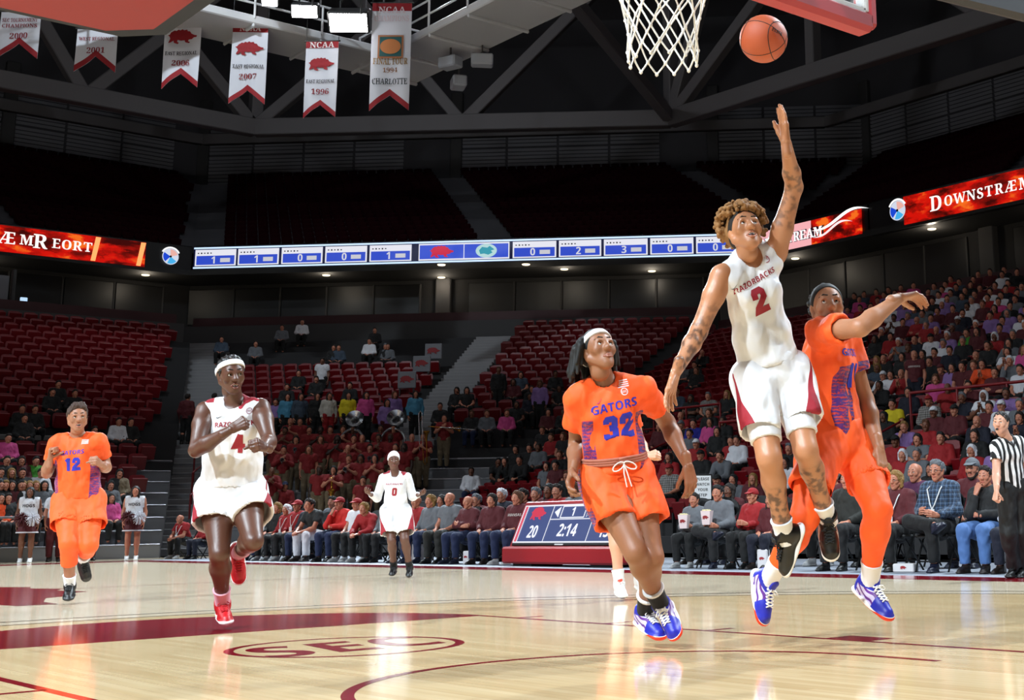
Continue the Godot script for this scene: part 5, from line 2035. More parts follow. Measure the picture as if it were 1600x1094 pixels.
func build_roof() -> void:
	var steel := paint(Color(0.31, 0.295, 0.30), 0.7)
	var n := [Vector3(55.8, 19.3, -20), Vector3(55.8, 19.3, 22.3), Vector3(42.2, 19.3, 36.6), Vector3(-5, 19.3, 38.6)]
	var o := thing("roof_truss", "grey steel roof truss ringing the hall above the upper tier", "truss", Vector3(48, 19.3, 30))
	for k in 3:
		beam(o, "bottom_chord", n[k], n[k + 1], 0.8, 0.6, steel)
		beam(o, "top_chord", n[k] + Vector3(0, 8.5, 0), n[k + 1] + Vector3(0, 8.5, 0), 0.7, 0.6, steel)
	var stub: Vector3 = n[1].lerp(n[2], 0.5)
	# diagonals meeting at the two corners and between them
	for q in [[n[2], Vector3(42.9, 24.5, 31.0)], [n[2], Vector3(36.5, 22.5, 24.6)], [n[2], Vector3(39.0, 27.5, 36.9)], [n[2], Vector3(42.2, 27.5, 36.6)], [n[2], Vector3(32.0, 27.5, 37.6)], [n[1], Vector3(55.8, 27.5, 14.0)], [n[1], Vector3(49.5, 27.5, 29.0)], [n[1], Vector3(55.8, 27.5, 22.3)], [stub, Vector3(43.5, 27.5, 35.2)], [stub, Vector3(53.6, 27.5, 24.6)],
			[Vector3(55.8, 19.3, 14.6), Vector3(55.8, 27.5, 22.0)], [Vector3(55.8, 19.3, 14.6), Vector3(55.8, 27.5, 9.0)], [Vector3(24.5, 19.3, 37.4), Vector3(34.0, 27.5, 37.2)], [Vector3(24.5, 19.3, 37.4), Vector3(18.0, 27.5, 37.8)], [Vector3(24.5, 19.3, 37.4), Vector3(24.5, 27.5, 37.4)], [Vector3(33.3, 19.3, 37.0), Vector3(33.3, 27.5, 37.0)]]:
		beam(o, "diagonal", q[0], q[1], 0.55, 0.5, steel)
	# a second, lower ring of wind beams against the wall
	var ring_line := offset_line(10.0)
	for k in 3:
		beam(o, "wind_beam", ring_line[k] + Vector3(0, 22.0, 0), ring_line[k + 1] + Vector3(0, 22.0, 0), 0.6, 0.4, steel)
	# walkways under the roof
	var pale := paint(Color(0.8, 0.8, 0.81), 0.7)
	var walk := [[Vector3(38.3, 17.2, 2.0), Vector3(38.3, 17.2, 20.2), "walkway with white railings behind the banners, lit by floodlights"], [Vector3(38.6, 17.0, 19.8), Vector3(10.0, 17.0, 19.8), "grey walkway slung under the roof, running up to the right above the net"]]
	for w in walk:
		var a: Vector3 = w[0]
		var b: Vector3 = w[1]
		var c := thing("catwalk", w[2], "walkway", (a + b) / 2)
		var along := (b - a).normalized()
		var across := along.cross(Vector3.UP)
		beam(c, "deck", a, b, 0.3, 2.4, pale)
		for m in [-1.0, 1.0]:
			for y in [0.55, 1.05]:
				beam(c, "rail", a + across * m * 1.2 + Vector3(0, y, 0), b + across * m * 1.2 + Vector3(0, y, 0), 0.08, 0.06, pale)
		var d := 0.0
		while d < a.distance_to(b):
			var p := a + along * d
			for m in [-1.0, 1.0]:
				if in_view(p):
					beam(c, "post", p + across * m * 1.2, p + across * m * 1.2 + Vector3(0, 1.1, 0), 0.08, 0.08, pale)
			if in_view(p):
				beam(c, "joist", p - across * 1.2 + Vector3(0, -0.2, 0), p + across * 1.2 + Vector3(0, -0.2, 0), 0.14, 0.1, pale)
				beam(c, "hanger", p + across + Vector3(0, 1.1, 0), p + across + Vector3(0, 13.5, 0), 0.07, 0.07, steel)
			d += 2.4
	for q in [[Vector3(34.5, 16.3, 19.9), 0.3], [Vector3(33.6, 16.3, 20.6), 1.0], [Vector3(35.4, 16.0, 20.8), -0.4]]:
		var f := thing("speaker_box", "pale box lamp hung below the grey walkway, turned %s" % ["a little left", "to the right", "away"][[0.3, 1.0, -0.4].find(q[1])], "lamp", q[0], q[1])
		part("housing", to_mesh(box(Vector3(0.75, 0.4, 0.5), 0.05), paint(Color(0.7, 0.72, 0.76), 0.5)), f)
		part("hanger", to_mesh(bar(Vector3(0, 0.2, 0), Vector3(0, 0.75, 0), 0.05, 0.05), steel), f)
	# the scoreboard's underside at the top left
	var s := thing("scoreboard", "hanging scoreboard seen from below, red underside with dark rim", "scoreboard", Vector3(12.6, 7.8, 0))
	part("underside", to_mesh(slab([Vector3(-2.4, 0, -3.0), Vector3(2.35, 0, -3.0), Vector3(2.75, 0, -2.6), Vector3(2.75, 0, 2.5), Vector3(2.25, 0, 3.0), Vector3(-2.4, 0, 3.0)], 0.0, 0.06), paint(Color(0.55, 0.135, 0.1), 0.6)), s)
	part("rim", to_mesh(slab([Vector3(-2.6, 0, -3.25), Vector3(2.6, 0, -3.25), Vector3(3.0, 0, -2.85), Vector3(3.0, 0, 2.8), Vector3(2.5, 0, 3.27), Vector3(-2.6, 0, 3.27)], 0.12, 0.2), paint(Color(0.03, 0.03, 0.032), 0.5)), s)
	part("screen_box", to_mesh(moved(box(Vector3(5.4, 3.0, 6.4), 0.1), at(Vector3(0.1, 1.75, 0))), paint(Color(0.03, 0.03, 0.032), 0.5)), s)
	part("cables", to_mesh(joined([tube([Vector3(2, 3, 2), Vector3(2, 23.2, 2)], 0.03), tube([Vector3(-2, 3, 2), Vector3(-2, 23.2, 2)], 0.03), tube([Vector3(2, 3, -2), Vector3(2, 23.2, -2)], 0.03), tube([Vector3(-2, 3, -2), Vector3(-2, 23.2, -2)], 0.03)]), steel), s)


# ---------------------------------------------------------------- ribbon screens, banners, courtside screen
# Lettering on a lit screen: flat shapes standing a finger's breadth proud of it.
func on_screen(o: Node3D, called: String, arrays: Array, place: Transform3D, colour: Color, energy: float) -> void:
	part(called, to_mesh(moved(arrays, place), glow(colour, energy)), o)


func quad(w: float, h: float, c := Vector2.ZERO) -> Array:
	return plate(PackedVector2Array([c + Vector2(-w / 2, -h / 2), c + Vector2(w / 2, -h / 2), c + Vector2(w / 2, h / 2), c + Vector2(-w / 2, h / 2)]), 0.004)


# A picture of fire for the two advertising screens, as a printed screen image.
func fire(s: int) -> StandardMaterial3D:
	var noise := FastNoiseLite.new()
	noise.seed = s
	noise.frequency = 0.012
	noise.fractal_octaves = 3
	noise.domain_warp_enabled = true
	noise.domain_warp_amplitude = 40.0
	var image := Image.create_empty(512, 64, false, Image.FORMAT_RGB8)
	for y in 64:
		for x in 512:
			var v := 0.5 + noise.get_noise_2d(x, y * 2.0) * 0.9 + 0.18 * sin(x * 0.05 + y * 0.02)
			var c := Color(0.25, 0.01, 0.0).lerp(Color(0.85, 0.07, 0.02), clampf(v * 1.6, 0, 1)).lerp(Color(1.0, 0.45, 0.12), clampf((v - 0.72) * 3.5, 0, 1))
			image.set_pixel(x, y, c)
	var m := StandardMaterial3D.new()
	m.albedo_color = Color(0.02, 0.02, 0.02)
	m.emission_enabled = true
	m.emission_texture = ImageTexture.create_from_image(image)
	m.emission_energy_multiplier = 1.5
	return m


func pictured(w: float, h: float, u0 := 0.0, u1 := 1.0) -> Array:  # a quad with texture coordinates: arrays for ArrayMesh
	var a := []
	a.resize(Mesh.ARRAY_MAX)
	a[Mesh.ARRAY_VERTEX] = PackedVector3Array([Vector3(-w / 2, -h / 2, 0), Vector3(-w / 2, h / 2, 0), Vector3(w / 2, h / 2, 0), Vector3(w / 2, -h / 2, 0)])
	a[Mesh.ARRAY_NORMAL] = PackedVector3Array([Vector3.BACK, Vector3.BACK, Vector3.BACK, Vector3.BACK])
	a[Mesh.ARRAY_TEX_UV] = PackedVector2Array([Vector2(u0, 1), Vector2(u0, 0), Vector2(u1, 0), Vector2(u1, 1)])
	a[Mesh.ARRAY_INDEX] = PackedInt32Array([0, 1, 2, 0, 2, 3])
	return a


func build_ribbons() -> void:
	var black := paint(Color(0.01, 0.01, 0.012), 0.4)
	var paper := Color(0.93, 0.93, 0.97)
	var blue := Color(0.19, 0.31, 0.82)
	# corner: players' fouls in blue and white boxes
	var a := Vector3(58.5, 0, 20.8)
	var b := Vector3(40.3, 0, 39.0)
	var along := (b - a).normalized()
	var length := a.distance_to(b)
	var face_basis := Basis(along, Vector3.UP, along.cross(Vector3.UP))
	var o := thing("ribbon_screen", "long blue and white lit ribbon screen of numbered boxes on the corner tier", "screen", (a + b) / 2 + Vector3(0, 13.25, 0))
	part("cabinet", to_mesh(moved(box(Vector3(length, 1.3, 0.3), 0.03), at(-face_basis.z * 0.17 + Vector3(0, -0.05, 0), face_basis)), black), o)
	part("glowing_face", to_mesh(moved(quad(length - 0.1, 1.0), at(Vector3.ZERO, face_basis)), glow(Color(0.05, 0.08, 0.3), 0.5)), o)
	for y in [-0.47, 0.47]:
		on_screen(o, "lit_border", quad(length - 0.1, 0.075, Vector2(0, y)), at(face_basis.z * 0.02, face_basis), Color(0.75, 0.85, 1.0), 1.5)
	var px := func(x: float) -> float: return (x - 715.0) / 830.0 * length
	var cells := [[304, 367, "1"], [370, 433, "1"], [437, 500, "0"], [504, 568, "0"], [572, 636, "1"], [790, 856, "0"], [860, 924, "2"], [928, 994, "3"], [998, 1063, "0"], [1067, 1130, "0"]]
	for i in cells.size():
		var c: Array = cells[i]
		var x: float = (px.call(c[0]) + px.call(c[1])) / 2
		var w: float = px.call(c[1]) - px.call(c[0])
		var cell := part("foul_box", to_mesh(moved(quad(w, 0.78), at(face_basis * Vector3(x, 0, 0.02), face_basis)), glow(paper, 1.0)), o)
		on_screen(cell, "blue_field", quad(w - 0.14, 0.43, Vector2(0, -0.12)), at(face_basis * Vector3(x, 0, 0.03), face_basis), blue, 0.95)
		on_screen(cell, "digit", letters(c[2], 0.34, false, 800), at(face_basis * Vector3(x - 0.08, -0.12, 0.04), face_basis), paper, 0.85)
		on_screen(cell, "foul_marks", quad(w * 0.24, 0.2, Vector2(w * 0.24, -0.13)), at(face_basis * Vector3(x, 0, 0.04), face_basis), paper, 0.72)
		var dashes := []
		for k in 5:
			dashes.append(quad(0.07, 0.05 + 0.02 * (k % 2), Vector2(-w * 0.42 + k * 0.15, 0.22)))
		on_screen(cell, "name_marks", joined(dashes), at(face_basis * Vector3(x, 0, 0.04), face_basis), Color(0.12, 0.13, 0.2), 0.25)
	for k in 2:
		var x: float = px.call([682.0, 750.0][k])
		var w: float = px.call(720.0) - px.call(650.0)
		var cell := part("team_box", to_mesh(moved(quad(w, 0.8), at(face_basis * Vector3(x, 0, 0.02), face_basis)), glow(paper, 1.0)), o)
		on_screen(cell, "blue_field", quad(w - 0.1, 0.66), at(face_basis * Vector3(x, 0, 0.03), face_basis), blue, 1.0)
		if k == 0:
			on_screen(cell, "boar_emblem", plate(boar(), 0.004), at(face_basis * Vector3(x, 0, 0.045), face_basis * Basis.from_scale(Vector3(0.56, 0.56, 1))), Color(0.85, 0.06, 0.25), 0.9)
		else:
			on_screen(cell, "round_emblem", plate(oval(0.5, 0.33), 0.004), at(face_basis * Vector3(x, 0, 0.04), face_basis), Color(0.75, 0.9, 0.9), 0.9)
			on_screen(cell, "emblem_head", plate(PackedVector2Array([Vector2(-0.34, 0.02), Vector2(-0.2, 0.18), Vector2(0.05, 0.14), Vector2(0.16, 0.22), Vector2(0.3, 0.12), Vector2(0.38, 0.04), Vector2(0.22, 0.0), Vector2(0.3, -0.1), Vector2(0.1, -0.2), Vector2(-0.1, -0.14), Vector2(-0.28, -0.16)]), 0.004), at(face_basis * Vector3(x, 0, 0.05), face_basis), Color(0.1, 0.62, 0.7), 0.9)
	# far end: fire, lettering, a round emblem
	var end_o := thing("ribbon_screen", "fiery red lit ribbon screen along the far end of the upper tier", "screen", Vector3(58.5, 13.1, 11.0))
	var eb := Basis(Vector3.BACK, Vector3.UP, Vector3.LEFT)
	part("cabinet", to_mesh(moved(box(Vector3(19.6, 1.35, 0.3), 0.03), at(Vector3(0.2, 0.05, 0), eb)), black), end_o)
	var picture := ArrayMesh.new()
	picture.add_surface_from_arrays(Mesh.PRIMITIVE_TRIANGLES, pictured(14.2, 1.16))
	picture.surface_set_material(0, fire(3))
	part("fire_picture", picture, end_o, at(Vector3(-0.02, 0.05, 0.5), eb))
	var word := func(parent: Node3D, called: String, text: String, size: float, place: Vector3, basis: Basis, turn := 0.0) -> void:
		on_screen(parent, called, letters(text, size, true, 800, 0.0, 0.0, 1.0), at(place, basis * Basis(Z, turn)), Color(1, 0.97, 0.95), 1.25)
	for q in [["Æ", 0.52, 12.72], ["M", 0.44, 13.5], ["R", 0.62, 14.05], ["E", 0.42, 14.72], ["O", 0.42, 15.15], ["R", 0.42, 15.6], ["T", 0.42, 16.05]]:
		word.call(end_o, "letter", q[0], q[1], Vector3(-0.06, 0.08, q[2] - 11.0), eb)
	for q in [[16.35, 0.35], [18.35, -0.1]]:
		on_screen(end_o, "flame_streak", plate(PackedVector2Array([Vector2(-0.14, -0.55), Vector2(0.06, -0.55), Vector2(0.24, 0.55), Vector2(0.02, 0.55)]), 0.004), at(Vector3(-0.05, 0.05, q[0] - 11.0), eb), Color(1.0, 0.6, 0.35), 1.6)
	round_emblem(end_o, Vector3(-0.05, 0.1, 8.74), eb, 0.38)
	# long side: two advertisements
	var lb := Basis(Vector3.LEFT, Vector3.UP, Vector3.FORWARD)
	var side_o := thing("ribbon_screen", "red lit ribbon screen with white lettering above the sideline crowd", "screen", Vector3(26.0, 13.1, 39.4))
	part("cabinet", to_mesh(moved(box(Vector3(13.5, 1.45, 0.3), 0.03), at(Vector3(0, 0.05, 0.2), lb)), black), side_o)
	picture = ArrayMesh.new()
	picture.add_surface_from_arrays(Mesh.PRIMITIVE_TRIANGLES, pictured(10.6, 1.2))
	picture.surface_set_material(0, fire(12))
	part("fire_picture", picture, side_o, at(Vector3(-0.6, 0.05, -0.02), lb))
	var x := 29.25
	for q in [["D", 0.62, 0.66], ["O", 0.42, 0.5], ["W", 0.42, 0.56], ["N", 0.42, 0.46], ["S", 0.42, 0.36], ["T", 0.42, 0.4], ["R", 0.42, 0.46], ["Æ", 0.42, 0.62], ["M", 0.46, 0.62], ["R", 0.66, 0.6]]:
		word.call(side_o, "letter", q[0], q[1], Vector3(x - 26.0 - q[2] * 0.4, 0.05, -0.06), lb)
		x -= q[2] + 0.04
	round_emblem(side_o, Vector3(5.0, 0.12, -0.05), lb, 0.42)
	var pale_o := thing("ribbon_screen", "pink lit ribbon screen with a white swoosh behind the leaping player", "screen", Vector3(36.0, 13.1, 39.4))
	part("cabinet", to_mesh(moved(box(Vector3(7.6, 1.4, 0.3), 0.03), at(Vector3(0.4, 0.05, 0.2), lb)), black), pale_o)
	on_screen(pale_o, "pink_field", quad(3.3, 1.1), at(Vector3(1.6, 0.03, -0.01), lb), Color(1.0, 0.72, 0.74), 1.0)
	picture = ArrayMesh.new()
	picture.add_surface_from_arrays(Mesh.PRIMITIVE_TRIANGLES, pictured(3.0, 1.1, 0.2, 0.6))
	picture.surface_set_material(0, fire(21))
	part("fire_picture", picture, pale_o, at(Vector3(-1.5, 0.03, -0.015), lb))
	for k in 2:
		on_screen(pale_o, "lettering", letters("DOWNSTREAM", 0.42 - k * 0.0, true, 900), at(Vector3(1.55, 0.0, -0.03 - k * 0.02), lb * Basis.from_scale(Vector3(1.06 - k * 0.06, 1.12 - k * 0.12, 1))), [Color(0.08, 0.04, 0.2), Color(1, 1, 1)][k], [0.3, 1.3][k])
	var wave := PackedVector2Array()
	for i in 17:
		var t := i / 16.0
		wave.append(Vector2(-1.7 + 3.4 * t, 0.1 + 0.28 * sin(t * 3.3 - 0.4) - 0.16 * sin(t * TAU) + 0.24 * t * t * t))
	for i in 17:
		var t := 1.0 - i / 16.0
		wave.append(Vector2(-1.7 + 3.4 * t, 0.1 + 0.28 * sin(t * 3.3 - 0.4) - 0.16 * sin(t * TAU) + 0.24 * t * t * t - 0.15 * sin(t * PI)))
	on_screen(pale_o, "white_swoosh", plate(wave, 0.004), at(Vector3(-1.75, 0.1, -0.06), lb), Color(1, 1, 1), 1.6)
	on_screen(pale_o, "white_swoosh", plate(wave, 0.004), at(Vector3(-1.3, -0.22, -0.05), lb * Basis.from_scale(Vector3(0.7, 0.8, 1))), Color(1, 0.9, 0.9), 1.2)
	# dark bands of the deck front between the screens
	structure("trim_deck_end", to_mesh(wall_along(Vector3(58.75, 0, -30), Vector3(58.75, 0, 20.7), 12.45, 13.7, 0.2), black))
	structure("trim_deck_long", to_mesh(wall_along(Vector3(40.0, 0, 39.75), Vector3(-30, 0, 39.75), 12.45, 13.7, 0.2), black))
	structure("trim_deck_corner", to_mesh(wall_along(a - face_basis.z * 0.55, b - face_basis.z * 0.55, 12.45, 13.7, 0.2), black))


func round_emblem(o: Node3D, c: Vector3, basis: Basis, r: float) -> void:
	on_screen(o, "round_emblem", plate(oval(r, r), 0.004), at(c, basis), Color(0.85, 0.88, 0.95), 1.0)
	for k in 3:
		var wedge := PackedVector2Array([Vector2.ZERO])
		for i in 9:
			var t: float = [0.3, 2.6, 4.3][k] + i * 0.17
			wedge.append(Vector2(cos(t), sin(t)) * r * 0.9)
		on_screen(o, "emblem_wedge", plate(wedge, 0.004), at(c + basis.z * 0.012, basis), [Color(1.0, 0.75, 0.7), Color(0.1, 0.3, 0.9), Color(0.3, 0.75, 1.0)][k], 0.9)
	on_screen(o, "emblem_hub", plate(oval(r * 0.14, r * 0.14, 14), 0.004), at(c + basis.z * 0.024, basis), Color(0.05, 0.02, 0.02), 0.2)
	var cap := []
	for i in 12:
		var t := PI * (0.15 + 0.7 * i / 11.0)
		cap.append(Vector2(cos(t), sin(t)) * r * 1.22)
	var band := PackedVector2Array(cap)
	cap.reverse()
	for p: Vector2 in cap:
		band.append(p * 0.84)
	on_screen(o, "emblem_arch", plate(band, 0.004), at(c + basis.z * 0.012, basis), Color(1, 1, 1), 1.2)


# A long cloth banner with a red swallow tail, hung from a rod.
func banner(where: Vector3, wide: float, high: float, rows: Array, label: String, top_band: bool, emblem: bool, sway: float) -> void:
	var o := thing("banner", label, "banner", where, atan2(-0.75, -0.66) + sway)
	part("rod", to_mesh(tube([Vector3(-wide * 0.55, 0.02, 0), Vector3(wide * 0.55, 0.02, 0)], 0.025, 8), paint(Color(0.2, 0.2, 0.2), 0.5)), o)
	part("cords", to_mesh(joined([tube([Vector3(-wide * 0.5, 0.02, 0), Vector3(-wide * 0.5, 2.4, 0)], 0.01, 5), tube([Vector3(wide * 0.5, 0.02, 0), Vector3(wide * 0.5, 2.4, 0)], 0.01, 5)]), paint(Color(0.2, 0.2, 0.2), 0.5)), o)
	var wave := func(p: Vector2) -> float: return 0.045 * sin(p.x / wide * 9.0 + p.y * 0.7 + sway * 20.0) * clampf(-p.y / high + 0.1, 0.0, 1.0)
	var surface := func(y0: Callable, y1: Callable, lift: float) -> Array:
		var v := PackedVector3Array()
		var index := PackedInt32Array()
		for i in 25:
			var x := (i / 24.0 - 0.5) * wide
			for j in 13:
				var p := Vector2(x, lerpf(y0.call(x), y1.call(x), j / 12.0))
				v.append(Vector3(p.x, p.y, wave.call(p) + lift))
		for i in 24:
			for j in 12:
				var a := i * 13 + j
				index.append_array([a, a + 13, a + 14, a, a + 14, a + 1])
		var n := smooth_normals(v, index)
		if n[0].z < 0.0:
			for i in range(0, index.size(), 3):
				var swap := index[i]
				index[i] = index[i + 1]
				index[i + 1] = swap
			n = smooth_normals(v, index)
		return [v, n, index]
	var tail := func(x: float) -> float: return -high + wide * 0.42 * (1.0 - absf(x) / (wide / 2))
	var edge: float = wide * 0.17
	var white := paint(Color(0.8, 0.8, 0.83), 0.75, 0.0, {"backlight_enabled": true, "backlight": Color(0.2, 0.2, 0.2)})
	var red := paint(Color(0.55, 0.04, 0.09), 0.75)
	var sheet: Array = surface.call(func(_x): return 0.0, tail, 0.0)
	var cloth_part := part("cloth", to_mesh(sheet, white), o)
	part("tail_band", to_mesh(surface.call(func(x): return tail.call(x) + edge, tail, 0.012), red), cloth_part)
	part("back", to_mesh(surface.call(func(_x): return 0.0, tail, -0.012), paint(Color(0.6, 0.6, 0.62), 0.8)), cloth_part)
	if top_band:
		part("top_band", to_mesh(surface.call(func(_x): return 0.0, func(_x): return -edge * 1.25, 0.012), red), cloth_part)
	var base: Array = [sheet[0], PackedVector3Array(), sheet[2]]
	base[1].resize(sheet[0].size())
	base[1].fill(Vector3.BACK)
	for q: Array in rows:  # [text, size, y, colour, serif]
		var text := letters(q[0], q[1], true, 800)
		var wide_is := 0.0
		for p: Vector3 in text[0]:
			wide_is = maxf(wide_is, absf(p.x))
		if wide_is > wide * 0.44:
			text = moved(text, Transform3D(Basis.from_scale(Vector3(wide * 0.44 / wide_is, 1, 1)), Vector3.ZERO))
		part("lettering", to_mesh(printed(text, base, Vector3(0, q[2], 0), Vector3.RIGHT, Vector3.UP, 0.04, 0.12), paint(q[3], 0.7)), cloth_part)
	if emblem:
		part("boar_emblem", to_mesh(printed(moved(plate(boar(), 0.0), Transform3D(Basis.from_scale(Vector3(wide * 0.4, wide * 0.4, 1)), Vector3.ZERO)), base, Vector3(0, -high * 0.3, 0), Vector3.RIGHT, Vector3.UP, 0.04, 0.12), red), cloth_part)


func build_banners() -> void:
	var ink := Color(0.1, 0.03, 0.06)
	var red := Color(0.5, 0.04, 0.09)
	banner(Vector3(42.5, 17.65, 8.35), 1.3, 1.65, [["SEC TOURNAMENT", 0.13, -0.3, red], ["CHAMPIONS", 0.13, -0.5, red], ["2000", 0.2, -0.85, red]], "short white banner reading champions 2000, farthest left", false, false, 0.0)
	banner(Vector3(40.9, 17.05, 10.3), 1.3, 1.5, [["WEST REGIONAL", 0.12, -0.35, red], ["2001", 0.2, -0.75, red]], "short white banner reading west regional 2001", false, false, 0.05)
	banner(Vector3(39.0, 17.5, 12.4), 1.22, 2.55, [["EAST REGIONAL", 0.13, -1.35, ink], ["2006", 0.19, -1.68, red]], "long white banner with a red boar, third from the left", true, true, -0.04)
	banner(Vector3(37.6, 17.15, 14.1), 1.15, 2.75, [["NCAA", 0.17, -0.13, Color(0.85, 0.8, 0.8)], ["EAST REGIONAL", 0.13, -1.45, ink], ["2007", 0.19, -1.8, red]], "long white banner with a red boar, fourth from the left", true, true, 0.06)
	banner(Vector3(36.0, 16.55, 15.9), 1.08, 2.65, [["NCAA", 0.2, -0.13, Color(0.85, 0.8, 0.8)], ["EAST REGIONAL", 0.13, -1.4, ink], ["1996", 0.19, -1.75, red]], "long white banner with a red boar, second from the right", true, true, -0.03)
	banner(Vector3(34.3, 17.8, 17.5), 1.3, 3.75, [["NCAA", 0.22, -0.25, Color(0.8, 0.72, 0.74)], ["CHAMPIONS", 0.2, -0.55, Color(0.8, 0.72, 0.74)], ["FINAL FOUR", 0.22, -2.05, Color(0.55, 0.4, 0.12)], ["1994", 0.16, -2.35, Color(0.5, 0.3, 0.1)], ["CHARLOTTE", 0.2, -2.75, Color(0.1, 0.15, 0.16)]], "large white champions banner beside the blazing floodlight, farthest right", true, false, 0.02)
	var last: Node3D = get_node("banner_005")
	var cloth_part: Node3D = last.get_node("cloth")
	for q in [[Vector2(0.42, 0.4), -1.55, Color(0.62, 0.38, 0.22), 0.02], [Vector2(0.36, 0.34), -1.55, Color(0.05, 0.3, 0.3), 0.03]]:
		var r: Vector2 = q[0]
		part("emblem_panel", to_mesh(moved(quad(r.x * 2, r.y * 2), at(Vector3(0, q[1], 0.05 + q[3]))), paint(q[2], 0.7)), cloth_part)
	part("emblem_ball", to_mesh(moved(plate(oval(0.34, 0.26), 0.004), at(Vector3(0, -1.55, 0.095))), paint(Color(0.7, 0.42, 0.2), 0.7)), cloth_part)


# The lit score table by the sideline.
func build_score_screen() -> void:
	var o := thing("score_screen", "low tilted red score screen reading 20, 2:14 and 13 on the sideline", "screen", Vector3(12.85, 0, 8.95))
	var red := paint(Color(0.55, 0.03, 0.07), 0.45)
	var lean := Basis(Vector3.RIGHT, 0.42) * Basis(Vector3.UP, PI)  # faces the court, tipped back
	var wide := 2.75
	part("plinth", to_mesh(moved(box(Vector3(wide + 0.2, 0.26, 0.75), 0.03), at(Vector3(0, 0.17, 0.2))), red), o)
	part("feet", to_mesh(joined([moved(box(Vector3(0.5, 0.04, 0.6)), at(Vector3(1.0, 0.02, 0.2))), moved(box(Vector3(0.5, 0.04, 0.6)), at(Vector3(-1.0, 0.02, 0.2)))]), paint(Color(0.02, 0.02, 0.02), 0.6)), o)
	var c := Vector3(0, 0.62, 0.1)
	part("case", to_mesh(moved(box(Vector3(wide + 0.2, 0.86, 0.1), 0.03), at(c - lean.z * 0.06, lean)), red), o)
	var black := part("bezel", to_mesh(moved(box(Vector3(wide, 0.68, 0.03), 0.01), at(c, lean)), paint(Color(0.02, 0.02, 0.022), 0.4)), o)
	var face_part := part("glowing_face", to_mesh(moved(quad(wide - 0.06, 0.62, Vector2(0, 0.015)), at(c + lean.z * 0.02, lean)), glow(Color(0.2, 0.26, 0.48), 1.2)), o)
	var white := Color(0.95, 0.96, 1.0)
	var put := func(called: String, arrays: Array, x: float, y: float, colour: Color, energy: float, z := 0.03) -> void:
		on_screen(face_part, called, arrays, at(c + lean * Vector3(x, y, z), lean), colour, energy)
	for y in [-0.29, 0.32]:
		put.call("lit_line", quad(wide - 0.06, 0.022), 0.0, y, white, 1.1)
	for q in [[-1.34, 0.02], [-1.25, 0.014], [1.34, 0.02]]:
		put.call("lit_line", quad(q[1], 0.61), q[0], 0.015, white, 1.1)
	put.call("lit_stripe", quad(0.06, 0.6), -1.295, 0.015, Color(0.95, 0.35, 0.45), 0.9)
	for x in [-0.55, 0.55]:
		put.call("lit_line", quad(0.014, 0.61), x, 0.015, white, 1.0)
	put.call("lit_line", quad(1.1, 0.014), 0.0, 0.085, white, 1.0)
	var frame_lines := [quad(0.6, 0.016, Vector2(0, 0.11)), quad(0.6, 0.016, Vector2(0, 0.3)), quad(0.016, 0.2, Vector2(-0.3, 0.205)), quad(0.016, 0.2, Vector2(0.3, 0.205))]
	put.call("period_box", joined(frame_lines), 0.0, 0.0, white, 1.1)
	put.call("digit", letters("1", 0.145, false, 800), 0.0, 0.205, white, 1.25)
	put.call("clock", letters("2:14", 0.2, false, 800, 0.0, 0.0, 0.9), 0.0, -0.1, white, 1.25)
	put.call("home_score", letters("20", 0.2, false, 800, 0.0, 0.0, 0.85), -0.9, -0.12, white, 1.25)
	put.call("guest_score", letters("13", 0.2, false, 800, 0.0, 0.0, 0.85), 0.93, -0.12, white, 1.25)
	put.call("arrow", plate(PackedVector2Array([Vector2(-0.07, 0), Vector2(0.06, 0.09), Vector2(0.06, -0.09)]), 0.002), -0.42, 0.205, white, 1.1)
	put.call("arrow", joined([stroke_flat([Vector2(0.07, 0), Vector2(-0.06, 0.09), Vector2(-0.06, -0.09)], 0.014)]), 0.42, 0.205, white, 1.1)
	put.call("boar_emblem", moved(plate(boar(), 0.002), Transform3D(Basis.from_scale(Vector3(0.2, 0.22, 1)), Vector3.ZERO)), -0.92, 0.19, Color(0.9, 0.15, 0.3), 0.9)
	part("maker_plate", to_mesh(moved(quad(0.22, 0.022), at(c + lean * Vector3(-0.1, -0.325, 0.02), lean)), paint(Color(0.7, 0.7, 0.7), 0.5)), black)


func stroke_flat(points: Array, width: float) -> Array:  # a closed line in the xy plane
	var a := stroke(points, width, 0.0, true)
	return moved(a, Transform3D(Basis(Vector3.RIGHT, Vector3.BACK, Vector3.UP).inverse(), Vector3.ZERO))


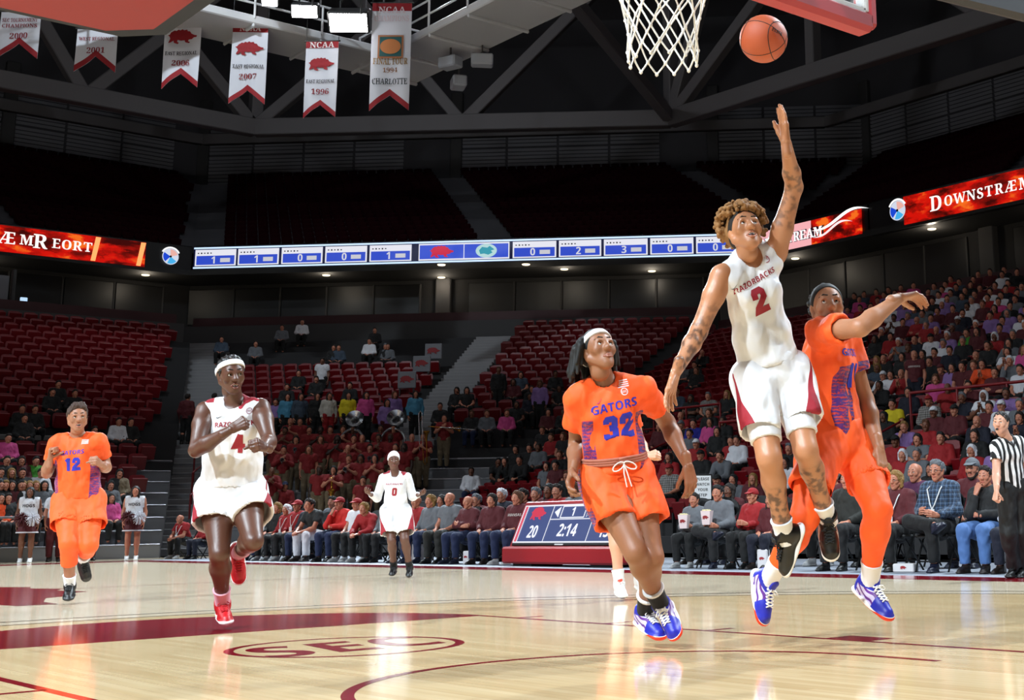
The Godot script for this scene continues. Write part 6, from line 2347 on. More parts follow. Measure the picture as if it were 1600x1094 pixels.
# ---------------------------------------------------------------- everyone watching
# One line a person: place (A and B courtside rows, S sideline stand, C corner, E far end), row, metres along,
# size, pose, top, sleeve, trousers, hair, hair colour, skin, then what they wear or hold besides.
const TONES := {"white": Color(0.8, 0.8, 0.82), "offwhite": Color(0.7, 0.68, 0.64), "black": Color(0.018, 0.018, 0.02), "charcoal": Color(0.06, 0.06, 0.065), "grey": Color(0.36, 0.37, 0.39), "steel": Color(0.2, 0.25, 0.31), "navy": Color(0.03, 0.045, 0.12), "blue": Color(0.05, 0.08, 0.5), "denim": Color(0.06, 0.11, 0.24), "lightdenim": Color(0.27, 0.4, 0.6), "lightblue": Color(0.25, 0.5, 0.62),
	"red": Color(0.55, 0.02, 0.05), "scarlet": Color(0.72, 0.07, 0.03), "maroon": Color(0.29, 0.02, 0.06), "cardinal": Color(0.47, 0.03, 0.05), "purple": Color(0.25, 0.03, 0.2), "pink": Color(0.75, 0.25, 0.5), "lavender": Color(0.5, 0.38, 0.6), "yellow": Color(0.8, 0.72, 0.05), "green": Color(0.2, 0.5, 0.1), "orange": Color(0.85, 0.27, 0.04), "olive": Color(0.1, 0.1, 0.08), "khaki": Color(0.42, 0.36, 0.27), "check": Color(0.5, 0.48, 0.46), "plaid": Color(0.08, 0.2, 0.33),
	"brown": Color(0.09, 0.045, 0.022), "blond": Color(0.5, 0.37, 0.18), "sandy": Color(0.3, 0.17, 0.07), "fair": Color(0.70, 0.45, 0.35), "tan": Color(0.42, 0.25, 0.17), "dark": Color(0.2, 0.11, 0.075)}
const SPOKEN := {"lightdenim": "light blue denim", "lightblue": "light blue", "offwhite": "cream", "denim": "blue denim", "check": "checked grey", "plaid": "blue plaid", "steel": "slate blue"}
const DOING := {"lap": "seated", "knees": "leaning on knees", "cross": "arms crossed", "chin": "hand at chin", "clap": "clapping", "hold": "holding something", "legs": "legs crossed", "standdown": "standing", "standplay": "standing with hands raised"}


func ordinal(n: int) -> String:
	var ones := ["", "first", "second", "third", "fourth", "fifth", "sixth", "seventh", "eighth", "ninth", "tenth", "eleventh", "twelfth", "thirteenth", "fourteenth", "fifteenth", "sixteenth", "seventeenth", "eighteenth", "nineteenth", "twentieth"]
	if n <= 20:
		return ones[n]
	if n % 10 == 0:
		return ["thirtieth", "fortieth", "fiftieth", "sixtieth"][n / 10 - 3]
	return ["twenty", "thirty", "forty", "fifty", "sixty"][n / 10 - 2] + "-" + ones[n % 10]


func sit_pose(kind: String) -> Dictionary:
	var j := {"hipL": Vector3(0.09, 0.5, 0), "hipR": Vector3(-0.09, 0.5, 0), "neck": Vector3(0, 1.0, -0.06), "head": Vector3(0, 1.13, -0.01), "shL": Vector3(0.175, 0.95, -0.06), "shR": Vector3(-0.175, 0.95, -0.06), "elL": Vector3(0.235, 0.69, 0.0), "elR": Vector3(-0.235, 0.69, 0.0), "wrL": Vector3(0.12, 0.605, 0.21), "wrR": Vector3(-0.12, 0.605, 0.21), "knL": Vector3(0.13, 0.5, 0.42), "knR": Vector3(-0.13, 0.5, 0.42), "anL": Vector3(0.13, 0.085, 0.4), "anR": Vector3(-0.13, 0.085, 0.4)}
	var hands := {"L": [Vector3(-0.45, -0.1, 0.9), Vector3(-0.2, -1, 0)], "R": [Vector3(0.45, -0.1, 0.9), Vector3(0.2, -1, 0)]}
	match kind:
		"knees":
			j.merge({"neck": Vector3(0, 0.94, 0.17), "head": Vector3(0, 1.06, 0.25), "shL": Vector3(0.175, 0.89, 0.15), "shR": Vector3(-0.175, 0.89, 0.15), "elL": Vector3(0.2, 0.62, 0.3), "elR": Vector3(-0.2, 0.62, 0.3), "wrL": Vector3(0.07, 0.56, 0.5), "wrR": Vector3(-0.07, 0.56, 0.5)}, true)
		"cross":
			j.merge({"wrL": Vector3(-0.07, 0.735, 0.17), "wrR": Vector3(0.07, 0.69, 0.19), "elL": Vector3(0.24, 0.71, 0.06), "elR": Vector3(-0.24, 0.71, 0.06)}, true)
			hands = {"L": [Vector3(-0.95, 0.15, -0.1), Vector3(0, 0, -1)], "R": [Vector3(0.95, 0.1, -0.05), Vector3(0, 0, -1)]}
		"chin":
			j.merge({"elR": Vector3(-0.13, 0.7, 0.2), "wrR": Vector3(-0.06, 0.93, 0.16), "wrL": Vector3(-0.04, 0.68, 0.22), "elL": Vector3(0.23, 0.69, 0.06)}, true)
			hands = {"L": [Vector3(-0.95, 0.1, 0.0), Vector3(0, 0, -1)], "R": [Vector3(0.25, 0.9, -0.2), Vector3(0.2, 0.1, -1)]}
		"clap":
			j.merge({"wrL": Vector3(0.035, 0.84, 0.27), "wrR": Vector3(-0.035, 0.84, 0.27), "elL": Vector3(0.25, 0.7, 0.1), "elR": Vector3(-0.25, 0.7, 0.1)}, true)
			hands = {"L": [Vector3(-0.1, 0.8, 0.5), Vector3(-1, 0, 0)], "R": [Vector3(0.1, 0.8, 0.5), Vector3(1, 0, 0)]}
		"hold", "legs":
			j.merge({"wrL": Vector3(0.08, 0.7, 0.27), "wrR": Vector3(-0.08, 0.7, 0.27)}, true)
			hands = {"L": [Vector3(-0.4, 0.2, 0.9), Vector3(-0.9, 0, -0.4)], "R": [Vector3(0.4, 0.2, 0.9), Vector3(0.9, 0, -0.4)]}
	if kind == "legs":
		j.merge({"knR": Vector3(-0.16, 0.57, 0.4), "anR": Vector3(0.2, 0.52, 0.47), "wrL": Vector3(0.12, 0.63, 0.25), "wrR": Vector3(-0.1, 0.66, 0.24)}, true)
	if kind.begins_with("stand"):
		j = {"hipL": Vector3(0.09, 0.92, 0), "hipR": Vector3(-0.09, 0.92, 0), "neck": Vector3(0, 1.43, -0.03), "head": Vector3(0, 1.56, 0.01), "shL": Vector3(0.175, 1.38, -0.03), "shR": Vector3(-0.175, 1.38, -0.03), "elL": Vector3(0.235, 1.1, -0.05), "elR": Vector3(-0.235, 1.1, -0.05), "wrL": Vector3(0.22, 0.85, 0.03), "wrR": Vector3(-0.22, 0.85, 0.03), "knL": Vector3(0.1, 0.5, 0.02), "knR": Vector3(-0.1, 0.5, 0.02), "anL": Vector3(0.1, 0.085, -0.02), "anR": Vector3(-0.1, 0.085, -0.02)}
		hands = {"L": [Vector3(0, -1, 0.15), Vector3(-1, 0, 0)], "R": [Vector3(0, -1, 0.15), Vector3(1, 0, 0)]}
		if kind == "standplay":
			j.merge({"elL": Vector3(0.26, 1.14, 0.12), "elR": Vector3(-0.26, 1.14, 0.12), "wrL": Vector3(0.07, 1.25, 0.26), "wrR": Vector3(-0.05, 1.3, 0.2)}, true)
			hands = {"L": [Vector3(-0.6, 0.5, 0.4), Vector3(-0.5, 0, -0.8)], "R": [Vector3(0.6, 0.5, 0.4), Vector3(0.5, 0, -0.8)]}
	j["hands"] = hands
	return j


var chair_proto: Node3D
var crowd_mesh := {}


func build_crowd() -> void:
	# one set of meshes per pose and fineness, shared by everybody in that pose
	var jobs := []
	var keys := []
	var kinds := ["lap", "knees", "cross", "chin", "clap", "hold", "legs", "standdown", "standplay"]
	for fine in [true, false]:
		for kind in kinds:
			if fine and kind.begins_with("stand"):
				continue
			var j := sit_pose(kind)
			var h := 0.0115 if fine else 0.019
			for piece in ["body", "short", "long", "trousers"]:
				keys.append([kind, fine, piece])
				match piece:
					"body": jobs.append({"shapes": body_shapes(j, 1.0, 1.0), "h": h, "k": 0.016})
					"trousers": jobs.append(shorts_job(j, 1.0, 1.12, 1.93, h, 0.03))
					_: jobs.append(shirt_job(j, 1.0, 1.16, piece, h, -0.08, false))
	var got := mesh_all(jobs)
	for i in keys.size():
		var key: Array = keys[i]
		var j := sit_pose(key[0])
		var a: Array = got[i]
		if key[2] == "body":
			var list := [a, moved(small["head" if key[1] else "head_far"], crowd_head(j))]
			for q in ["L", "R"]:
				var d: Array = j.hands[q]
				list.append(moved(small["hand_relaxed" if key[1] else "hand_relaxed_far"], hand_place(j["wr" + q], d[0].normalized(), d[1].normalized(), q == "L", 1.0)))
			a = joined(list)
		else:
			a = ruffled(a, 0.009, 6.0, Vector3.ONE, i)
		crowd_mesh[key] = to_mesh(a, null)
	for k in ["hair_short", "hair_bob", "hair_long", "hair_tied", "cap", "beard", "shoe", "shoe_far"]:
		crowd_mesh[k] = to_mesh(small[k], null)
	# glasses, lanyard, popcorn box
	var rims := []
	for m in [-1.0, 1.0]:
		var loop := []
		for i in 14:
			loop.append(Vector3(0.031 * m + cos(TAU * i / 14.0) * 0.021, 0.006 + sin(TAU * i / 14.0) * 0.015, 0.1))
		rims.append(tube(loop, 0.002, 5, true))
		rims.append(tube([Vector3(0.052 * m, 0.008, 0.1), Vector3(0.076 * m, 0.012, 0.0)], 0.002, 5))
	rims.append(tube([Vector3(-0.011, 0.009, 0.101), Vector3(0.011, 0.009, 0.101)], 0.002, 5))
	crowd_mesh["glasses"] = to_mesh(joined(rims), null)
	crowd_mesh["lanyard"] = to_mesh(joined([tube([Vector3(0.07, 1.01, -0.05), Vector3(0.085, 0.93, 0.085), Vector3(0.03, 0.76, 0.135), Vector3(0.0, 0.7, 0.15)], 0.008, 5), tube([Vector3(-0.07, 1.01, -0.05), Vector3(-0.085, 0.93, 0.085), Vector3(-0.03, 0.76, 0.135), Vector3(0.0, 0.7, 0.15)], 0.008, 5), moved(box(Vector3(0.075, 0.11, 0.006), 0.002), at(Vector3(0, 0.65, 0.16)))]), null)
	build_chairs()
	var rows := {}
	var people := []
	for line in crowd.split("\n", false):
		var w := line.split(" ", false)
		people.append(w)
		var row := w[0] + w[1]
		rows[row] = rows.get(row, 0) + 1
	var nth := {}
	for w: PackedStringArray in people:
		var row := w[0] + w[1]
		nth[row] = nth.get(row, 0) + 1
		spectator(w, nth[row])
	more_people()
	# those past the three hundred: the far rows of the sideline stand
	var spots := far_crowd.split("\n", false)
	var m := ArrayMesh.new()
	var tinted := StandardMaterial3D.new()
	tinted.vertex_color_use_as_albedo = true
	tinted.roughness = 0.85
	var mats := [skin(TONES.fair, 0.6), tinted, cloth(TONES.black), paint(TONES.brown, 0.8)]
	var pieces := [crowd_mesh[["lap", false, "body"]], crowd_mesh[["lap", false, "long"]], crowd_mesh[["lap", false, "trousers"]]]
	for i in 3:
		var a: Array = pieces[i].surface_get_arrays(0)
		add_to_mesh(m, [a[Mesh.ARRAY_VERTEX], a[Mesh.ARRAY_NORMAL], a[Mesh.ARRAY_INDEX]], mats[i])
	add_to_mesh(m, moved(small.hair_short, crowd_head(sit_pose("lap"))), mats[3])
	var mm := MultiMesh.new()
	mm.transform_format = MultiMesh.TRANSFORM_3D
	mm.use_colors = true
	mm.mesh = m
	mm.instance_count = spots.size()
	var rng := RandomNumberGenerator.new()
	rng.seed = 9
	var tones := ["maroon", "red", "black", "charcoal", "grey", "navy", "white", "maroon", "red", "lavender", "steel", "pink"]
	for i in spots.size():
		var w := spots[i].split(" ")
		var r := int(w[0])
		mm.set_instance_transform(i, Transform3D(Basis(Y, PI + rng.randf_range(0.0, 0.8)), long_side.spot(float(w[1]), r * DEEP + 0.62, tread_height(r))))
		mm.set_instance_color(i, (TONES[tones[rng.randi() % tones.size()]] as Color).srgb_to_linear())
	var stuff := MultiMeshInstance3D.new()
	stuff.name = "far_spectators"
	stuff.multimesh = mm
	add_child(stuff)
	tag(stuff, "dim mass of spectators filling the far upper rows of the sideline stand", "crowd", "", "stuff")


func crowd_head(j: Dictionary) -> Transform3D:
	return Transform3D(Basis(Y, j.get("turn", 0.0)) * Basis(X, -0.06), j.head)


func spectator(w: PackedStringArray, nth: int) -> Node3D:
	var where := w[0]
	var row := int(w[1])
	var along := float(w[2])
	var size := float(w[3])
	var kind := w[4]
	var p := Vector3.ZERO
	var turn := PI
	var rng := RandomNumberGenerator.new()
	rng.seed = hash(" ".join(w))
	match where:
		"A": p = Vector3(-along, 0.0, 9.45)
		"B": p = Vector3(-along, 0.0, 10.75)
		_:
			var sd: Stand = {"S": long_side, "C": corner_side, "E": end_side}[where]
			p = sd.spot(along, row * DEEP + (0.62 if not kind.begins_with("stand") else 0.5), tread_height(row) - (0.02 if kind.begins_with("stand") else 0.0))
			turn = atan2(-sd.out.x, -sd.out.z)
	var basket := atan2(-p.x, -p.z)  # everyone turns a little towards the near basket
	turn = lerp_angle(turn, basket, 0.3 if where in ["A", "B"] else 0.5) + rng.randf_range(-0.12, 0.12)
	if kind.begins_with("stand") and where == "C" and w[6] == "long" and w[8] == "long" and row > 6:
		turn += 0.3
	var colour: String = SPOKEN.get(w[5], w[5])
	var order := ordinal(nth)
	var place: String = {"A": "courtside row", "B": "second courtside row", "S": "row %s, sideline stand", "C": "row %s, corner stand", "E": "row %s, far end stand"}[where]
	if "%s" in place:
		place = place % count_word(row)
	var worn := "top" if w[6] == "long" else "shirt"
	if w[8] == "cap":
		worn += " and cap"
	for e in w.slice(11):
		if e in ["glasses", "lanyard"]:
			worn += " and " + e
	var label := "person in %s %s, %s, %s from left, %s" % [colour, worn, DOING[kind], order, place]
	if w.size() > 11 and w[11] in ["trombone", "saxophone", "tuba", "horn"]:
		label = "band member in %s shirt playing a %s, %s from left, %s" % [colour, {"horn": "trumpet", "tuba": "sousaphone"}.get(w[11], w[11]), order, place]
	var o := thing("person", label, "person", p, turn, {"A": "spectators courtside", "B": "spectators courtside", "S": "spectators in the sideline stand", "C": "people in the corner stand", "E": "spectators in the far end stand"}[where])
	o.scale = Vector3.ONE * size
	dress(o, kind, where in ["A", "B"] and not kind.begins_with("stand"), w)
	if where in ["A", "B"]:
		var c := chair_proto.duplicate()
		c.name = numbered("folding_chair")
		add_child(c)
		c.position = Vector3(p.x, 0, p.z)
		c.rotation.y = turn
		tag(c, "black folding chair, %s from left, %s" % [order, place], "chair", "black courtside chairs")
	return o


func dress(o: Node3D, kind: String, fine: bool, w: PackedStringArray) -> void:
	var j := sit_pose(kind)
	var flesh: Color = TONES[w[10]]
	part("body", crowd_mesh[[kind, fine, "body"]], o, Transform3D.IDENTITY, skin(flesh, 0.5))
	var top_m := cloth(TONES[w[5]], 0.8)
	if w[5] in ["plaid", "check"]:
		top_m = checks(TONES[w[5]], w[5])
	part("shirt", crowd_mesh[[kind, fine, w[6]]], o, Transform3D.IDENTITY, top_m)
	part("trousers", crowd_mesh[[kind, fine, "trousers"]], o, Transform3D.IDENTITY, cloth(TONES[w[7]], 0.85))
	var head := crowd_head(j)
	if w[8] == "cap":
		part("cap", crowd_mesh.cap, o, head, paint(TONES[w[9]], 0.8))
		part("hair", crowd_mesh.hair_short, o, head * at(Vector3(0, -0.012, -0.006), Basis.from_scale(Vector3(0.97, 0.9, 0.97))), paint(TONES.brown, 0.8))
	elif w[8] != "none":
		part("hair", crowd_mesh["hair_" + w[8]], o, head, paint(TONES[w[9]] if w[9] != "-" else TONES.brown, 0.75))
	for q in ["L", "R"]:
		var forward := Vector3(0.12 if q == "L" else -0.12, -0.31, 0.95).normalized()
		var up := Y
		if kind == "legs" and q == "R":
			forward = Vector3(0.85, 0.1, 0.5).normalized()
		if fine or kind.begins_with("stand"):
			part("shoe", crowd_mesh["shoe" if fine else "shoe_far"], o, shoe_place(j["an" + q], forward, up, 1.0), paint([Color(0.03, 0.03, 0.03), Color(0.09, 0.05, 0.03), Color(0.6, 0.6, 0.6), Color(0.05, 0.07, 0.15)][hash(w[2]) % 4], 0.5))
	if fine:
		for m in [-1.0, 1.0]:
			part("eye", eye_mesh, o, head * at(Vector3(0.031 * m, 0.008, 0.0775)))
			part("eyebrow", brow_mesh, o, head * Transform3D(Basis.from_scale(Vector3(m, 1, 1)), Vector3.ZERO), paint(TONES[w[9]].darkened(0.2) if w[9] != "-" and w[8] != "cap" else TONES.brown, 0.8))
		part("lips", lips_shut, o, head, paint(flesh.lerp(Color(0.55, 0.15, 0.15), 0.35), 0.5))
	for e in w.slice(11):
		match e:
			"glasses": part("glasses", crowd_mesh.glasses, o, head, paint(Color(0.03, 0.03, 0.03), 0.3))
			"lanyard": part("lanyard", crowd_mesh.lanyard, o, at(Vector3(0, -0.06 if kind == "knees" else 0.0, 0.2 if kind == "knees" else 0.01)), paint(Color(0.8, 0.8, 0.8), 0.6))
			"beard": part("beard", crowd_mesh.beard, o, head, paint(TONES.brown, 0.9))
			"popcorn": popcorn(o)
			"chestword":
				var a: Array = (crowd_mesh[[kind, fine, w[6]]] as ArrayMesh).surface_get_arrays(0)
				part("chest_lettering", to_mesh(printed(letters("ARKANSAS", 0.045, false, 800, 0, 0, 1.0), [a[Mesh.ARRAY_VERTEX], a[Mesh.ARRAY_NORMAL], a[Mesh.ARRAY_INDEX]], j.neck + Vector3(0, -0.15, 0.0), X, Y, 0.006), paint(Color(0.75, 0.72, 0.7), 0.7)), o.get_node("shirt"))
			"trombone", "saxophone", "tuba", "horn": instrument(o, e)


var checked := {}


func checks(c: Color, kind: String) -> StandardMaterial3D:
	if not checked.has(kind):
		var image := Image.create_empty(64, 64, false, Image.FORMAT_RGB8)
		for y in 64:
			for x in 64:
				var v := c
				if x % 16 < 5:
					v = v.darkened(0.35)
				if y % 16 < 5:
					v = v.darkened(0.35)
				if x % 16 == 9 or y % 16 == 9:
					v = v.lightened(0.45)
				image.set_pixel(x, y, v)
		var m: StandardMaterial3D = cloth(Color.WHITE, 0.8).duplicate()
		m.albedo_texture = ImageTexture.create_from_image(image)
		m.uv1_scale = Vector3(5, 5, 5)
		checked[kind] = m
	return checked[kind]


func popcorn(o: Node3D) -> void:
	var b := thing("popcorn_box", "white and red popcorn box held by the %s young person in grey" % ["left", "right"][names.get("popcorn_box", 0) % 2], "box", o.transform * Vector3(0, 0.66, 0.36), o.rotation.y)
	var st := SurfaceTool.new()
	st.begin(Mesh.PRIMITIVE_TRIANGLES)
	st.set_smooth_group(-1)
	var lo := [Vector3(-0.055, 0, -0.035), Vector3(0.055, 0, -0.035), Vector3(0.055, 0, 0.035), Vector3(-0.055, 0, 0.035)]
	var hi := [Vector3(-0.075, 0.19, -0.05), Vector3(0.075, 0.19, -0.05), Vector3(0.075, 0.19, 0.05), Vector3(-0.075, 0.19, 0.05)]
	for i in 4:
		var k := (i + 1) % 4
		facet(st, [lo[i], lo[k], hi[k], hi[i]])
	facet(st, [lo[0], lo[3], lo[2], lo[1]])
	st.generate_normals()
	part("carton", st.commit(), b, Transform3D.IDENTITY, paint(Color(0.82, 0.75, 0.75), 0.6, 0.0, {"cull_mode": BaseMaterial3D.CULL_DISABLED}))
	part("printed_mark", to_mesh(moved(plate(boar(), 0.002), Transform3D(Basis.from_scale(Vector3(0.05, 0.05, 1)), Vector3(0, 0.1, 0.046))), paint(Color(0.5, 0.05, 0.08), 0.6)), b)
	var rng := RandomNumberGenerator.new()
	rng.seed = 4
	var bits := []
	for i in 26:
		bits.append(moved(lathe([[0.0001, 0.012], [0.012, 0.004], [0.01, -0.008], [0.0001, -0.011]], 6), at(Vector3(rng.randf_range(-0.06, 0.06), 0.18 + rng.randf() * 0.02, rng.randf_range(-0.04, 0.04)))))
	tag(part("popcorn", to_mesh(joined(bits), paint(Color(0.85, 0.8, 0.6), 0.8)), b), "", "", "", "stuff")


func instrument(o: Node3D, kind: String) -> void:
	var brass := paint(Color(0.8, 0.55, 0.2), 0.25, 0.9)
	var silver := paint(Color(0.75, 0.75, 0.76), 0.2, 0.95)
	var at_hands := o.transform * Vector3(0, 1.28, 0.26)
	var t: Node3D
	match kind:
		"trombone":
			t = thing("trombone", "long brass trombone played in the band, held %s" % ["upright", "level"][names.get("trombone", 0) % 2], "instrument", at_hands, o.rotation.y)
			var tilt := Basis(X, -1.35) if names["trombone"] % 2 == 1 else Basis(Y, 1.3) * Basis(X, 0.1)
			part("slide", to_mesh(moved(joined([tube([Vector3(-0.05, 0, -0.1), Vector3(-0.05, 0, 1.0), Vector3(0.0, 0, 1.06), Vector3(0.05, 0, 1.0), Vector3(0.05, 0, 0.0)], 0.012, 7)]), at(Vector3.ZERO, tilt)), silver), t)
			part("bell", to_mesh(moved(moved(lathe([[0.015, -0.5], [0.02, -0.1], [0.035, 0.1], [0.065, 0.2], [0.11, 0.26], [0.105, 0.26], [0.06, 0.195]], 18), at(Vector3(0.16, 0, 0.2), Basis(X, PI / 2))), at(Vector3.ZERO, tilt)), brass), t)
			part("tuning_slide", to_mesh(moved(tube([Vector3(0.05, 0, 0.0), Vector3(0.05, 0, -0.45), Vector3(0.1, 0, -0.53), Vector3(0.16, 0, -0.45), Vector3(0.16, 0, -0.2)], 0.013, 7), at(Vector3.ZERO, tilt)), brass), t)
		"saxophone":
			t = thing("saxophone", "brass saxophone hanging in front of a band member in the corner stand", "instrument", o.transform * Vector3(0, 0.75, 0.22), o.rotation.y)
			part("body_tube", to_mesh(joined([tube([Vector3(0, 0.55, -0.05), Vector3(0, 0.6, 0.03), Vector3(0.02, 0.5, 0.05), Vector3(0.03, 0.1, 0.05), Vector3(0.04, -0.05, 0.08), Vector3(0.05, -0.02, 0.18)], 0.03, 9)]), brass), t)
			part("bell", to_mesh(moved(lathe([[0.035, -0.1], [0.045, 0.05], [0.07, 0.17], [0.1, 0.22], [0.09, 0.215], [0.05, 0.08]], 16), at(Vector3(0.055, 0.06, 0.2), Basis(X, 0.25))), brass), t)
			part("keys", to_mesh(joined(range(6).map(func(i): return moved(lathe([[0.0001, 0.012], [0.018, 0.01], [0.018, 0.0]], 8), at(Vector3(0.025, 0.12 + i * 0.06, 0.085), Basis(X, PI / 2))))), brass), t)
		"tuba":
			t = thing("sousaphone", "silver sousaphone bell above the band, %s" % ["left one", "right one"][names.get("sousaphone", 0) % 2], "instrument", o.transform * Vector3(0, 1.2, 0.05), o.rotation.y)
			var coil := []
			for i in 26:
				var a := TAU * i / 25.0 * 1.1
				coil.append(Vector3(sin(a) * 0.36, cos(a) * 0.42 - 0.05, 0.12 * sin(a * 0.5)))
			part("coil", to_mesh(tube(coil, 0.045, 9), silver), t)
			part("bell", to_mesh(moved(lathe([[0.06, -0.35], [0.08, -0.1], [0.14, 0.05], [0.27, 0.16], [0.26, 0.165], [0.12, 0.05]], 20), at(Vector3(0.1, 0.62, 0.2), Basis(X, 1.2))), silver), t)
		"horn":
			var n: int = names.get("trumpet", 0)
			t = thing("trumpet", "shiny trumpet held up by a band member, %s of the trumpets from the left" % count_word(n), "instrument", at_hands, o.rotation.y)
			part("tubing", to_mesh(joined([tube([Vector3(0, 0, -0.14), Vector3(0, 0, 0.22), Vector3(0, -0.05, 0.28), Vector3(0, -0.1, 0.2), Vector3(0, -0.1, -0.02), Vector3(0, -0.05, -0.08), Vector3(0, 0.0, 0.0)], 0.011, 7)]), silver), t)
			part("bell", to_mesh(moved(lathe([[0.012, -0.2], [0.016, 0.0], [0.03, 0.08], [0.06, 0.12], [0.055, 0.12]], 14), at(Vector3(0.03, -0.02, 0.3), Basis(X, PI / 2))), silver), t)
			part("valves", to_mesh(joined(range(3).map(func(i): return tube([Vector3(0, -0.12, 0.04 + i * 0.035), Vector3(0, 0.05, 0.04 + i * 0.035)], 0.014, 7))), silver), t)


func build_chairs() -> void:
	var o := Node3D.new()
	o.name = "folding_chair"
	var black := paint(Color(0.02, 0.02, 0.022), 0.4)
	var steel := paint(Color(0.05, 0.05, 0.052), 0.35, 0.6)
	part("seat", to_mesh(moved(box(Vector3(0.45, 0.05, 0.42), 0.02), at(Vector3(0, 0.41, 0.02))), black), o)
	var back := PackedVector2Array()
	for i in 20:
		var a := TAU * i / 20.0
		back.append(Vector2(cos(a) * 0.23, 0.78 + sin(a) * (0.17 if sin(a) > 0 else 0.14)))
	part("backrest", to_mesh(moved(plate(back, 0.035), at(Vector3(0, 0.03, -0.1), Basis(X, -0.16))), black), o)
	for m in [-1.0, 1.0]:
		part("leg", to_mesh(tube([Vector3(0.22 * m, 0.85, -0.27), Vector3(0.22 * m, 0.0, 0.24)], 0.013, 6), steel), o)
		part("leg", to_mesh(tube([Vector3(0.2 * m, 0.42, 0.18), Vector3(0.2 * m, 0.0, -0.24)], 0.013, 6), steel), o)
	part("stretcher", to_mesh(joined([tube([Vector3(-0.22, 0.12, 0.17), Vector3(0.22, 0.12, 0.17)], 0.01, 6), tube([Vector3(-0.2, 0.12, -0.16), Vector3(0.2, 0.12, -0.16)], 0.01, 6)]), steel), o)
	chair_proto = o


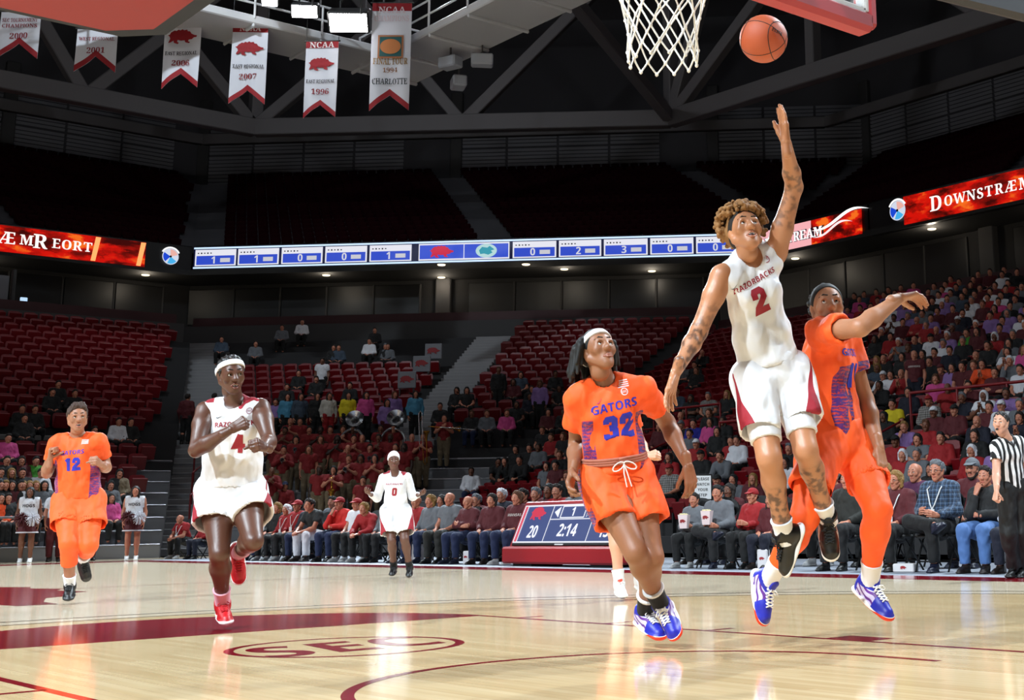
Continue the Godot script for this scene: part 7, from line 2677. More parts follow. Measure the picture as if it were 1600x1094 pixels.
# ---------------------------------------------------------------- people and things on the floor round the court
func more_people() -> void:
	# cheerleaders at the far baseline
	for q in [[Vector3(29.6, 0, 6.15), "tan", "black", "left cheerleader in white top and maroon skirt holding pompoms"], [Vector3(28.6, 0, 8.15), "fair", "brown", "right cheerleader in white top and maroon skirt holding pompoms"]]:
		cheerleader(q[0], q[1], q[2], q[3])
	for q in [[Vector3(29.9, 0, 7.62), "person in white shirt and maroon trousers standing behind the player in 12, right"], [Vector3(29.9, 0, 6.85), "person in white shirt and maroon trousers standing behind the player in 12, left"]]:
		var o := thing("person", q[1], "person", q[0], atan2(-1.0, -0.3))
		dress(o, "standdown", false, "X 0 0 1 standdown white short maroon short brown fair".split(" "))
	# two people climbing the stairway, seen from behind
	for q in [[9, "maroon", "black", "person in maroon top climbing the corner stairway, seen from behind"], [9, "lightblue", "denim", "person in light blue top climbing the corner stairway, seen from behind"]]:
		var s: float = q[0] * DEEP + 0.3
		var a: float = corner_side.from(s) + (0.6 if q[1] == "maroon" else 1.5)
		var o := thing("person", q[3], "person", corner_side.spot(a, s, tread_height(q[0]) + 0.02), atan2(corner_side.out.x, corner_side.out.z))
		dress(o, "standdown", false, ("X 0 0 1 standdown %s long %s short brown fair" % [q[1], q[2]]).split(" "))
	# the drum kit in front of the band
	var drum := thing("drum_kit", "red drum kit among the band in the corner stand", "drums", corner_side.spot(-3.4, 1.9, tread_height(2)), atan2(-1.0, -1.0))
	var shell := paint(Color(0.4, 0.02, 0.05), 0.25)
	var chrome := paint(Color(0.75, 0.75, 0.76), 0.15, 0.95)
	part("bass_drum", to_mesh(moved(lathe([[0.0001, 0.2], [0.28, 0.2], [0.29, 0.16], [0.29, -0.16], [0.28, -0.2], [0.0001, -0.2]], 24), at(Vector3(0, 0.3, 0), Basis(X, PI / 2))), shell), drum)
	for m in [-1.0, 1.0]:
		var tom := part("tom", to_mesh(moved(lathe([[0.0001, 0.11], [0.16, 0.11], [0.17, 0.08], [0.17, -0.1], [0.16, -0.11], [0.0001, -0.11]], 20), at(Vector3(0.2 * m, 0.78, 0.05), Basis(X, 0.3))), shell), drum)
		part("hoop", to_mesh(moved(lathe([[0.172, 0.12], [0.18, 0.11], [0.18, 0.08], [0.172, 0.07]], 20), at(Vector3(0.2 * m, 0.78, 0.05), Basis(X, 0.3))), chrome), tom)
		part("cymbal", to_mesh(moved(lathe([[0.0001, 0.03], [0.05, 0.02], [0.23, 0.0], [0.23, -0.004], [0.0001, 0.01]], 24), at(Vector3(0.55 * m, 1.15, -0.1), Basis(X, 0.2))), paint(Color(0.7, 0.55, 0.25), 0.25, 0.9)), drum)
		part("stand", to_mesh(tube([Vector3(0.55 * m, 0, -0.1), Vector3(0.55 * m, 1.15, -0.1)], 0.012, 6), chrome), drum)
	# the scorer's table at the far end
	var table := thing("table", "narrow table with black legs at the far left behind the cheerleader", "table", Vector3(30.3, 0, 5.4))
	part("table_top", to_mesh(moved(box(Vector3(0.7, 0.05, 3.6), 0.015), at(Vector3(0, 1.02, 0))), paint(Color(0.45, 0.45, 0.47), 0.5)), table)
	for z in [-1.6, 0.0, 1.6]:
		for x in [-0.25, 0.25]:
			part("leg", to_mesh(tube([Vector3(x, 0, z), Vector3(x, 1.0, z)], 0.025, 6), paint(Color(0.03, 0.03, 0.03), 0.4)), table)
	# the step warning on its stand
	var s := thing("step_sign", "small black framed sign reading please watch your step", "sign", Vector3(11.2, 0, 10.3), atan2(-0.8, -0.6))
	part("stand", to_mesh(joined([tube([Vector3(0, 0, 0), Vector3(0, 1.0, 0)], 0.02, 6), moved(lathe([[0.0001, 0.03], [0.2, 0.02], [0.2, 0.0]], 16), Transform3D.IDENTITY)]), paint(Color(0.02, 0.02, 0.02), 0.4)), s)
	var frame_part := part("frame", to_mesh(moved(box(Vector3(0.3, 0.4, 0.03), 0.006), at(Vector3(0, 1.14, 0))), paint(Color(0.02, 0.02, 0.02), 0.4)), s)
	part("card", to_mesh(moved(quad(0.25, 0.35), at(Vector3(0, 1.14, 0.018))), paint(Color(0.82, 0.82, 0.82), 0.6)), frame_part)
	for i in 4:
		part("lettering", to_mesh(moved(letters(["PLEASE", "WATCH", "YOUR", "STEP"][i], 0.042, false, 800), at(Vector3(0, 1.265 - i * 0.08, 0.023))), paint(Color(0.03, 0.03, 0.03), 0.6)), frame_part)
	# boxes and bags by people's feet
	for q in [[Vector3(8.75, 0, 9.15), Vector3(0.14, 0.26, 0.12), "tall white snack box standing on the floor by the young spectators"], [Vector3(6.35, 0, 9.15), Vector3(0.26, 0.1, 0.2), "low white box on the floor under the plaid shirt spectator"], [Vector3(6.9, 0, 9.2), Vector3(0.16, 0.17, 0.12), "small white bag on the floor by the crossed legs"], [Vector3(5.05, 0, 9.25), Vector3(0.1, 0.3, 0.1), "white snack box on the floor at the far right by the referee"], [Vector3(17.6, 0, 9.2), Vector3(0.2, 0.33, 0.14), "red and white bag on the floor behind the player in 0"], [Vector3(15.9, 0, 9.15), Vector3(0.12, 0.22, 0.1), "grey cup on the floor right of the player in 0"]]:
		var b := thing("snack_box", q[2], "box", q[0], 0.4)
		part("carton", to_mesh(moved(box(q[1], 0.012), at(Vector3(0, q[1].y / 2, 0))), paint(Color(0.8, 0.78, 0.78), 0.6)), b)
		part("printed_mark", to_mesh(moved(plate(boar(), 0.002), Transform3D(Basis(Y, PI) * Basis.from_scale(Vector3(0.04, 0.04, 1)), Vector3(0, q[1].y * 0.55, -q[1].z / 2 - 0.002))), paint(Color(0.55, 0.05, 0.08), 0.6)), b)
	# red guard rails in the sideline stand
	for q in [[-9.5, -2.0, 5, "long red guard rail across the sideline stand on the right"], [-15.5, -11.5, 6, "red guard rail in the sideline stand behind the leaping player"], [-21.0, -17.0, 5, "red guard rail in the sideline stand behind player 32"]]:
		guard_rail(q[0], q[1], q[2], q[3])
	for q in [[-10.2, 1, 4], [-14.6, 1, 4], [-22.2, 1, 4]]:
		var lo := long_side.spot(q[0], q[1] * DEEP, tread_height(q[1]))
		var hi := long_side.spot(q[0] + 0.2, q[2] * DEEP, tread_height(q[2]))
		var r := thing("handrail", "sloping red handrail beside an aisle of the sideline stand, %s" % ["right one", "middle one", "left one"][[-10.2, -14.6, -22.2].find(q[0])], "handrail", lo)
		part("rail", to_mesh(tube([Vector3.ZERO, Vector3(0, 0.95, 0), hi - lo + Vector3(0, 0.95, 0), hi - lo], 0.028, 8), paint(Color(0.42, 0.02, 0.05), 0.4)), r)
	# red balcony front at the left of the sideline stand, with flat panels
	guard_rail(-27.0, -22.8, 7, "red guard rail at the left end of the sideline stand")


func guard_rail(a0: float, a1: float, row: int, label: String) -> void:
	var o := thing("guard_rail", label, "rail", long_side.spot((a0 + a1) / 2, row * DEEP, tread_height(row)))
	var red := paint(Color(0.45, 0.02, 0.05), 0.4)
	var h := (a1 - a0) / 2
	for y in [0.12, 0.55, 1.05]:
		part("rail", to_mesh(tube([Vector3(h, y, 0), Vector3(-h, y, 0)], 0.035 if y > 1 else 0.024, 8), red), o)
	var n := int(h * 2 / 1.25)
	for i in n + 1:
		part("post", to_mesh(tube([Vector3(-h + i * h * 2 / n, 0, 0), Vector3(-h + i * h * 2 / n, 1.05, 0)], 0.03, 8), red), o)
	var bars := []
	var x := -h + 0.12
	while x < h:
		bars.append(tube([Vector3(x, 0.12, 0), Vector3(x, 0.55, 0)], 0.011, 5))
		x += 0.12
	tag(part("balusters", to_mesh(joined(bars), red), o), "", "", "", "stuff")


func cheerleader(p: Vector3, tone: String, hair: String, label: String) -> void:
	var o := thing("person", label, "person", p, atan2(-1.0, -0.45))
	var j := sit_pose("standdown")
	part("body", crowd_mesh[["standdown", false, "body"]], o, Transform3D.IDENTITY, skin(TONES[tone]))
	var a: Array = (crowd_mesh[["standdown", false, "short"]] as ArrayMesh).surface_get_arrays(0)
	var arrays := [a[Mesh.ARRAY_VERTEX], a[Mesh.ARRAY_NORMAL], a[Mesh.ARRAY_INDEX]]
	var top: Array = split(arrays, func(q: Vector3, _n: Vector3) -> float: return minf(q.y - 1.02, 0.21 - absf(q.x)))[0]
	part("top", to_mesh(top, cloth(TONES.white)), o)
	part("team_letters", to_mesh(printed(letters("HOGS", 0.07, false, 800), arrays, Vector3(0, 1.27, 0), X, Y, 0.006), paint(Color(0.08, 0.03, 0.05), 0.7)), o.get_node("top"))
	var pleats := []
	for y in [[0.155, 1.06], [0.16, 0.98], [0.225, 0.66], [0.22, 0.655]]:
		pleats.append(y)
	var skirt := lathe(pleats, 36)
	for i in skirt[0].size():
		var q: Vector3 = skirt[0][i]
		var f := 1.0 + (0.06 if (i % 36) % 2 else -0.02) * clampf((0.98 - q.y) * 3.0, 0, 1)
		skirt[0][i] = Vector3(q.x * f, q.y, q.z * f * 0.85)
	skirt[1] = smooth_normals(skirt[0], skirt[2])
	var s := part("skirt", to_mesh(skirt, cloth(TONES.maroon)), o)
	var hem := lathe([[0.218, 0.69], [0.226, 0.665], [0.222, 0.662]], 36)
	part("hem_band", to_mesh(moved(hem, Transform3D(Basis.from_scale(Vector3(1.06, 1, 0.91)), Vector3.ZERO)), cloth(TONES.white)), s)
	part("hair", crowd_mesh.hair_long, o, crowd_head(j), paint(TONES[hair], 0.6))
	for q in ["L", "R"]:
		part("shoe", crowd_mesh.shoe_far, o, shoe_place(j["an" + q], Vector3(0, -0.31, 0.95), Y, 1.0), paint(Color(0.85, 0.85, 0.85), 0.5))
	var rng := RandomNumberGenerator.new()
	rng.seed = 3
	for k in 2:
		var streamers := []
		for i in 120:
			var d := Vector3(rng.randfn(), rng.randfn(), rng.randfn()).normalized()
			streamers.append(tube([d * 0.03, d * 0.11 + Vector3(0, -0.01, 0), d * 0.165 + Vector3(0, -0.035, 0)], 0.007, 4))
		var pom := thing("pompom", "%s pompom of the %s" % [["maroon", "white"][k], label.substr(0, label.find(" in"))], "pompom", o.transform * Vector3([-0.1, 0.12][k], 1.0, 0.24))
		tag(part("streamers", to_mesh(joined(streamers), paint([TONES.maroon, Color(0.82, 0.82, 0.85)][k], 0.6)), pom), "", "", "", "stuff")


# ---------------------------------------------------------------- poses: joints in metres from the point on the floor below the hips
func V(x: float, y: float, z: float) -> Vector3:
	return Vector3(x, y, z)


var poses := {
	"two": {"root": V(0.316,0,0.945), "height": 1.74, "head_forward": V(-0.777,0.463,-0.427), "head_up": V(0.456,0.871,0.183),
		"joints": {"head": V(-0.031,1.972,-0.186), "neck": V(-0.005,1.864,-0.151), "shR": V(0.035,1.77,-0.286), "shL": V(-0.068,1.905,-0.02), "elR": V(0.083,1.498,-0.4), "wrR": V(0.042,1.293,-0.579), "elL": V(-0.193,2.211,-0.006), "wrL": V(-0.319,2.377,-0.185), "hipR": V(0.029,1.291,-0.086), "hipL": V(-0.029,1.327,0.086), "knR": V(-0.128,0.905,-0.16), "anR": V(-0.018,0.548,0.039), "knL": V(-0.19,0.941,0.021), "anL": V(-0.074,0.628,0.28)},
		"hands": {"R": [V(0.249,-0.953,-0.172), V(-0.855,-0.404,0.326), "spread"], "L": [V(0.03,0.996,-0.083), V(0.373,0.054,-0.926), "flat"]},
		"feet": {"R": [V(0.327,-0.92,0.216), V(0.246,0.132,-0.96)], "L": [V(-0.056,-0.998,0.007), V(-0.719,0.101,-0.688)]}},
	"eleven": {"root": V(0.383,0,1.474), "height": 1.84, "head_forward": V(-0.779,0.282,-0.56), "head_up": V(0.251,0.958,0.14),
		"joints": {"head": V(-0.085,1.658,-0.137), "neck": V(-0.031,1.581,-0.112), "shR": V(-0.137,1.538,-0.255), "shL": V(0.005,1.568,0.078), "elR": V(-0.448,1.517,-0.307), "wrR": V(-0.505,1.675,-0.07), "elL": V(-0.05,1.225,0.166), "wrL": V(-0.18,0.971,0.109), "hipR": V(-0.009,1.013,-0.111), "hipL": V(0.009,1.013,0.111), "knR": V(-0.079,0.636,-0.34), "anR": V(0.241,0.328,-0.286), "knL": V(-0.25,0.667,-0.002), "anL": V(-0.042,0.303,0.153)},
		"hands": {"R": [V(-0.126,0.229,0.965), V(-0.215,-0.977,-0.003), "droop"], "L": [V(-0.3,-0.946,-0.124), V(0.992,0.115,-0.057), "relaxed"]},
		"feet": {"R": [V(0.024,-0.991,-0.135), V(-0.999,0.018,-0.044)], "L": [V(-0.616,-0.788,0.014), V(-0.531,0.843,-0.085)]}},
	"thirtytwo": {"root": V(1.159,0,0.663), "height": 1.74, "head_forward": V(-0.88,0.452,-0.144), "head_up": V(0.441,0.897,0.025),
		"joints": {"head": V(-0.065,1.459,-0.174), "neck": V(-0.028,1.326,-0.113), "shR": V(0.034,1.248,-0.231), "shL": V(-0.133,1.288,0.057), "elR": V(0.195,1.026,-0.11), "wrR": V(0.025,0.875,-0.264), "elL": V(-0.04,1.137,0.298), "wrL": V(-0.188,0.905,0.311), "hipR": V(0.028,0.832,-0.081), "hipL": V(-0.028,0.844,0.081), "knR": V(-0.208,0.483,-0.056), "anR": V(-0.058,0.212,0.232), "knL": V(-0.184,0.452,0.07), "anL": V(0.082,0.173,0.243)},
		"hands": {"R": [V(-0.375,-0.779,-0.503), V(-0.851,-0.036,0.524), "relaxed"], "L": [V(-0.108,-0.984,0.143), V(0.986,-0.122,0.111), "relaxed"]},
		"feet": {"R": [V(-0.62,-0.781,-0.076), V(-0.04,0.634,-0.772)], "L": [V(-0.805,-0.577,-0.137), V(-0.36,0.919,-0.159)]}},
	"four": {"root": V(4.497,0,0.085), "height": 1.83, "head_forward": V(-0.991,-0.029,-0.13), "head_up": V(0.007,0.994,-0.108),
		"joints": {"head": V(-0.145,1.607,-0.104), "neck": V(-0.095,1.443,-0.047), "shR": V(-0.006,1.392,-0.203), "shL": V(-0.185,1.412,0.09), "elR": V(-0.141,1.127,-0.304), "wrR": V(-0.371,1.25,-0.18), "elL": V(-0.395,1.179,0.067), "wrL": V(-0.642,1.126,-0.074), "hipR": V(0.039,0.859,-0.071), "hipL": V(-0.039,0.865,0.071), "knR": V(-0.183,0.478,-0.13), "anR": V(0.083,0.156,0.023), "knL": V(-0.351,0.554,0.014), "anL": V(0.077,0.478,0.105)},
		"hands": {"R": [V(-0.378,0.52,0.765), V(0.749,-0.181,0.637), "fist"], "L": [V(-0.609,0.146,-0.78), V(0.93,-0.294,0.221), "fist"]},
		"feet": {"R": [V(-0.84,-0.498,-0.218), V(-0.319,0.928,-0.191)], "L": [V(0.164,-0.976,0.146), V(-0.937,0.162,-0.31)]}},
	"twelve": {"root": V(9.041,0,0.599), "height": 1.87, "head_forward": V(-0.975,0.108,-0.195), "head_up": V(0.103,0.994,-0.042),
		"joints": {"head": V(-0.138,1.649,-0.109), "neck": V(-0.07,1.502,-0.076), "shR": V(0.021,1.444,-0.216), "shL": V(-0.196,1.458,0.073), "elR": V(0.19,1.172,-0.237), "wrR": V(-0.075,1.287,-0.299), "elL": V(-0.03,1.221,0.215), "wrL": V(-0.292,1.238,0.079), "hipR": V(0.041,0.912,-0.074), "hipL": V(-0.041,0.916,0.074), "knR": V(-0.205,0.534,-0.123), "anR": V(0.029,0.161,-0.009), "knL": V(-0.259,0.518,0.037), "anL": V(0.165,0.389,0.135)},
		"hands": {"R": [V(-0.061,0.998,0.009), V(-0.591,0.048,0.805), "fist"], "L": [V(-0.58,0.367,-0.727), V(0.908,-0.395,0.137), "fist"]},
		"feet": {"R": [V(-0.798,-0.518,-0.307), V(-0.224,0.964,-0.145)], "L": [V(0.149,-0.952,0.266), V(-0.947,0.231,-0.223)]}},
	"zero": {"root": V(11.602,0,5.332), "height": 1.63, "head_forward": V(-0.892,0.043,-0.45), "head_up": V(0.069,0.998,0.004),
		"joints": {"head": V(-0.104,1.462,-0.113), "neck": V(-0.053,1.31,-0.061), "shR": V(0.02,1.254,-0.183), "shL": V(-0.152,1.258,0.061), "elR": V(0.151,1.007,-0.193), "wrR": V(-0.014,1.051,-0.385), "elL": V(-0.09,1.016,0.188), "wrL": V(-0.341,1.034,0.134), "hipR": V(0.05,0.826,-0.068), "hipL": V(-0.05,0.831,0.068), "knR": V(-0.106,0.464,-0.107), "anR": V(0.064,0.133,0.028), "knL": V(-0.219,0.477,0.011), "anL": V(-0.117,0.122,0.155)},
		"hands": {"R": [V(-0.66,0.169,-0.732), V(-0.28,0.96,0.029), "relaxed"], "L": [V(-0.995,0.021,-0.098), V(-0.09,0.948,-0.305), "relaxed"]},
		"feet": {"R": [V(-0.686,-0.477,-0.549), V(-0.188,0.972,-0.141)], "L": [V(-0.707,-0.516,-0.483), V(-0.188,0.972,-0.141)]}},
	"ref": {"root": V(4.115,0,8.246), "height": 1.70, "head_forward": V(-0.263,0.09,-0.961), "head_up": V(-0.023,0.997,0.072),
		"joints": {"head": V(-0.036,1.56,-0.194), "neck": V(-0.027,1.412,-0.098), "shR": V(0.016,1.332,-0.224), "shL": V(-0.082,1.366,0.035), "elR": V(-0.044,1.068,-0.334), "wrR": V(-0.143,0.872,-0.489), "elL": V(-0.06,1.126,0.2), "wrL": V(-0.147,0.886,0.116), "hipR": V(0.033,0.897,-0.078), "hipL": V(-0.033,0.909,0.078), "knR": V(0.03,0.457,-0.083), "anR": V(0.111,0.091,0.092), "knL": V(-0.034,0.46,0.073), "anL": V(0.078,0.093,0.227)},
		"hands": {"R": [V(0.071,-0.945,-0.319), V(-0.241,-0.01,0.971), "fist"], "L": [V(-0.432,-0.697,-0.573), V(0.993,0.081,0.089), "relaxed"]},
		"feet": {"R": [V(-0.155,-0.325,-0.933), V(-0.193,0.967,-0.169)], "L": [V(-0.192,-0.387,-0.902), V(-0.193,0.967,-0.169)]}},
	"hidden": {"root": V(4.772,0,3.563), "height": 1.74, "head_forward": V(-0.841,0.013,-0.541), "head_up": V(-0.069,0.996,-0.052),
		"joints": {"head": V(-0.108,1.744,-0.129), "neck": V(-0.056,1.62,-0.087), "shR": V(0.055,1.569,-0.22), "shL": V(-0.147,1.564,-0.001), "elR": V(0.204,1.322,-0.139), "wrR": V(0.013,1.15,-0.238), "elL": V(-0.103,1.302,0.137), "wrL": V(-0.324,1.171,0.037), "hipR": V(0.049,1.048,-0.054), "hipL": V(-0.049,1.046,0.054), "knR": V(0.039,0.583,-0.043), "anR": V(-0.008,0.131,-0.014), "knL": V(-0.077,0.549,0.083), "anL": V(0.016,0.162,0.226)},
		"hands": {"R": [V(-0.943,0.269,-0.194), V(0.544,0.081,0.835), "fist"], "L": [V(-0.983,0.113,0.145), V(0.955,-0.209,0.21), "fist"]},
		"feet": {"R": [V(-0.785,-0.43,-0.445), V(-0.221,0.96,-0.172)], "L": [V(-0.819,-0.444,-0.362), V(-0.221,0.96,-0.172)]}},
}


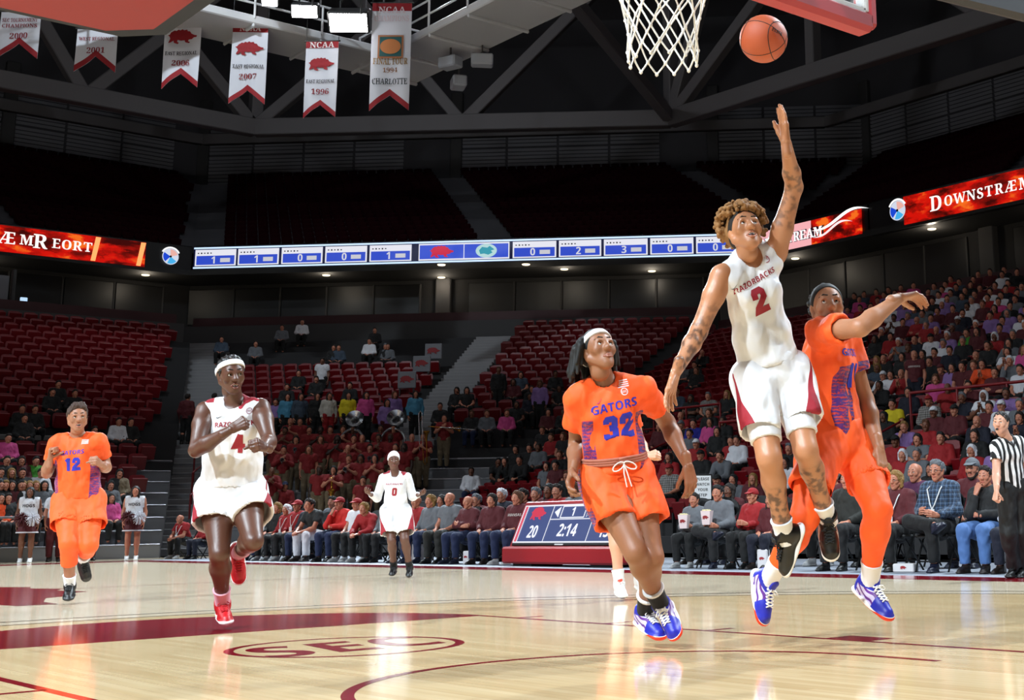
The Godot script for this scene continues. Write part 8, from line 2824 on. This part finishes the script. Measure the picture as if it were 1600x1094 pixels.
var crowd := """A 0 -28.75 0.86 knees red short black none - fair lanyard
A 0 -27.65 0.78 lap red long navy short brown fair
A 0 -24.45 0.92 lap white short denim cap red fair
A 0 -23.9 0.95 lap black long black bob blond fair
A 0 -23.45 0.91 lap red long black bob white fair lanyard
A 0 -22.95 0.97 lap red long black cap red fair lanyard
A 0 -22.45 0.96 lap navy long denim short grey fair
A 0 -21.95 1.03 knees charcoal short white short brown fair
A 0 -21.1 0.98 chin scarlet long denim cap red fair
A 0 -20.4 0.95 lap white short black cap red fair
A 0 -19.8 0.93 knees red long black bob blond fair
A 0 -19.2 0.9 lap grey long black short grey fair
A 0 -18.15 0.95 lap red long denim none - fair
A 0 -17.65 0.95 lap grey long denim bob blond fair
A 0 -17.0 0.97 lap grey short olive none - fair
A 0 -16.4 0.91 cross maroon long denim none - fair
A 0 -15.65 0.92 lap maroon long denim bob brown fair
A 0 -14.9 0.94 lap maroon long denim bob sandy fair chestword
A 0 -10.45 0.82 hold grey long black short brown fair popcorn
A 0 -9.95 0.89 legs grey long charcoal short black fair popcorn
A 0 -9.25 0.84 hold red long black cap red fair
A 0 -8.9 0.78 lap maroon long navy long brown fair
A 0 -7.5 0.98 lap olive long charcoal short brown fair
A 0 -6.7 0.95 lap maroon long black bob blond fair glasses lanyard
A 0 -6.05 1.03 legs plaid long black short grey fair glasses lanyard
A 0 -5.35 0.95 chin charcoal long lightdenim short brown fair
A 0 -4.9 0.87 lap white long navy long brown fair
B 0 -23.95 1.05 lap grey long black short brown fair
B 0 -21.35 1.01 lap maroon long black short grey fair
B 0 -19.4 0.99 lap red long black long brown fair
B 0 -18.15 0.97 lap maroon long black short grey fair
B 0 -17.3 1.03 lap navy long black short white fair
B 0 -16.6 1.01 lap maroon long black short brown fair
B 0 -16.2 1.02 lap black long black short grey fair
B 0 -15.8 1.07 lap maroon long black long black tan
B 0 -15.55 1.05 lap red long black short brown fair
B 0 -15.05 1.06 lap grey long black bob sandy fair
B 0 -11.65 0.93 lap black long black bob brown tan
B 0 -11.1 0.95 lap maroon long black long brown tan
B 0 -8.95 1.08 lap maroon long black short grey fair
B 0 -8.0 1.1 lap grey long black long blond fair
B 0 -7.45 1.07 lap purple long black none - fair
B 0 -6.5 1.08 lap maroon long black cap grey fair beard
S 0 -17.2 1.0 lap black long black cap black fair
S 0 -16.7 1.0 lap grey long black long black fair
S 0 -16.1 1.0 lap maroon long black long blond fair
S 0 -14.4 1.0 lap grey long black short grey fair
S 0 -11.45 1.0 lap charcoal long black long brown fair glasses
S 1 -23.7 1.0 lap black long black short sandy fair
S 1 -19.75 1.0 lap check short black cap red fair
S 1 -16.0 1.0 lap white long black long brown fair
S 1 -14.9 1.0 clap maroon short black short brown fair
S 1 -12.8 1.0 lap red long black bob white fair
S 1 -12.45 1.0 lap grey long black short grey fair
S 1 -11.15 1.0 lap red long black bob white fair
S 1 -10.6 1.0 lap lavender long denim short grey fair
S 2 -25.75 1.0 lap grey short black long black fair
S 2 -25.35 1.0 lap maroon short black short black fair
S 2 -20.75 1.0 lap red long black long brown fair
S 2 -19.6 1.0 lap black long black cap black fair
S 2 -18.75 1.0 knees grey long navy short brown fair
S 2 -17.0 1.0 lap maroon long black short brown fair
S 2 -16.7 1.0 lap charcoal long black short grey fair
S 2 -15.42 1.0 lap red short black short black fair
S 2 -14.84 1.0 lap maroon short black none - fair
S 2 -14.26 1.0 clap black short black short black fair
S 2 -13.68 1.0 lap red long black cap black tan
S 2 -13.1 1.0 cross grey short black bob brown fair
S 2 -12.52 1.0 lap red long black short black fair
S 2 -11.7 1.0 lap black long black bob brown fair
S 3 -28.8 1.0 knees black long black long brown fair
S 3 -28.05 1.0 knees black long black short black fair
S 3 -26.35 1.0 lap black long black short sandy fair
S 3 -21.45 1.0 clap black long black short black tan
S 3 -20.7 1.0 lap red long black cap white fair
S 3 -19.45 1.0 lap red short black short brown fair
S 3 -19.25 1.0 lap white long black short brown fair
S 3 -15.87 1.0 lap white long black short blond fair
S 3 -14.13 1.0 chin lavender short black short blond fair
S 3 -13.55 1.0 cross red long black short sandy tan
S 3 -12.25 1.0 chin navy long black none - fair
S 3 -11.23 1.0 clap navy long black bob brown fair
S 4 -29.7 1.0 lap black long black bob brown fair
S 4 -29.0 1.0 lap black long black short black fair
S 4 -28.55 1.0 lap grey long black bob brown tan
S 4 -26.9 1.0 lap black short black long brown fair
S 4 -21.9 1.0 lap grey long black short brown fair
S 4 -20.85 1.0 lap black long black long brown fair
S 4 -16.9 1.0 chin steel long black none - fair
S 4 -16.32 1.0 lap steel long black none - fair
S 4 -15.4 1.0 lap black long black long black tan
S 4 -14.0 1.0 lap maroon long black cap white tan
S 4 -13.45 1.0 lap maroon long black cap black fair
S 4 -12.55 1.0 lap maroon long black short brown fair
S 4 -12.25 1.0 lap white long black cap white fair
S 4 -11.8 1.0 lap grey long black short grey fair
S 5 -29.1 1.0 lap red long black short sandy fair
S 5 -28.5 1.0 lap charcoal short black bob sandy fair
S 5 -24.1 1.0 lap maroon long black short brown fair
S 5 -23.2 1.0 lap charcoal long black cap grey fair
S 5 -22.7 1.0 lap blue long black short brown fair
S 5 -22.05 1.0 lap pink long black long brown fair
S 5 -21.55 1.0 lap black long black long brown tan
S 5 -17.35 1.0 lap red short black long sandy fair
S 5 -16.77 1.0 chin white short black short black fair
S 5 -15.85 1.0 lap yellow short black short brown fair
S 5 -14.8 1.0 lap check long black cap red fair
S 5 -13.87 1.0 chin navy short black short grey tan
S 5 -13.29 1.0 clap white short black long white tan
S 5 -12.71 1.0 clap lavender long black short brown tan
S 5 -12.13 1.0 lap maroon long black short brown fair
S 6 -30.75 1.0 lap charcoal short black short sandy fair
S 6 -24.76 1.0 lap steel short black short black fair
S 6 -24.18 1.0 clap red short black none - fair
S 6 -23.02 1.0 lap black long black bob sandy fair
S 6 -17.8 1.0 lap black long black cap white tan
S 6 -16.06 1.0 lap navy long black bob black fair
S 6 -14.9 1.0 lap red short black none - tan
S 6 -14.32 1.0 chin maroon long black short brown fair
S 6 -12.58 1.0 chin grey long black long sandy fair
S 7 -26.55 1.0 lap black long black bob brown tan
S 7 -25.79 1.0 cross maroon long black cap white fair
S 7 -18.83 1.0 lap black long black cap white fair
S 7 -18.25 1.0 lap navy long black short white fair
S 7 -17.67 1.0 chin black long black long brown tan
S 7 -15.9 1.0 lap pink short black bob sandy fair
S 7 -14.19 1.0 cross maroon long black short brown fair
S 7 -13.5 1.0 lap white short black short brown fair
S 8 -31.35 1.0 lap steel long black short black fair
S 8 -27.25 1.0 lap maroon short black short black tan
S 8 -25.66 1.0 cross black short black long brown tan
S 8 -24.9 1.0 lap check short black short grey fair
S 8 -24.1 1.0 lap charcoal long black long blond fair
S 8 -19.86 1.0 lap maroon long black bob blond fair
S 8 -19.28 1.0 lap charcoal short black short brown tan
S 8 -18.25 1.0 clap white long black cap white fair
S 8 -18.0 1.0 lap white long black bob brown fair
S 8 -17.65 1.0 clap red long black none - fair
S 8 -17.1 1.0 standdown maroon short navy none - fair chestword
S 8 -16.4 1.0 lap maroon short black cap maroon fair
S 8 -16.05 1.0 lap lavender long black long brown fair
S 8 -15.75 1.0 lap maroon short black short brown fair
S 8 -15.4 1.0 lap maroon short black short sandy fair
S 8 -15.15 1.0 clap orange long black bob brown fair
S 8 -14.35 1.0 chin grey long black short white fair
S 9 -27.27 1.0 lap steel long black short blond fair
S 9 -19.73 1.0 chin grey long black none - fair
S 9 -19.15 1.0 cross steel short black bob blond tan
S 9 -18.15 1.0 lap charcoal long black long brown tan glasses
S 9 -17.41 1.0 lap black short black short brown fair
S 9 -15.95 1.0 lap charcoal long black none - fair
S 9 -15.0 1.0 clap white short black long brown fair
S 9 -14.5 1.0 lap pink long black long blond fair
S 10 -21.34 1.0 lap maroon long black short brown fair
S 10 -20.76 1.0 lap steel short black long black tan
S 10 -19.9 1.0 lap black long black long blond fair
S 10 -19.65 1.0 lap charcoal long black none - fair
S 10 -19.0 1.0 lap charcoal long black long brown fair
S 10 -18.3 1.0 lap charcoal long black long brown fair
S 10 -17.9 1.0 lap maroon long black short brown fair
S 10 -17.4 1.0 lap navy long black short brown fair
S 10 -16.2 1.0 lap black long black short brown fair
S 10 -15.54 1.0 clap grey long black long brown fair
S 10 -14.96 1.0 lap maroon short black cap red fair
S 11 -22.37 1.0 cross red short black none - fair
S 11 -21.79 1.0 lap black long black short blond fair
S 11 -19.47 1.0 cross maroon long black short sandy tan
S 11 -18.25 1.0 cross white long black short grey fair
S 11 -17.6 1.0 lap black long black short grey fair
S 11 -16.57 1.0 clap red long black bob white tan
S 11 -16.0 1.0 lap charcoal long black short grey fair
S 11 -15.41 1.0 lap steel long black short grey fair
S 12 -29.2 1.0 lap charcoal long black long sandy fair
S 12 -22.24 1.0 lap maroon long black none - tan
S 12 -20.5 1.0 clap grey short black short white fair
S 12 -19.92 1.0 lap navy long black none - fair
S 12 -19.34 1.0 lap white short black cap black fair
S 12 -18.76 1.0 lap lavender long black short white fair
S 12 -18.1 1.0 lap green long black short brown fair
S 12 -17.75 1.0 lap maroon long black long brown fair
S 12 -16.2 1.0 lap maroon long black short white fair
S 13 -30.81 1.0 chin grey short black short blond fair
S 13 -30.23 1.0 lap charcoal long black short brown fair
S 13 -22.11 1.0 lap charcoal long black long black tan
S 13 -19.79 1.0 lap maroon long black none - fair
S 13 -19.21 1.0 lap maroon short black short grey tan
S 13 -18.4 1.0 lap maroon long black short white fair
S 14 -23.72 1.0 cross steel short black short brown fair
S 14 -22.56 1.0 chin charcoal long black short white fair
S 14 -20.82 1.0 lap red short black short grey fair
S 14 -19.66 1.0 cross navy long black cap white tan
S 14 -17.92 1.0 lap lavender short black long grey fair
S 15 -31.71 1.0 chin black long black none - fair
S 15 -21.85 1.0 cross red long black none - fair
S 15 -18.95 1.0 lap red short black long brown fair
S 16 -25.78 1.0 cross charcoal short black short sandy fair
S 16 -23.46 1.0 clap white short black short brown tan
S 16 -22.88 1.0 chin lavender short black short grey fair
S 16 -22.3 1.0 lap grey short black short brown fair
S 16 -20.56 1.0 lap white short black short black tan
S 16 -19.98 1.0 lap maroon long black short sandy fair
S 17 -22.17 1.0 cross lavender long black none - fair
S 17 -21.01 1.0 lap white long black short grey fair
C 0 -2.59 1.0 standdown cardinal long khaki long brown fair
C 0 0.26 1.0 standdown cardinal short khaki short brown fair
C 1 -2.59 1.0 standplay cardinal long khaki none brown tan
C 1 -2.24 1.0 lap cardinal long khaki cap denim fair
C 1 -1.24 1.0 standdown cardinal short khaki short sandy dark
C 1 -0.84 1.0 standplay cardinal short khaki long black fair saxophone
C 2 -0.69 1.0 standplay cardinal short khaki short sandy fair horn
C 2 -0.34 1.0 standdown cardinal long khaki bob brown tan
C 2 0.06 1.0 standplay cardinal short khaki long black fair
C 2 2.81 1.0 lap white long denim short brown tan
C 3 -2.89 1.0 standplay cardinal long khaki short brown fair horn
C 3 -2.14 1.0 standdown cardinal short khaki long sandy fair
C 3 -0.99 1.0 standdown cardinal short khaki none black fair
C 3 -0.34 1.0 standdown cardinal short khaki short brown fair horn
C 3 0.41 1.0 standplay cardinal long khaki tied brown fair
C 3 0.66 1.0 standdown cardinal short khaki bob brown dark
C 3 3.41 1.0 knees black short black short black tan
C 4 -3.49 1.0 standplay cardinal short khaki short black fair
C 4 -2.84 1.0 standdown cardinal short khaki bob brown fair horn
C 4 -2.09 1.0 standdown cardinal short khaki long sandy fair
C 4 -1.59 1.0 standplay cardinal short khaki long brown dark
C 4 -1.09 1.0 standplay cardinal short khaki short brown fair
C 4 -0.84 1.0 standdown cardinal short khaki none black fair
C 4 -0.34 1.0 standplay cardinal long khaki short brown tan
C 4 0.01 1.0 standdown cardinal short khaki short sandy dark
C 4 0.66 1.0 standdown cardinal short khaki none brown fair
C 4 1.01 1.0 standplay cardinal short khaki tied sandy fair trombone
C 5 -3.49 1.0 standplay cardinal short khaki short black tan
C 5 -2.74 1.0 standdown cardinal long khaki short brown fair
C 5 -2.39 1.0 standplay cardinal short khaki tied brown dark
C 5 -2.09 1.0 standdown cardinal long khaki short brown fair
C 5 -1.69 1.0 standplay cardinal short khaki bob sandy fair
C 5 -1.39 1.0 standdown cardinal short khaki short black tan tuba
C 5 -0.54 1.0 standdown cardinal short khaki tied black tan
C 5 -0.14 1.0 standdown cardinal short khaki short black fair tuba
C 6 -3.64 1.0 standplay cardinal short khaki none sandy fair
C 6 -3.34 1.0 standdown cardinal long khaki short brown fair
C 6 1.21 1.0 standplay cardinal short khaki tied brown fair trombone
C 8 -1.09 1.0 standdown lavender long maroon long brown fair
C 8 1.66 1.0 lap charcoal long denim short sandy tan
C 8 2.16 1.0 lap grey long black short sandy fair
C 8 2.81 1.0 lap pink long black short sandy fair
C 8 4.16 1.0 lap maroon long black bob brown fair
C 8 4.66 1.0 lap black long black short sandy tan
C 9 -4.69 1.0 standdown lightblue long black long brown fair
C 9 -4.24 1.0 standdown steel long black long brown fair
C 9 -3.69 1.0 standdown black long black long brown fair
C 9 -3.29 1.0 standdown offwhite long red long brown fair
C 9 -2.64 1.0 standdown yellow long black long brown fair
C 9 -2.04 1.0 standdown pink long black long brown fair
C 9 -1.09 1.0 standdown lavender long black long sandy fair
C 9 -0.39 1.0 standdown lightblue long black long brown fair
C 9 0.41 1.0 lap charcoal long black short brown fair
C 9 2.96 1.0 lap charcoal short black long brown tan
C 10 -5.44 1.0 lap lavender long black short brown fair
C 10 3.26 1.0 lap navy long black short black tan
C 10 3.61 1.0 standdown lavender long black bob sandy tan
C 11 0.56 1.0 lap black long black short brown fair
C 11 0.56 1.0 lap charcoal long black bob black tan
C 11 0.91 1.0 lap black short black bob black fair
C 11 3.16 1.0 lap black long black long black fair
C 11 4.11 1.0 lap charcoal short black bob black tan
C 12 -5.69 1.0 lap charcoal long black short brown fair
C 12 -3.44 1.0 lap charcoal long black short brown fair
C 12 1.86 1.0 standdown black long black short sandy tan
C 12 2.36 1.0 lap maroon long black long brown tan
C 13 -4.94 1.0 lap black long black short brown fair
C 13 2.46 1.0 lap steel short black bob black fair
C 13 3.71 1.0 lap black long black short brown tan
C 14 -5.89 1.0 lap black long black short brown fair
C 14 -4.99 1.0 standdown white short black short black tan
C 18 -5.74 1.0 lap charcoal long black short brown fair
C 18 -5.54 1.0 lap steel long black short brown fair
C 18 -3.69 1.0 lap charcoal long black short grey fair
C 18 -3.59 1.0 lap grey long black short brown fair
C 19 -9.19 1.0 lap grey long black short brown fair
C 19 -4.59 1.0 lap white long black short brown fair
C 20 -10.94 1.0 lap steel long black short brown fair
C 21 -4.89 1.0 lap charcoal long black short brown fair
C 22 -9.09 1.0 lap grey long black short brown fair
C 23 -8.54 1.0 lap white long black short brown fair
E 0 6.1 1.0 lap orange long black long black fair
E 0 6.25 1.0 lap black long black short brown fair
E 0 6.75 1.0 lap white long black bob brown fair
E 0 8.65 1.0 lap pink long black long brown fair
E 1 6.3 1.0 lap black long black long black fair
E 1 6.4 1.0 lap black long black short blond fair
E 1 6.55 1.0 lap maroon long black long brown fair
E 1 6.75 1.0 lap charcoal long black short black fair
E 1 6.8 1.0 lap white long black long blond fair
E 1 6.95 1.0 lap charcoal long black long blond fair
E 1 7.1 1.0 lap grey long black long blond fair
E 1 7.3 1.0 lap grey long black long black fair
E 1 8.9 1.0 lap grey long black bob black fair
E 2 6.5 1.0 lap grey long black short brown fair
E 2 6.75 1.0 lap charcoal long black long blond fair
E 2 7.0 1.0 lap charcoal long black short brown fair
E 2 7.45 1.0 lap white long black short brown fair
E 2 9.4 1.0 lap charcoal long black short brown fair
E 2 9.4 1.0 lap khaki long black bob black fair
E 3 6.85 1.0 lap black long black short brown fair
E 3 7.2 1.0 lap maroon long black bob brown fair
E 3 7.55 1.0 lap green long black short black fair
E 5 7.3 1.0 lap pink long black short brown fair
E 6 9.8 1.0 lap maroon long black short brown fair
E 7 8.15 1.0 lap charcoal long black short brown fair
E 7 10.75 1.0 lap white long black short brown fair
E 7 11.1 1.0 lap black long black short brown fair
E 8 8.3 1.0 lap black long black short brown fair
E 8 8.65 1.0 lap black long black short brown fair
E 10 9.6 1.0 lap black long black short brown fair
E 10 10.25 1.0 lap black long black short brown fair
E 11 10.0 1.0 lap black long black short brown fair"""
var far_crowd := """15 -22.4
13 -23.9
13 -17.5
12 -17.0
16 -19.4
13 -16.9
17 -26.8
16 -25.2
17 -25.6
18 -27.8
15 -18.4
15 -17.8
17 -26.2
13 -21.5
18 -27.3
19 -26.0
19 -20.8
17 -20.4
14 -24.3
14 -17.3
16 -21.7
15 -21.3
18 -24.4
14 -18.5
18 -23.8
18 -22.6
16 -21.1
19 -21.3
16 -18.8
18 -21.5
19 -27.7
15 -24.2
19 -26.6
17 -22.8
17 -19.9
18 -24.9
18 -20.9
20 -26.4
15 -20.1
17 -19.3
20 -23.5
19 -28.3
18 -22.0
19 -23.1
19 -24.8
21 -27.4
20 -22.9
21 -23.4
19 -21.9
17 -23.3
18 -26.1
21 -24.0
20 -24.7
22 -30.8
22 -26.7
20 -24.1
18 -20.3
20 -29.3
22 -23.8
19 -27.1
18 -23.2
20 -25.8
20 -28.7
19 -23.6
21 -26.9
18 -19.7
21 -29.8
19 -22.5
22 -29.1
19 -25.4
22 -23.3
22 -37.8
20 -27.0
22 -27.9
21 -25.1
21 -28.6
21 -22.2
22 -25.0
21 -24.6
21 -21.6
22 -27.3
22 -22.7
22 -28.5
22 -29.6"""
